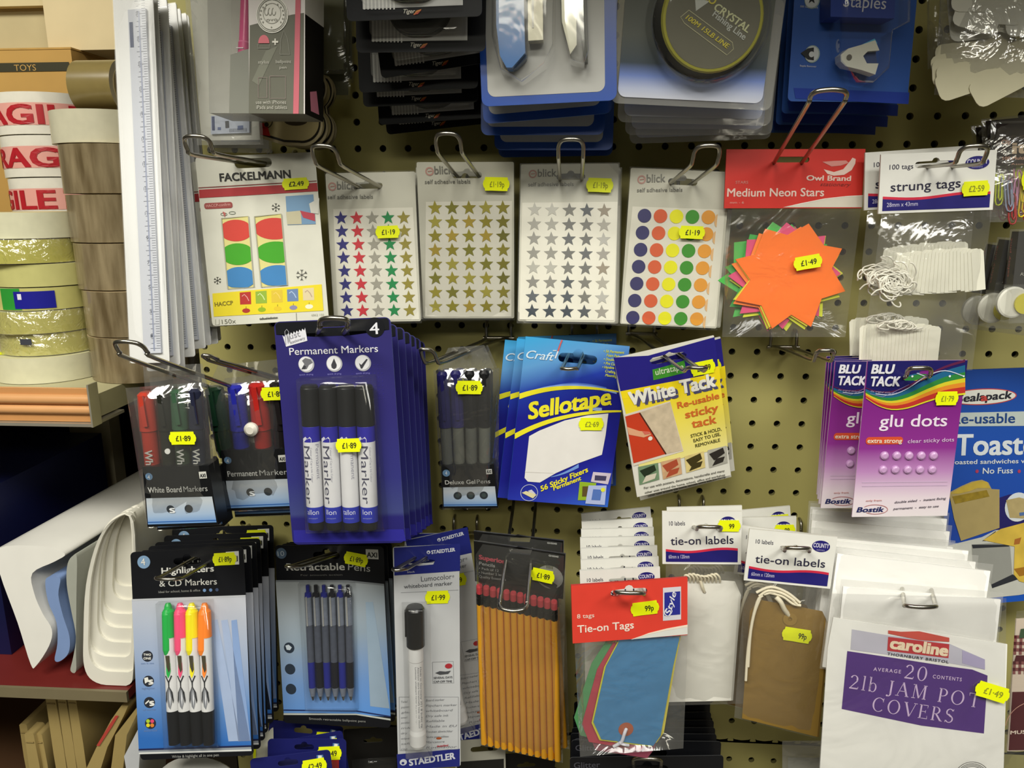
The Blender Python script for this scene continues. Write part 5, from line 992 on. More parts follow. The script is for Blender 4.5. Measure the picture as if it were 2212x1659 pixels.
# ---- glue dots
c = Card([(1875, 780), (2090, 778), (2046, 1114), (1839, 1117)], -.165); G = 'purple glue dot cards'
t = thing('glue_dot_pack', 'purple and white card of glue dots with a rainbow, front of its stack', 'glue dots', c, G); k_ = c.k(); m = MB()
pg = grad([(0, '#e6dde0'), (.12, '#e2d3dc'), (.3, '#b985bb'), (.45, '#8a2f8c'), (.7, '#7c2280'), (1, '#6f1f74')], c.y0, c.y1)
m.slab([(c.x0, c.y0), (c.x1, c.y0), (c.x1, c.y1), (c.x0, c.y1)], -.0011, 0, pg, '#c9a9c9', [euro(c(1978, 816), 62 * k_, 15 * k_)])
slot = c.P([(1950, 818), (1956, 812), (1980, 806), (1990, 801), (2004, 800), (2012, 806), (2004, 816), (1990, 822), (1955, 822)])
curve = [(1869, 852), (1895, 866), (1925, 872), (1960, 866), (2000, 850), (2040, 836), (2084, 828)]
def band(off0, off1, z, h):
    A = [(x, y + off0 * (.3 + .7 * i / 6)) for i, (x, y) in enumerate(curve)]; B = [(x, y + off1 * (.3 + .7 * i / 6)) for i, (x, y) in enumerate(curve)]
    SA, SB = [tuple(p) for p in smooth(A, 3)], [tuple(p) for p in smooth(B, 3)]; m.poly(c.P(SA + SB[::-1]), z, mat(h, .4))
m.poly(c.P([(1875, 780), (2090, 778), (2085, 822)] + curve[::-1]), .0003, mat('#1f1d5e', .35), [slot[::-1]])
for o0, o1, h in ((-52, -46, '#5a2046'), (-40, -24, '#1f5f86'), (-25, -11, '#2e7f3a'), (-12, -2, '#cfc22e'), (-3, 8, '#d8862a'), (7, 20, '#b8322a')): band(o0, o1, .0005 + (60 + o0) * 4e-6, h)
band(20, 24, .001, '#d6d02e'); m.stroke(c.P([tuple(p) for p in smooth([(1890, 850), (1925, 852), (1960, 838), (2000, 812), (2040, 800), (2080, 812)], 4)]), .0007, .0011, mat('#c9cfe0', .4)); m.disc(c(2080, 812), 2 * k_, .0012, '#dfe3ee', 8); m.disc(c(2050, 812), 2.5 * k_, .0012, '#dfe3ee', 8)
m.stroke(c.P([(1878, 850), (1905, 857), (1930, 846), (1962, 830)]), .0004, .0011, mat('#8a86c0', .4))
m.text('BLU', c(1881, 806), c(1929, 806), 20 * k_, .0011, wt, .03, .12); m.text('TACK', c(1879, 833), c(1941, 833), 21 * k_, .0011, wt, .03, .12)
m.text('the original sticky stuff', c(1879, 846), c(1936, 851), 4 * k_, .0011, mat('#a9a4c4', .5)); m.text('glu dots', c(1899, 922), c(2044, 920), 28 * k_, .0004, mat('#e6d6e8', .45), .008)
m.poly(rr(*c(1869, 960), *c(1951, 943), .0028), .0004, mat('#d0502f', .45)); m.text('extra strong', c(1873, 956), c(1947, 956), 10 * k_, .0007, mat('#ead9c4', .5), .015); m.text('clear sticky dots', c(1960, 957), c(2060, 953), 9 * k_, .0004, mat('#d9b9dc', .5), .004)
for y in (984, 1014):
    for i in range(5): q = c((1910 if y == 984 else 1907) + 26.5 * i, y); m.rod((*q, .0002), (*q, .0022), [(0, 10 * k_, mat('#b284b6', .2)), (.6, 8.5 * k_, mat('#c79dca', .2)), (1, 5 * k_, mat('#d3b0d5', .2))], 14)
for y in (1042, 1050): m.stroke(c.P([(1862, y), (2046, y - 2)]), .0008, .0003, mat('#c9aecb', .5))
m.text('Bostik', c(1850, 1106), c(1908, 1105), 12 * k_, .0004, mat('#22285e', .45), .02, .2); m.stroke([c(1890 + 27 * math.cos(a), 1100 + 10 * math.sin(a)) for a in [math.radians(-150 + 15 * i) for i in range(20)]], .0005, .0004, mat('#b06a6a', .5)); m.text('only from', c(1870, 1083), c(1904, 1082), 4 * k_, .0004, mat('#c98a86', .5), .01)
m.text('double sided  -  instant fixing', c(1932, 1087), c(2043, 1078), 5.5 * k_, .0004, mat('#6c6470', .5), .01, .2); m.text('permanent  -  easy to use', c(1929, 1101), c(2027, 1095), 5.5 * k_, .0004, mat('#6c6470', .5), .01, .2)
m.obj('printed_card', t); sticker(t, c, (2020, 861), (2070, 860), 30, '£1·79', .0016, faint=True)
for i, (p, y, r_) in enumerate((((1804, 781), -.125, -.5), ((1797, 778), -.110, -.2), ((1791, 774), -.095, .3), ((1786, 770), -.080, .8))): clone(t, frame_at(c, (c.x0, c.y1), p, y, r_), ('purple glue dot card left of the front one, its letter g showing', 'purple glue dot card third in its stack, a thin edge', 'purple glue dot card fourth in its stack, a thin edge', 'purple glue dot card deepest in its stack, a thin edge nearest the bare pegboard')[i])

# ---- toaster bags
c = Card([(2046, 797), (2330, 793), (2316, 1286), (2036, 1316)], -.05); t = thing('toaster_bag_pack', 'blue packet of toaster bags with sandwich pictures at the right edge', 'toaster bags', c); k_ = c.k(); m = MB()
bb = grad([(0, '#1a4fae'), (.06, '#1a4fae'), (.35, '#203f94'), (.45, '#1e48a2'), (.8, '#1c4a9e'), (1, '#173a80')], c.y0, c.y1)
m.slab([(c.x0, c.y0), (c.x1, c.y0), (c.x1, c.y1), (c.x0, c.y1)], -.003, 0, bb, '#16346e'); lt = mat('#c7cdd2', .45)
m.disc(c(2122, 857), 82 * k_, .0003, mat('#b4413c', .4), 40, 17.5 * k_); m.disc(c(2121, 857), 80 * k_, .0005, mat('#cbccc4', .4), 40, 15.5 * k_); m.text('Sealapack', c(2066, 869), c(2184, 860), 17 * k_, .0007, mat('#25262e', .45), .02, .15); m.text('a', c(2118, 866), c(2131, 865), 12 * k_ * 1.3, .0009, mat('#b4413c', .45), .025)
m.poly(c.P([(2052, 892), (2330, 886), (2330, 919), (2050, 921)]), .0003, mat('#aeb8b4', .45)); m.text('Re-usable', c(2055, 915), c(2191, 913), 22 * k_, .0006, mat('#1f3f78', .45), .01); m.text('Toaster', c(2062, 983), c(2262, 980), 46 * k_, .0004, lt, .018); m.text('bags', c(2270, 982), c(2330, 980), 46 * k_, .0004, lt, .018)
m.text('Toasted sandwiches without the mess', c(2050, 1003), c(2330, 998), 10 * k_, .0004, lt, .01); m.text('No Fuss', c(2122, 1023), c(2187, 1022), 13 * k_, .0004, lt, .01); m.text('No Mess', c(2213, 1022), c(2280, 1021), 13 * k_, .0004, lt, .01)
for x in (2110, 2201): m.disc(c(x, 1018), 4 * k_, .0004, mat('#a23a58', .4), 10)
dl = mat('#26225e', .4); m.poly(c.P([(2158, 1075), (2180, 1068), (2330, 1060), (2330, 1150), (2150, 1150)]), .0003, dl)
m.poly(c.P([(2049, 1064), (2075, 1050), (2098, 1040), (2120, 1036), (2134, 1042), (2141, 1056), (2158, 1057), (2158, 1140), (2075, 1168), (2060, 1120)]), .0006, mat('#a08f5e', .45, 0, .1, 80)); m.poly(c.P([(2052, 1066), (2080, 1050), (2110, 1038), (2130, 1040), (2138, 1054), (2110, 1054), (2095, 1060), (2070, 1066)]), .0008, mat('#b59c3e', .45, 0, .2, 80)); m.poly(c.P([(2056, 1072), (2130, 1058), (2136, 1072), (2062, 1088)]), .0009, mat('#8a7424', .5, 0, .4, 200))
m.disc(c(2198, 1095), 32 * k_, .0006, lt, 28); m.poly(c.P([(2172, 1080), (2200, 1074), (2216, 1078), (2216, 1120), (2180, 1118)]), .0008, mat('#a9986a', .45, 0, .2, 100)); m.poly(c.P([(2200, 1107), (2216, 1105), (2216, 1112), (2201, 1114)]), .001, '#4f6a9a')
gw = mat('#b9bab2', .4); m.poly(c.P([(2040, 1180), (2120, 1160), (2150, 1145), (2330, 1130), (2330, 1262), (2200, 1285), (2130, 1292), (2042, 1300)]), .0005, gw); m.poly(c.P([(2098, 1176), (2180, 1170), (2186, 1245), (2140, 1262), (2100, 1215)]), .0007, mat('#8f908a', .35)); m.poly(c.P([(2120, 1168), (2150, 1146), (2146, 1158), (2128, 1168)]), .0009, '#4a4a46')
m.poly(c.P([(2098, 1176), (2180, 1176), (2178, 1180), (2100, 1184)]), .0009, '#2b2d33'); m.poly(c.P([(2140, 1262), (2186, 1240), (2200, 1250), (2142, 1270)]), .0009, '#2b2d33')
m.poly(c.P([(2122, 1166), (2160, 1142), (2212, 1128), (2330, 1110), (2330, 1230), (2230, 1262), (2200, 1255), (2188, 1240), (2190, 1180), (2150, 1172)]), .0011, mat('#c9ab45', .5, 0, .3, 50)); m.poly(c.P([(2190, 1164), (2204, 1160), (2200, 1174), (2188, 1176)]), .0013, '#a0622a'); m.poly(c.P([(2188, 1228), (2230, 1220), (2240, 1236), (2200, 1244)]), .0013, mat('#9a6a22', .5)); m.obj('printed_packet', t)

# ================================================================== bottom row
def black_header(m, c, k_, n, lines, div, badge=True):
    pass
# ---- highlighters
c = Card([(284, 1195), (528, 1179), (545, 1634), (301, 1640)], -.135); G = 'black-headed highlighter cards'
t = thing('highlighter_card', 'black-headed card of four neon highlighters, front of its stack', 'highlighter pack', c, G); k_ = c.k(); m = MB()
blk = mat('#15161a', .3, 0, .2, 50, .5); m.slab(rr(c.x0, c.y0, c.x1, c.y1, .004), -.0009, 0, blk, '#2c2d30', [euro(c(404, 1212), 60 * k_, 15 * k_)])
def skyprint(m, c, q, z, y0, y1):
    m.poly(c.P(q), z, grad([(0, '#2f68b4'), (.25, '#5f88c0'), (.55, '#95a6c4'), (1, '#bcbfc8')], y0, y1, 'Y', .4, .12))
q = [(285, 1298), (531, 1288), (543, 1611), (300, 1619)]; skyprint(m, c, q, .0003, c(0, 1619)[1] + (c(300, 1619)[1] - c(0, 1619)[1]) * 0, c(285, 1300)[1])
m.poly(c.P([(285, 1294), (531, 1285), (531, 1289), (285, 1298)]), .0005, mat('#b9bcc2', .4))
for x0, x1, x2 in ((478, 492, 541), (500, 512, 542), (455, 470, 520)): m.poly(c.P([(x0, 1340), (x1, 1338), (x2, 1600), (x2 - 26, 1601)]), .0005, mat('#86a0cc' if x0 == 500 else '#9fb0cf', .4))
m.poly(c.P([(300, 1617), (543, 1609), (543, 1612), (300, 1621)]), .0006, mat('#232b52', .4)); m.poly(c.P([(300, 1621), (543, 1613), (544, 1622), (301, 1629)]), .0006, mat('#8f959d', .35)); m.poly(c.P([(301, 1625), (544, 1618), (544, 1621), (301, 1628)]), .0008, mat('#dadbd8', .35))
wt2 = mat('#dcdcd6', .45); m.disc(c(311, 1214), 14 * k_, .0004, mat('#7f9fc0', .4), 26); m.text('4', c(306, 1221), c(315, 1220), 15 * k_, .0007, wt2, .006)
m.text('Highlighters', c(350, 1240), c(462, 1234), 14 * k_, .0004, wt2, .016); m.text('& CD Markers', c(345, 1267), c(469, 1262), 14 * k_, .0004, mat('#c4c4be', .45), .004); m.text('Ideal for school, home & office', c(343, 1281), c(433, 1277), 5 * k_, .0004, mat('#7f7f7c', .5), .01)
for i, h in enumerate(('#6f8fb8', '#5f7ca8', '#3c4a66')): m.disc(c(442 + 13.5 * i, 1275 - .6 * i), 3.6 * k_, .0004, mat(h, .4), 12)
m.poly(c.P([(488, 1192), (516, 1190), (517, 1219), (489, 1220)]), .0004, wt2); m.text('AXI', c(491, 1213), c(514, 1212), 12 * k_, .0006, '#222222', .02); m.text('Write & highlight all in one pen', c(372, 1637), c(473, 1633), 6 * k_, .0004, mat('#9a9a96', .5))
for i, y in enumerate((1417, 1471, 1517, 1562)):
    x = 319 + 2.2 * i; m.disc(c(x, y), 12 * k_, .0006, mat('#2a2d36', .4), 24); m.text(('two in one', 'highlighter', 'cd marker', 'assorted')[i], c(x - 14, y + 18), c(x + 14, y + 17), 4.5 * k_, .0006, mat('#6f86b0', .5))
    if i == 0: m.text('TWO', c(x - 8, y - 1), c(x + 8, y - 1), 5 * k_, .0008, wt2, .02); m.text('ONE', c(x - 8, y + 7), c(x + 8, y + 7), 5 * k_, .0008, wt2, .02)
    if i in (1, 2): m.text('S', c(x + 2, y + 7), c(x + 10, y + 6), 10 * k_, .0008, wt2, .05); m.poly(c.P([(x - 9, y - 7), (x - 1, y - 9), (x + 1, y), (x - 7, y + 5)] if i == 1 else [(x - 9, y + 1), (x - 1, y - 6), (x, y - 3), (x - 8, y + 4)]), .0008, wt2)
    if i == 3:
        for j, h in enumerate(('#a8c83a', '#d8486f', '#d8cf2a', '#d88030')): m.disc(c(x - 5 + 9 * (j % 2), y - 5 + 9 * (j // 2)), 4.2 * k_, .0008, mat(h, .4), 12)
m.obj('backing_card', t)
for i, (h, x0, x1) in enumerate((('#21b04b', 362, 376), ('#f0527e', 388, 401), ('#f4e81c', 413, 426), ('#ff8a2a', 441, 451))):
    p = MB(); a, b = c(x0, 1303, .008), c(x1, 1607, .008); r = 13.6 * k_; zc = .0072; H = mat(h, .3, 0, .03); wb = mat('#dedede', .3); bkc = mat('#15161a', .3)
    p.rod((*a, zc), (*b, zc), [(0, r * .35, H), (.02, r * .55, H), (.04, r * .62, H), (.06, r * .95, H), (.24, r * .98, wb), (.245, r * .92, wb), (.76, r * .95, bkc), (1, r * .84, bkc)], 18)
    A, B = Vector(a), Vector(b); d = (B - A).normalized(); e = Vector((-d.y, d.x)); L = (B - A).length; Q = lambda f, o: A + d * (L * f) + e * (o * r)
    def face(pts, mm, lift=1.02):
        p.add([(*Q(f, o), zc + r * lift * math.sqrt(max(0, 1 - (o * .9) ** 2))) for f, o in pts], [tuple(range(len(pts)))], mm)
    face([(.40, -.25), (.41, .35), (.47, .38), (.50, .2), (.52, -.05), (.49, -.3)], mat(h, .4)); face([(.36, -.35), (.36, .3), (.46, .35), (.48, .1), (.44, -.2)], mat('#46402e', .4), 1.035)
    for sg in (-1, 1): face([(.505, sg * .55), (.55, sg * .1), (.58, sg * .08), (.62, sg * .5), (.68, sg * .62), (.70, sg * .5), (.63, sg * .3), (.575, -sg * .05), (.545, -sg * .05), (.5, sg * .4)], mat('#26282c', .4))
    face([(.585, -.15), (.61, -.32), (.66, -.36), (.72, -.2), (.74, .1), (.70, .32), (.64, .35), (.60, .2)], mat('#7f8288', .4)); face([(.60, .05), (.66, .25), (.72, .12), (.67, 0)], mat('#d9dbe0', .4), 1.035)
    o = p.obj('highlighter_pen', t)
    q = MB(); A3 = c(x0 - 5, 1318, .012); B3 = c(x1 - 16, 1420, .012); q.rod((*A3, zc + r * .35), (*B3, zc + r * .42), [(0, r * .5, H), (.1, r * .72, H), (.85, r * .7, H), (.95, r * .5, H), (1, r * .2, H)], 12); q.obj('pocket_clip', o)
m = MB(); m.dome(c.P([(344, 1298), (462, 1293), (478, 1608), (362, 1612)][::-1]), .0006, .0138, BLIS, .3); m.obj('blister', t); sticker(t, c, (459, 1209), (511, 1206), 27, '£1·89p', .0006)
for i, (p, y) in enumerate((((541, 1178), -.117), ((553, 1170), -.099), ((562, 1163), -.081), ((577, 1150), -.063), ((590, 1134), -.045))): clone(t, frame_at(c, (c.x1, c.y1), p, y, -.3 * i), ('black-headed highlighter card just behind the front one', 'black-headed highlighter card third in its stack', 'black-headed highlighter card fourth in its stack', 'black-headed highlighter card fifth, its white logo corner showing', 'black-headed highlighter card deepest in its stack')[i])

# ---- retractable pens
c = Card([(594, 1177), (826, 1181), (846, 1572), (613, 1562)], -.085); G = 'black-headed retractable pen cards'
t = thing('retractable_pen_card', 'black-headed card of blue and black retractable pens', 'pen pack', c, G); k_ = c.k(); m = MB()
m.slab(rr(c.x0, c.y0, c.x1, c.y1, .004), -.0009, 0, blk, '#2c2d30', [euro(c(705, 1200), 60 * k_, 15 * k_)])
m.poly(c.P([(596, 1257), (752, 1256), (830, 1264), (844, 1548), (700, 1540), (613, 1540)]), .0003, grad([(0, '#5b8ed2'), (.25, '#6a8fc4'), (.6, '#8d9dac'), (1, '#a3a9ac')], c.y0 + .012, c.y0 + .15, 'Y', .4, -.2))
m.poly(c.P([(613, 1532), (770, 1534), (844, 1546), (844, 1549), (770, 1537), (613, 1535)]), .0005, mat('#22305e', .4)); m.poly(c.P([(613, 1540), (770, 1541), (844, 1552), (844, 1556), (770, 1544), (613, 1544)]), .0005, mat('#b9bcb4', .35)); m.poly(c.P([(596, 1253), (752, 1253), (830, 1261), (830, 1265), (752, 1257), (596, 1257)]), .0005, mat('#7f8488', .35))
m.text('Retractable', c(620, 1232), c(745, 1231), 16 * k_, .0004, mat('#bcbcb6', .45), .012); m.text('Pens', c(752, 1231), c(800, 1235), 16 * k_, .0004, mat('#a9a9a4', .45), .002); m.disc(c(608, 1195), 12 * k_, .0004, mat('#52657a', .4), 22); m.text('10', c(601, 1201), c(615, 1200), 11 * k_, .0007, mat('#aab4bc', .5)); m.text('Smooth retractable ballpoint pens', c(668, 1554), c(790, 1560), 5 * k_, .0004, mat('#8f8f8a', .5)); m.text('For smooth action', c(650, 1244), c(740, 1243), 4 * k_, .0004, mat('#6a6a66', .5))
m.poly(c.P([(790, 1186), (817, 1187), (818, 1208), (791, 1207)]), .0004, mat('#c9c9c2', .45)); m.text('AXI', c(793, 1203), c(815, 1204), 11 * k_, .0006, '#222222', .02)
for i, y in enumerate((1399, 1445, 1488)): m.disc(c(625 + 2 * i, y), 12 * k_, .0005, mat('#2b3440', .4), 22)
m.poly(c.P([(617, 1394), (624, 1392), (631, 1398), (627, 1404), (620, 1403)]), .0007, mat('#b9c4cc', .4)); m.poly(c.P([(790, 1300), (806, 1300), (842, 1530), (800, 1525)]), .0005, mat('#8fa2b4', .4)); m.obj('backing_card', t)
for i in range(6):
    p = MB(); a, b = c(664 + 17.4 * i, 1264, .006), c(676 + 16.4 * i, 1513, .006); r = 8.2 * k_; zc = .0055; h = '#20267e' if i % 2 == 0 else '#191a22'; H = mat(h, .25, 0, .1); clr = mat('#6d7482', .12, 0, .25, 200, .8)
    p.rod((*a, zc), (*b, zc), [(0, r * .5, H), (.06, r * .5, H), (.065, r * .85, H), (.1, r * .95, clr), (.34, r * .95, mat('#4a4f5c', .15, 0, .2, 200, .8)), (.66, r * .98, H), (.885, r * .95, clr), (.96, r * .6, STEEL), (1, r * .2, STEEL)], 14)
    o = p.obj('ballpoint_pen', t); q = MB(); A, B = Vector(a), Vector(b); u = A.lerp(B, .09); w = A.lerp(B, .34); q.box((min(u.x, w.x) - r * .2, w.y, zc + r), (max(u.x, w.x) + r * .1, u.y, zc + r * 1.35), film(.3, .5, .08, .1, 20)); q.obj('pocket_clip', o)
m = MB(); m.dome(c.P([(648, 1256), (768, 1256), (776, 1530), (664, 1530)][::-1]), .0006, .0125, BLIS, .3); m.obj('blister', t); sticker(t, c, (743, 1203), (795, 1213), 27, '£1·89p', .0006)
for i, (p, y) in enumerate((((836, 1176), -.068), ((846, 1172), -.052))): clone(t, frame_at(c, (c.x1, c.y1), p, y, .4), ('black-headed retractable pen card just behind the front one', 'black-headed retractable pen card deepest in its stack')[i])

# ---- single whiteboard marker
c = Card([(851, 1183), (994, 1174), (993, 1656), (858, 1664)], -.115); G = 'whiteboard marker cards'
t = thing('whiteboard_marker_card', 'tall silver and blue card of one whiteboard marker, front one', 'marker pack', c, G); k_ = c.k(); m = MB(); sb = mat('#232a78', .35)
m.slab(rr(c.x0, c.y0, c.x1, c.y1, .002), -.0009, 0, mat('#c0c2c4', .35, 0, .06, 30), '#9a9c9c', [euro(c(912, 1210), 56 * k_, 14 * k_)])
m.poly(c.P([(851, 1183), (994, 1174), (994, 1233), (852, 1243)]), .0003, sb, [c.P([(882, 1219), (884, 1212), (930, 1208), (940, 1210), (936, 1219), (905, 1222)])]); m.poly(c.P([(857, 1629), (993, 1617), (993, 1655), (859, 1663)]), .0003, sb); wl2 = mat('#cdd0da', .45)
def staed(x0, y0, x1, y1, cap, z): m.text('STAEDTLER', c(x0 + cap * 1.3, y0), c(x1, y1), cap * k_, z, wl2, .03); m.disc(c(x0 + cap * .45, y0 - cap * .45), cap * .5 * k_, z, wl2, 14); m.disc(c(x0 + cap * .4, y0 - cap * .35), cap * .2 * k_, z + .0002, sb, 10)
staed(922, 1196, 983, 1190, 8, .0006); staed(864, 1653, 983, 1638, 16, .0006)
gt = mat('#55575c', .5); m.text('Lumocolor', c(910, 1256), c(976, 1250), 12 * k_, .0004, gt, 0); m.text('®', c(977, 1247), c(981, 1247), 5 * k_, .0004, gt); m.text('whiteboard marker', c(873, 1271), c(977, 1263), 9 * k_, .0004, gt, .004); m.text('black', c(880, 1237), c(896, 1236), 4 * k_, .0006, wl2)
for q in ([(934, 1430), (979, 1428), (980, 1475), (935, 1476)], [(862, 1505), (990, 1505), (990, 1618), (864, 1621)], [(866, 1280), (990, 1274)]): m.stroke(c.P(q + ([q[0]] if len(q) > 2 else [])), .0004, .0004, mat('#8a8c90', .5))
m.disc(c(969, 1438), 8 * k_, .0006, mat('#a83038', .4), 16, 6 * k_); m.poly(c.P([(940, 1453), (950, 1449), (962, 1450), (974, 1448), (968, 1455), (950, 1457)]), .0006, mat('#4a4c50', .4)); m.text('SEVERAL DAYS', c(937, 1466), c(977, 1464), 5 * k_, .0006, gt, .01); m.text('CAP-OFF TIME', c(937, 1474), c(976, 1473), 5 * k_, .0006, gt, .01)
for i in range(10):
    y = 1512 + 11.3 * i; m.text(('Board marker', 'Flipchart marker', 'whiteboard', 'Dry safe ink', 'Refillable', 'Made in EU', 'Trocken abwischbar', 'Feutre pour tableau', 'Marcatore', 'Rotulador')[i], c(920, y + 3), c(960 + 9 * (i * 7 % 4), y + 1), 5.5 * k_, .0004, mat('#77797e', .5), 0, .2)
    m.text(('Tafel', 'papier', 'glas', 'email', 'porzellan', 'ink', 'dry', 'wipe', 'safe', 'cap')[i], c(866, y + 6), c(880 + 4 * (i % 3), y + 5), 5 * k_, .0004, mat('#8a8c90', .5), 0, .2)
m.disc(c(948, 1594), 6 * k_, .0006, mat('#a8542f', .4), 12, 3 * k_); m.text('deutschland', c(944, 1613), c(968, 1611), 5 * k_, .0006, mat('#b03a48', .5), .02); m.obj('backing_card', t)
p = MB(); a, b = c(896, 1312, .01), c(903, 1612, .01); r = 20 * k_; zc = .0085; wbm = mat('#d9d9d8', .3); kb = mat('#101113', .25, 0, .1, 40, .6)
p.rod((*a, zc), (*b, zc), [(0, r * .85, kb), (.015, r * 1.0, kb), (.27, r * .98, wbm), (.275, r * .78, wbm), (.37, r * .82, wbm), (.375, r * .78, wbm), (.87, r * .82, wbm), (.9, r * .92, wbm), (.98, r * .92, wbm), (1, r * .8, wbm)], 24)
A, B = Vector(a), Vector(b); d = (B - A).normalized(); e = Vector((-d.y, d.x))
for j, (o_, s_) in enumerate(((-.0012, 'Lumocolor whiteboard marker dry safe ink wipe off'), (.0012, 'Attention: store horizontally keep cap closed'), (.0036, 'Made in Germany 351 B bullet tip'))): p.text(s_, A.lerp(B, .40) + e * o_, A.lerp(B, .84) + e * o_, .0016, zc + r * .8, mat('#66686e', .5))
o = p.obj('marker_pen', t); q = MB(); q.box((a[0] - r * 1.08, a[1] - .030, zc - r * .3), (a[0] - r * .7, a[1] - .004, zc + r * .3), kb); q.obj('pocket_clip', o)
m = MB(); m.dome(c.P([(868, 1300), (930, 1298), (934, 1616), (876, 1618)][::-1]), .0006, .0185, BLIS, .35); m.obj('blister', t); sticker(t, c, (918, 1291), (972, 1289), 29, '£1·99', .0008)
clone(t, frame_at(c, (c.x1, c.y1), (1008, 1140), -.076, 9.5), 'tall whiteboard marker card tilted behind the front one, its blue top corner showing'); clone(t, frame_at(c, (c.x1, c.y1), (1006, 1152), -.05, -2.5), 'tall whiteboard marker card deepest, its dark lower part beside the pencils')

# ---- pencils
c = Card([(1024, 1168), (1222, 1196), (1213, 1645), (1038, 1605)], -.115); G = 'pencil packets'
t = thing('pencil_pack', 'clear packet of twelve yellow pencils with red erasers, front one', 'pencil pack', c, G); k_ = c.k(); m = MB()
m.slab(c.P([(1024, 1168), (1222, 1196), (1216, 1293), (1027, 1254)])[::-1], -.001, .001, mat('#141414', .3), holes=[c.P([(1098, 1184), (1120, 1180), (1150, 1186), (1146, 1198), (1100, 1194)])])
m.text('Superior', c(1036, 1206), c(1092, 1216), 11 * k_, .0013, mat('#b04450', .5), .03); g2 = mat('#9a9a96', .5); m.text('Pencils', c(1036, 1218), c(1070, 1224), 8 * k_, .0013, g2, .01)
for i, s_ in enumerate(('• Pack of 12', '• Number 2 lead', 'Quality Essentials')): m.text(s_, c(1036, 1228 + 9 * i), c((1078, 1090, 1094)[i], 1234 + 9.5 * i), 6 * k_, .0013, g2)
m.disc(c(1188, 1245), 28 * k_, .0013, mat('#8a8a86', .4), 26); m.poly(c.P([(1160, 1235), (1205, 1262), (1200, 1275), (1165, 1255)]), .0015, '#141414'); m.text('GH5040', c(1186, 1200), c(1207, 1203), 4 * k_, .0013, mat('#c9c9c4', .5), .02)
for i in range(5): m.stroke(c.P([(1182 + 3 * i, 1218 + i * .5), (1182 + 3 * i, 1226 + i * .5)]), .0006, .0015, '#333330')
m.obj('header_card', t)
for i in range(12):
    u = i / 11; a, b = c(1036 + 161 * u, 1263 + 34 * u, .004), c(1046 + 159 * u, 1604 + 36 * u, .004); r = 7.7 * k_; zc = .0045; p = MB(); ye = mat('#e3a226', .35, 0, .1, 30); A, B = Vector((*a, zc)), Vector((*b, zc))
    p.rod(A.lerp(B, .105), B, [(0, r, ye), (1, r, ye)], 6); o = p.obj('pencil', t)
    q = MB(); q.rod(A, A.lerp(B, .05), [(0, r * .75, mat('#b83a42', .6)), (.15, r * .9, mat('#b83a42', .6)), (1, r * .9, mat('#b83a42', .6))], 14); q.obj('eraser', o)
    q = MB(); fm_ = mat('#1d1c1a', .35, .3); q.rod(A.lerp(B, .045), A.lerp(B, .108), [(0, r * .98, fm_), (.3, r * 1.02, fm_), (.4, r * .95, fm_), (.6, r * 1.02, fm_), (1, r * .99, fm_)], 14); q.obj('ferrule', o)
m = MB(); m.pillow(c.P([(1024, 1166), (1222, 1195), (1216, 1648), (1036, 1610)]), .0012, .011, film(.03, .25, .1, .3, 24), 10, 16, .0008, 61, 4); m.obj('bag', t); sticker(t, c, (1147, 1238), (1198, 1249), 30, '£1·89', .0115)
clone(t, frame_at(c, (c.x0, c.y1), (1025, 1146), -.098, 2), 'packet of pencils behind the front one, only its black header showing')

# ---- small white-headed label packets
def paper_tag_stack(c, t, k_, P, h, n=4, hole=None, z0=.0, step=.0007, off=(.0006, -.0004)):
    for i in range(n)[::-1]:
        m = MB(); o = [(x + off[0] * i, y + off[1] * i) for x, y in c.P(P)]; hs = [circ((c(*hole)[0] + off[0] * i, c(*hole)[1] + off[1] * i), 4 * k_, 12)] if hole else []
        m.slab(o[::-1], z0 - step * i, z0 - step * i + step * .8, mat(h, .55, 0, .05, 50), holes=hs); m.obj('paper_tag', t)
def inner_small(c, t, k_): paper_tag_stack(c, t, k_, [(1268, 1262), (1410, 1258), (1424, 1276), (1424, 1480), (1264, 1486), (1262, 1276)], '#d8d4c6', 3, z0=-.001)
G = 'stack of ten-label packets'
c, t = headed_bag('label_packet', 'white header reading 10 labels directly above the red tag header', [(1254, 1232), (1428, 1224), (1424, 1318), (1254, 1324)], -.152, 'tie-on labels', '48mm x 96mm', (1346, 1252), [(1254, 1320), (1426, 1316), (1432, 1500), (1256, 1506)], inner_small, G, 51, .008)
for i, (p, y, r_) in enumerate((((1254, 1209), -.131, 0), ((1255, 1184), -.112, -.5), ((1253, 1161), -.093, -1.5), ((1255, 1143), -.074, -1), ((1256, 1126), -.055, .3), ((1255, 1109), -.038, 3))): clone(t, frame_at(c, (c.x0, c.y1), p, y, r_), 'white header reading 10 labels, %s up from the red tag header' % ('second', 'third', 'fourth', 'fifth', 'sixth', 'highest and deepest')[i])

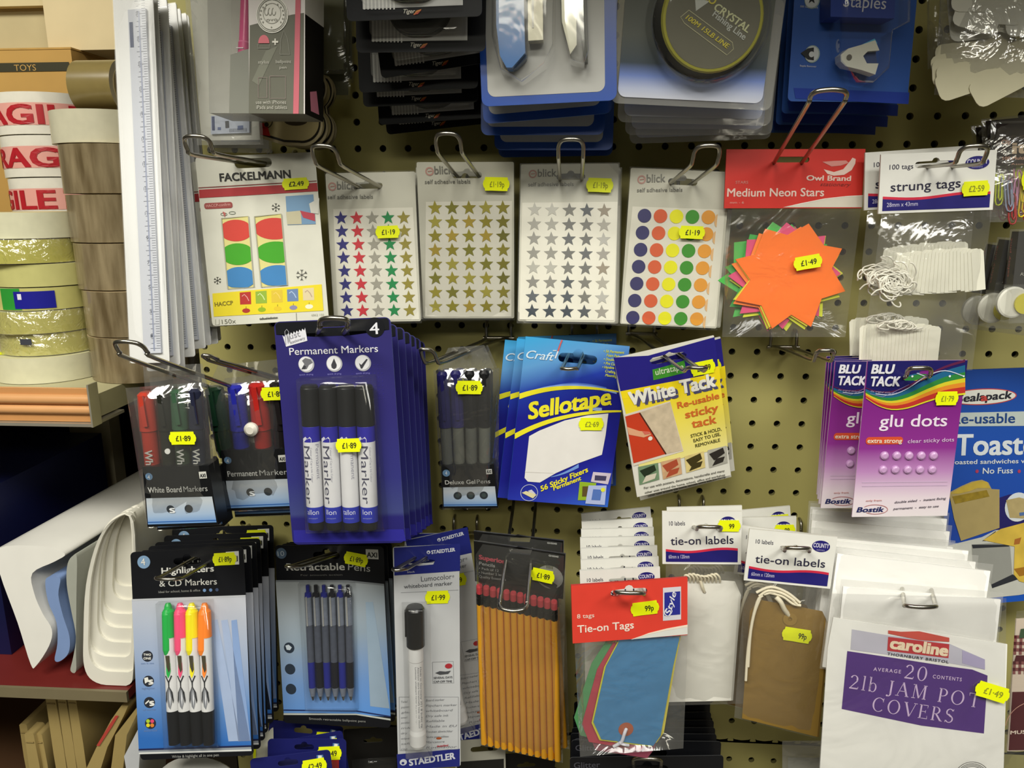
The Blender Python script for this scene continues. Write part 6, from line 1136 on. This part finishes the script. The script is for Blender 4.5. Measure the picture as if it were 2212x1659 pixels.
# ---- red headed tie-on tags
c = Card([(1233, 1263), (1484, 1247), (1484, 1369), (1237, 1389)], -.185)
t = thing('tie_on_tag_packet', 'red-headed packet with a blue tie-on tag and yellow 99p label', 'tag packet', c); k_ = c.k(); m = MB()
m.slab([(c.x0, c.y0), (c.x1, c.y0), (c.x1, c.y1), (c.x0, c.y1)], -.0014, .0014, mat('#db4133', .4), '#b8332a', [euro(c(1358, 1278), 80 * k_, 16 * k_)])
z = .0017; m.poly(c.P([(1362, 1379), (1400, 1366), (1440, 1357), (1484, 1351), (1484, 1368)]), z, mat('#d9d9d2', .45)); m.poly(c.P([(1362, 1380), (1400, 1365), (1440, 1355), (1484, 1347), (1484, 1352), (1440, 1359), (1400, 1368)]), z + .0002, mat('#eedcc9', .45))
m.text('8 tags', c(1246, 1334), c(1283, 1331), 10 * k_, z, mat('#e8cfc0', .5), .004); m.text('Tie-on Tags', c(1247, 1365), c(1368, 1355), 18 * k_, z, mat('#ecdccf', .5), .01)
m.poly(c.P([(1431, 1268), (1470, 1265), (1470, 1336), (1431, 1339)]), z, mat('#d3d0d6', .45)); m.poly(c.P([(1434, 1278), (1468, 1275), (1468, 1325), (1434, 1328)]), z + .0002, mat('#2b2f8e', .4)); m.text('Style', c(1446, 1327), c(1460, 1277), 13 * k_, z + .0005, mat('#dcdce6', .5), .01, .3)
m.stroke(c.P([tuple(p) for p in smooth([(1438, 1312), (1434, 1322), (1442, 1328), (1450, 1318), (1446, 1310)], 4)]), .0008, z + .0006, mat('#dcdce6', .5)); m.obj('header_card', t)
blu_tag = [(1345, 1372), (1470, 1368), (1454, 1440), (1427, 1589), (1411, 1611), (1299, 1597), (1282, 1560), (1309, 1440)]
for i, (h, dx, dy, a) in enumerate((('#3f7fae', 0, 0, 0), ('#d3d03a', -4, 2, .0), ('#d8c94a', 4, -6, -.015), ('#b0394a', -16, 10, .05), ('#4f8f5a', -26, 0, .09), ('#8a3f52', -6, 26, .03))):
    m = MB(); o = c.P([(1380 + (x - 1380) * math.cos(a) - (y - 1380) * math.sin(a) + dx, 1380 + (x - 1380) * math.sin(a) + (y - 1380) * math.cos(a) + dy) for x, y in blu_tag], -.003 - .0009 * i); hs = []
    if i == 0: hs = [circ(c(1353, 1574, -.003), 4 * k_, 12)]
    zz = -.003 - .0009 * i; m.slab(o[::-1], zz - .0006, zz, mat(h, .55, 0, .05, 60), holes=hs)
    if i == 0: m.ring(c(1352, 1575, zz), 4.2 * k_, 17 * k_, zz + .0003, mat('#a8583a', .55), 26)
    m.obj('paper_tag', t)
m = MB(); z = -.002; P3 = lambda x, y, zz: (*c(x, y, zz), zz); m.tube([Vector(p) for p in smooth([P3(1353, 1574, -.0035), P3(1349, 1584, -.001), P3(1343, 1602, -.0015), P3(1336, 1607, -.002), P3(1325, 1613, -.0025)], 3)], .0016, mat('#d6d4dc', .6), 7); m.tube([Vector(p) for p in smooth([P3(1337, 1604, -.0015), P3(1347, 1608, -.0012), P3(1358, 1610, -.002)], 3)], .0014, mat('#d6d4dc', .6), 7); m.obj('string', t)
m = MB(); m.pillow(c.P([(1240, 1386), (1484, 1366), (1474, 1612), (1252, 1630)], -.003), .0125, .0008, film(.04, .15, .1, .4, 24), 12, 14, .001, 71, 3); m.obj('bag', t); sticker(t, c, (1362, 1318), (1424, 1310), 31, '99p', .0019, tx=(.5, .8))

# ---- white and brown tie-on labels
def inner_white(c, t, k_):
    paper_tag_stack(c, t, k_, [(1470, 1258), (1500, 1247), (1582, 1253), (1595, 1282), (1578, 1510), (1444, 1513), (1452, 1290)], '#eae8de', 5, (1521, 1277), .002)
    m = MB(); st = mat('#cfc7ae', .7)
    for j in range(9): x = 1476 + 8 * j; m.tube([Vector(p) for p in smooth([(*c(x, 1252), .002), (*c(x + 3, 1236 - 3 * math.sin(j)), .006), (*c(x + 12, 1240), .006), (*c(x + 14, 1254), .003)], 4)], .0011, st, 6)
    m.tube([Vector(p) for p in smooth([(*c(1512, 1250), .004), (*c(1516, 1264), .004), (*c(1521, 1277), .0015)], 4)], .0016, st, 6); m.obj('string', t)
G = 'white-headed tie-on label packets'
c, t = headed_bag('tie_on_label_packet', 'white-headed tie-on label packet holding white tags, yellow 99 label', [(1423, 1101), (1599, 1107), (1603, 1215), (1438, 1220)], -.145, 'tie-on labels', '60mm x 120mm', (1524, 1138), [(1438, 1218), (1603, 1213), (1608, 1520), (1440, 1524)], inner_white, G, 52, .008)
sticker(t, c, (1550, 1136), (1600, 1136), 26, '99', .002, tx=(.5, .72))
for i, (p, y, r_) in enumerate((((1440, 1096), -.105, 1.5), ((1560, 1118), -.085, 1.2), ((1552, 1106), -.06, 5.5))): clone(t, frame_at(c, (c.x0, c.y1), p, y, r_), ('tie-on label packet behind the white one, a yellow label edge on its top', 'tie-on label packet between the white and the brown ones', 'tie-on label packet tilted up at the back, its oval badge against the pegboard')[i])
def inner_brown(c, t, k_):
    paper_tag_stack(c, t, k_, [(1639, 1293), (1771, 1317), (1787, 1350), (1764, 1588), (1602, 1548), (1619, 1318)], '#86692c', 5, (1706, 1329), .002)
    m = MB(); m.ring(c(1705, 1334), 4.3 * k_, 15 * k_, .0033, mat('#8f7233', .55), 24); m.obj('eyelet', t); m = MB(); st = mat('#d6cdb4', .7)
    P = lambda x, y, z: (*c(x, y, z), z)
    m.tube([Vector(p) for p in smooth([P(1703, 1328, .0015), P(1694, 1316, .0045), P(1686, 1300, .007), P(1676, 1290, .006)], 4)], .0022, st, 7)
    for q in (((1640, 1288), (1660, 1276), (1690, 1282), (1716, 1298)), ((1634, 1280), (1665, 1268), (1700, 1280), (1728, 1302)), ((1650, 1284), (1680, 1278), (1705, 1290), (1722, 1306)), ((1642, 1292), (1628, 1330), (1616, 1400), (1611, 1470)), ((1648, 1286), (1636, 1300), (1622, 1360), (1616, 1440)), ((1660, 1280), (1690, 1288), (1712, 1304), (1730, 1308))): m.tube([Vector(p) for p in smooth([P(x, y, .005 + .0004 * i) for i, (x, y) in enumerate(q)], 4)], .0013, st, 6)
    m.obj('string', t)
c, t = headed_bag('tie_on_label_packet', 'white-headed tie-on label packet holding brown tags', [(1613, 1142), (1803, 1158), (1798, 1272), (1612, 1252)], -.165, 'tie-on labels', '60mm x 120mm', (1718, 1185), [(1610, 1250), (1798, 1268), (1762, 1594), (1586, 1550)], inner_brown, G, 53, .009)
sticker(t, c, (1689, 1367), (1754, 1377), 32, '99p', .0036, tx=(.55, .82))
clone(t, frame_at(c, (c.x0, c.y1), (1600, 1134), -.125, -2), 'tie-on label packet just behind the brown one')

# ---- jam pot covers
SER = {}
def ser(ch):
    """serif capitals from stems, hairlines and swelling bowls (unit cap height); returns (polygons, advance)"""
    if ch in SER: return SER[ch]
    P = []
    def bar(x0, y0, x1, y1, w0, w1=None):
        a, b = Vector((x0, y0)), Vector((x1, y1)); w1 = w1 or w0; d = (b - a).normalized(); e = Vector((-d.y, d.x)); P.append([a - e * w0 / 2, b - e * w1 / 2, b + e * w1 / 2, a + e * w0 / 2])
    def serif(x, y, w=.26): bar(x - w / 2, y, x + w / 2, y, .045)
    def stem(x, y0=0.02, y1=.98, w=.12, s=(1, 1)):
        bar(x, y0, x, y1, w)
        if s[0]: serif(x, y0)
        if s[1]: serif(x, y1)
    def bowl(cx, cy, rx, ry, a0, a1, w=.12, th=.04, n=18, ph=0):
        o, i = [], []
        for k in range(n + 1):
            a = math.radians(a0 + (a1 - a0) * k / n); q = th + (w - th) * abs(math.cos(a + ph)) ** 1.5; o.append(Vector((cx + rx * math.cos(a), cy + ry * math.sin(a)))); i.append(Vector((cx + (rx - q) * math.cos(a), cy + (ry - q) * math.sin(a))))
        for k in range(n): P.append([o[k], o[k + 1], i[k + 1], i[k]])
    adv = .9
    if ch == 'O': bowl(.45, .5, .45, .52, 0, 360, n=32); adv = 1.05
    elif ch == '0': bowl(.33, .5, .33, .52, 0, 360, n=30); adv = .85
    elif ch == 'C': bowl(.45, .5, .45, .52, 48, 315, n=30); bar(.73, .72, .75, 1, .04); bar(.74, .1, .72, .16, .05); adv = .95
    elif ch == 'J': bar(.2, .1, .2, .98, .12); serif(.2, .98); bowl(.04, .06, .22, .22, -90, 10, .12, .05); bowl(-.02, -.1, .07, .07, 0, 360, .07, .07); adv = .45
    elif ch == 'A': bar(.08, .02, .42, 1, .04); bar(.76, .02, .41, 1, .13); bar(.2, .36, .64, .36, .045); serif(.08, .02); serif(.76, .02); adv = .95
    elif ch == 'M': bar(.12, .02, .15, .98, .045); bar(.17, 1, .5, .04, .12, .1); bar(.5, .04, .83, 1, .04); stem(.86); serif(.12, .02); serif(.1, .98, .16); adv = 1.12
    elif ch == 'P': stem(.14); bowl(.3, .72, .32, .28, -92, 92, n=16); bar(.14, .98, .32, .98, .045); bar(.14, .45, .32, .45, .045); adv = .75
    elif ch == 'R': stem(.14); bowl(.3, .74, .3, .26, -92, 92, n=16); bar(.14, .98, .32, .98, .045); bar(.14, .49, .32, .49, .045); bar(.32, .5, .7, .02, .12); serif(.72, .02, .2); adv = .85
    elif ch == 'T': stem(.42, s=(1, 0)); bar(.02, .97, .82, .97, .05); bar(.03, .99, .05, .76, .05, .02); bar(.81, .99, .79, .76, .05, .02); adv = .95
    elif ch == 'V': bar(.08, .98, .43, 0, .13); bar(.78, .98, .44, 0, .04); serif(.08, .98); serif(.78, .98); adv = .92
    elif ch == 'E': stem(.14); bar(.14, .98, .6, .98, .045); bar(.14, .02, .64, .02, .045); bar(.14, .52, .48, .52, .04); bar(.61, 1, .6, .78, .05, .02); bar(.65, 0, .63, .24, .05, .02); bar(.48, .62, .48, .42, .04); adv = .78
    elif ch == 'S': bowl(.3, .75, .27, .26, 30, 235, .1, .05); bowl(.3, .26, .29, .27, 55, -150, .1, .05); bar(.2, .6, .44, .44, .12); bar(.53, .86, .54, 1, .04); bar(.05, .16, .04, 0, .04); adv = .72
    elif ch == '2': bowl(.28, .72, .28, .29, -25, 160, .12, .05); bar(.52, .62, .06, .06, .09, .05); bar(.02, .05, .6, .05, .1); bar(.6, .04, .63, .2, .05, .03); adv = .72
    elif ch == 'l': stem(.14, 0.02, 1.06, .1, (1, 0)); bar(.03, 1.03, .14, 1.03, .05); adv = .32
    elif ch == 'b': stem(.12, 0.0, 1.06, .1, (0, 0)); bar(.01, 1.03, .12, 1.03, .05); bowl(.32, .32, .26, .34, 0, 360, .1, .04, 24); adv = .7
    elif ch == ' ': adv = .42
    SER[ch] = (P, adv); return SER[ch]
def serif_text(m, s, p0, p1, cap, z, mm, gap=.14):
    W_ = sum(ser(ch)[1] + gap for ch in s) - gap; p0 = Vector(p0); d = Vector(p1) - p0; kx = d.length / W_; d.normalize(); e = Vector((-d.y, d.x)); x = 0
    for ch in s:
        for pl in ser(ch)[0]:
            q = [(*(p0 + d * ((x + v.x) * kx) + e * (v.y * cap)), z) for v in pl]; m.add(q, [tuple(range(len(q)))], mm)
        x += ser(ch)[1] + gap
c = Card([(1797, 1286), (2174, 1296), (2168, 1760), (1764, 1740)], -.215, .02, .14)
t = thing('jam_pot_cover_packet', 'clear packet of jam pot covers with a purple panel, front of its stack', 'jam pot covers', c, 'white jam pot cover packets'); k_ = c.k(); m = MB()
m.slab(c.P([(1800, 1334), (2176, 1392), (2165, 1760), (1766, 1740), (1788, 1400)])[::-1], -.0012, 0, mat('#e9e8e2', .45, 0, .03, 12)); pu = mat('#4a2178', .4)
m.poly(c.P([(1840, 1359), (1918, 1372), (2050, 1390), (2127, 1424), (2127, 1446), (2050, 1432), (1837, 1403)]), .0003, mat('#b9b7c4', .45)); m.poly(c.P([(2078, 1404), (2127, 1424), (2127, 1446), (2078, 1432)]), .0005, mat('#a79fc0', .45))
m.poly(c.P([(1918, 1361), (1945, 1364), (1985, 1363), (2050, 1377), (2050, 1386), (1985, 1382), (1918, 1368)]), .0006, mat('#c24638', .45)); m.poly(c.P([(1918, 1375), (2050, 1391), (2048, 1421), (1916, 1405)]), .0006, mat('#b3222c', .4)); m.text('caroline', c(1922, 1399), c(2044, 1416), 25 * k_, .0009, mat('#e6d3b4', .45), .035)
m.text('THORNBURY BRISTOL', c(1916, 1414), c(2048, 1432), 6 * k_, .0006, mat('#3a3a40', .5), .02, 0, 1.2)
m.poly(c.P([(1830, 1406), (1925, 1420), (2040, 1438), (2100, 1446), (2133, 1459), (2125, 1584), (1990, 1567), (1818, 1531)]), .0003, pu); lv = mat('#cdb4d8', .45)
serif_text(m, '20', c(1952, 1464), c(2005, 1472), 31 * k_, .0006, lv); m.text('AVERAGE', c(1886, 1448), c(1945, 1454), 8 * k_, .0006, lv, .014, 0, 1.3); m.text('CONTENTS', c(2014, 1464), c(2076, 1471), 8 * k_, .0006, lv, .014, 0, 1.3)
serif_text(m, '2lb JAM POT', c(1833, 1486), c(2118, 1529), 31 * k_, .0006, lv); serif_text(m, 'COVERS', c(1882, 1534), c(2060, 1562), 31 * k_, .0006, lv)
for r0 in (24, 27, 30, 34): m.ring(c(2100, 1680), (r0 + 2) * k_, (r0 + 3) * k_, .0004, mat('#3c3c3a', .5), 36)
m.disc(c(2100, 1680), 22 * k_, .0004, mat('#2a2a2a', .5), 28); m.obj('paper_insert', t)
m = MB(); m.pillow(c.P([(1797, 1282), (2174, 1292), (2168, 1765), (1762, 1745)]), .003, .004, film(.03, .2, .12, .6, 12), 14, 18, .0012, 81, 4); m.obj('bag', t); sticker(t, c, (2107, 1484), (2180, 1506), 34, '£1·49', .0048, faint=True)
cj = Card([(1800, 1190), (2145, 1219), (2130, 1480), (1790, 1460)], -.18, .02, .14); proto = thing('jam_pot_cover_packet', 'white jam pot cover packet right behind the front one, glossy top fold', 'jam pot covers', cj, 'white jam pot cover packets'); m = MB()
m.slab([(cj.x0 + .002, cj.y0), (cj.x1 - .002, cj.y0), (cj.x1 - .002, cj.y1 - .006), (cj.x0 + .002, cj.y1 - .006)], -.001, .001, mat('#fbfaf6', .35, 0, .02, 12)); m.obj('paper_insert', proto)
m = MB(); m.pillow([(cj.x0, cj.y1), (cj.x1, cj.y1), (cj.x1, cj.y0 - .002), (cj.x0, cj.y0 - .002)], .002, .003, film(.10, .15, .14, .4, 14), 12, 14, .0008, 82, 4); m.obj('bag', proto)
R0 = frame_at(cj, (cj.x1, cj.y1), (2168, 1280), -.196, -1); proto.matrix_world = R0
for i, (p, y, r_) in enumerate((((2146, 1219), -.176, -3.2), ((2114, 1200), -.157, -2.6), ((2098, 1176), -.138, -2.2), ((2064, 1168), -.119, -2), ((2057, 1135), -.100, -1.5), ((2051, 1108), -.081, -1), ((2040, 1098), -.062, 0))): clone(proto, frame_at(cj, (cj.x1, cj.y1), p, y, r_), ('white jam pot cover packet, widest plain white edge of the stack', 'white jam pot cover packet third in the stack of white edges', 'white jam pot cover packet fourth in the stack of white edges', 'white jam pot cover packet in the middle of the white edges', 'white jam pot cover packet just below the glue dot card', 'white jam pot cover packet hidden partly by the glue dot card', 'white jam pot cover packet deepest in the stack, at the pegboard')[i])
# ---- gingham packet at the right edge
c = Card([(2204, 1340), (2390, 1330), (2370, 1620), (2168, 1620)], -.19); k_ = c.k()
t = thing('muslin_packet', 'dark red and gingham packet cut by the right edge', 'packet', c); m = MB()
m.slab([(c.x0, c.y0), (c.x1, c.y0), (c.x1, c.y1), (c.x0, c.y1)], -.001, 0, mat('#c8b9a8', .45)); dr, mr = mat('#4a1019', .45), mat('#7d4a47', .45)
for r_ in range(5):
    y0 = 1372 + 14 * r_ + (14 if r_ > 2 else 0)
    if True:
        for q in range(9): x = 2190 + 12 * q - .2 * r_ * 4; m.poly(c.P([(x, y0), (x + 6, y0), (x + 6, y0 + 7), (x, y0 + 7)]), .0004, dr); m.poly(c.P([(x + 6, y0), (x + 12, y0), (x + 12, y0 + 7), (x + 6, y0 + 7)]), .0004, mr); m.poly(c.P([(x, y0 + 7), (x + 6, y0 + 7), (x + 6, y0 + 14), (x, y0 + 14)]), .0004, mr)
m.poly(c.P([(2194, 1415), (2390, 1415), (2390, 1428), (2190, 1428)]), .0006, dr); m.poly(c.P([(2186, 1494), (2390, 1490), (2372, 1616), (2178, 1620)]), .0006, dr); m.stroke([c(2240 + 70 * math.cos(a), 1575 + 62 * math.sin(a) * -1) for a in [math.radians(20 + 8 * i) for i in range(20)]], .0006, .0009, mat('#b98a7a', .5))
m.text('MUSLIN', c(2181, 1585), c(2240, 1582), 8 * k_, .0009, mat('#d6c3b4', .5), .02); serif_text(m, 'LI', c(2184, 1545), c(2214, 1532), 20 * k_, .0009, mat('#cdbfa8', .5)); m.poly(c.P([(2204, 1358), (2220, 1356), (2220, 1376), (2200, 1378)]), .0007, mat('#2f4a2c', .5)); m.obj('printed_card', t)
m = MB(); m.pillow(c.P([(2196, 1320), (2400, 1310), (2380, 1680), (2162, 1680)]), .004, .006, film(.02, .08, .14, .3, 20), 10, 14, .0012, 91); m.obj('bag', t)

# ---- things below the bottom row
c = Card([(541, 1640), (712, 1619), (735, 1800), (560, 1820)], -.15); G = 'navy cards at the bottom edge'
t = thing('number_card', 'navy card with a white figure 1, front one at the bottom edge', 'blister pack', c, G); k_ = c.k(); m = MB(); nb = mat('#1b1e5c', .3)
m.slab(rr(c.x0, c.y0, c.x1, c.y1, .004), -.0008, 0, nb, '#2c3076', [euro(c(622, 1648), 44 * k_, 12 * k_)]); m.poly(c.P([(684, 1631), (698, 1630), (699, 1647), (685, 1647)]), .0003, mat('#4f74a4', .4)); m.text('1', c(689, 1643), c(694, 1643), 12 * k_, .0005, wt2, .02); m.poly(c.P([(655, 1652), (700, 1648), (706, 1700), (660, 1705)]), .0003, mat('#a32a26', .4)); m.obj('backing_card', t)
m = MB(); m.dome(c.P([(570, 1680), (700, 1670), (716, 1790), (580, 1800)][::-1]), .0004, .008, BLIS, .3); m.obj('blister', t); sticker(t, c, (652, 1659), (706, 1650), 30, '£2·49', .0008)
cl_ = []
for i, (p, y, r_) in enumerate((((748, 1597), -.128, -7), ((739, 1578), -.105, 3), ((742, 1570), -.085, -12))): cl_.append(clone(t, frame_at(c, (c.x1, c.y1), p, y, r_), ('navy card with a figure 1 and a yellow label half hidden by the front one', 'navy card with a figure 1 further up and tilted', 'navy card deepest, only its dark corner and a yellow label showing')[i]))
c = Card([(1232, 1636), (1562, 1632), (1560, 1820), (1232, 1824)], -.13); G = 'black glitter cards'
t = thing('glitter_pack', 'black card lettered Glitter below the red-headed tags', 'glitter pack', c, G); k_ = c.k(); m = MB(); m.slab(rr(c.x0, c.y0, c.x1, c.y1, .003), -.0008, 0, blk, '#4a4c50', [euro(c(1398, 1662), 90 * k_, 18 * k_)]); m.text('Glitter', c(1240, 1659), c(1296, 1657), 14 * k_, .0004, mat('#4a4a52', .5), .01); m.obj('backing_card', t)
m = MB(); m.dome(c.P([(1250, 1690), (1540, 1688), (1540, 1800), (1250, 1804)][::-1]), .0004, .01, BLIS, .25); m.obj('blister', t)
for i, (p, y, r_) in enumerate((((1558, 1602), -.108, -1.5), ((1548, 1586), -.09, -1.2), ((1545, 1572), -.074, -.8), ((1542, 1556), -.058, -.6), ((1536, 1538), -.042, 0), ((1534, 1512), -.028, 0))): clone(t, frame_at(c, (c.x1, c.y1), p, y, r_), 'black glitter card %s' % ('just behind the lettered one', 'third from the front, a pale line on its top edge', 'fourth from the front', 'fifth from the front', 'second deepest under the white tags', 'deepest, its top just under the white tags')[i])
# white reel below the highlighters
q = at(420, 1752, -.12); t = thing('tape_dispenser', 'round white tape dispenser under the highlighter card at the bottom edge', 'tape dispenser', q); m = MB()
m.rod((0, .02, 0), (0, -.02, 0), [(0, .052, mat('#d6d5cc', .3)), (.1, .055, mat('#d6d5cc', .3)), (.9, .055, mat('#d6d5cc', .3)), (1, .05, mat('#d6d5cc', .3))], 40); m.obj('housing', t); m = MB(); m.rod((0, -.0205, 0), (0, -.022, 0), [(0, .034, mat('#b9b7aa', .4)), (1, .032, mat('#b9b7aa', .4))], 32); m.obj('hub', t)
c = Card([(545, 1575), (585, 1572), (600, 1800), (545, 1800)], -.10); t = thing('white_bag', 'crumpled white bag between the highlighters and the navy cards', 'bag', c); m = MB(); m.pillow([(c.x0, c.y1), (c.x1, c.y1), (c.x1, c.y0), (c.x0, c.y0)], .005, .006, mat('#cfcdb9', .4), 8, 16, .0015, 95); m.obj('bag_body', t)
for i in range(2):
    m = MB(); P = c.P([(547, 1578 + 34 * i), (553, 1580 + 34 * i), (552, 1612 + 34 * i), (547, 1610 + 34 * i)], .007); m.slab(P[::-1], .0068, .0072, YEL); m.obj('price_label', t)
c = Card([(1690, 1600), (1800, 1600), (1800, 1760), (1690, 1760)], -.06); t = thing('clear_packet', 'clear empty-looking packet under the brown tags', 'packet', c); m = MB(); m.pillow([(c.x0, c.y1), (c.x1, c.y1), (c.x1, c.y0), (c.x0, c.y0)], .003, .005, film(.2, .3, .12, .5, 20), 8, 10, .001, 96); m.obj('bag', t)
m = MB(); m.slab([(c.x0 + .006, c.y0), (c.x1 - .006, c.y0), (c.x1 - .006, c.y1 - .02), (c.x0 + .006, c.y1 - .02)], -.0006, 0, mat('#a3a394', .5)); m.obj('insert_card', t)

c = Card([(742, 1578), (872, 1568), (870, 1800), (750, 1806)], -.06); t = thing('black_card', 'black hanging card at the bottom edge right of the navy cards', 'blister pack', c, 'black cards low on the board'); m = MB()
m.slab(rr(c.x0, c.y0, c.x1, c.y1, .003), -.0008, 0, mat('#141312', .4, 0, .2, 50, .2), '#2b2a28', [euro(c(806, 1600), 40 * c.k(), 10 * c.k())]); m.obj('backing_card', t)
m = MB(); m.dome(c.P([(760, 1640), (856, 1634), (858, 1780), (764, 1784)][::-1]), .0004, .008, BLIS, .3); m.obj('blister', t)
clone(t, frame_at(c, (c.x0, c.y1), (1078, 1630), -.045, -1), 'black hanging card under the pencils at the bottom edge')
c = Card([(982, 1602), (1092, 1592), (1094, 1800), (988, 1806)], -.075); t = thing('pale_card', 'pale grey card with a hang slot behind the foot of the pencils', 'card', c); m = MB()
m.slab(rr(c.x0, c.y0, c.x1, c.y1, .003), -.0008, 0, mat('#a5a396', .45), '#8f8d80', [euro(c(1046, 1618), 58 * c.k(), 13 * c.k())]); m.rect(c.x0 + .002, c.y0, c.x1 - .002, c(1040, 1642)[1], .0003, '#1d1c1a'); m.obj('printed_card', t)

# ================================================================== hooks
H = wire_hook
H('wire_hook', 'steel hook holding the freezer labels, its loop left of their header', (428, 331), -.20, (548, 352), -.085)
H('wire_hook', 'steel hook holding the multicoloured star stickers', (702, 352), -.16, (795, 402), -.078)
H('wire_hook', 'steel hook holding the gold star stickers', (968, 326), -.15, (1009, 378), -.072)
H('wire_hook', 'steel hook holding the silver star stickers', (1233, 338), -.15, (1233, 382), -.072)
H('wire_hook', 'steel hook holding the coloured dot stickers', (1526, 352), -.15, (1474, 394), -.075)
H('wire_hook', 'long steel hook rising in front of the red neon star header', (1790, 214), -.225, (1706, 345), -.085, .024, .004)
H('wire_hook', 'steel hook holding the strung tags, its loop over their header', (2100, 352), -.17, (2030, 360), -.105)
H('wire_hook', 'dark steel hook at the top of the permanent marker card', (722, 706), -.215, (716, 716), -.185, .022, .006, .0022)
H('wire_hook', 'steel hook sticking out left above the white board markers', (282, 765), -.245, (384, 802), -.2, .022, .008)
H('wire_hook', 'thin hook over the pouch with the white stud, ending in a bright tip', (453, 776), -.20, (536, 800), -.155, .008, .002)
H('wire_hook', 'steel hook through the gel pens, its blunt end turned left', (925, 790), -.13, (1004, 758), -.07, .012, .016)
H('wire_hook', 'steel hook poking out of the blue sticky fixer slot', (1229, 802), -.12, (1240, 776), -.085, .014, .004)
H('wire_hook', 'steel hook across the white tack packet', (1504, 806), -.16, (1452, 768), -.10, .016, .006)
H('wire_hook', 'empty steel hook on the bare pegboard under the neon stars', (1780, 782), -.17, (1700, 752), -.03, .014, .010)
H('wire_hook', 'steel hook in the slot of the purple glue dot card', (1985, 812), -.185, (1978, 815), -.165, .018, .006)
H('wire_hook', 'steel hook in front of the highlighter header', (362, 1252), -.175, (404, 1228), -.135, .022, .002)
H('wire_hook', 'thin steel hook through the retractable pen card', (632, 1226), -.13, (700, 1204), -.085, .010, .002)
H('wire_hook', 'thin steel hook through the blue top of the whiteboard marker card', (862, 1232), -.155, (906, 1206), -.115, .010, .002)
H('wire_hook', 'long steel hook hanging low across the pencils', (1108, 1310), -.20, (1122, 1188), -.115, .0235, .0)
H('wire_hook', 'steel hook in the slot of the red tag header', (1360, 1284), -.205, (1358, 1278), -.185, .024, .002)
H('wire_hook', 'steel hook in the slot of the white tie-on labels', (1532, 1146), -.172, (1524, 1138), -.145, .020, .004)
H('wire_hook', 'steel hook in the slot of the brown tie-on labels', (1722, 1192), -.192, (1718, 1185), -.165, .020, .004)
H('wire_hook', 'steel hook showing through the clear top of the jam pot covers', (1988, 1312), -.225, (1985, 1296), -.205, .024, .002)
H('wire_hook', 'steel hook over the glitter cards at the bottom edge', (1398, 1648), -.165, (1398, 1660), -.13, .026, .004)
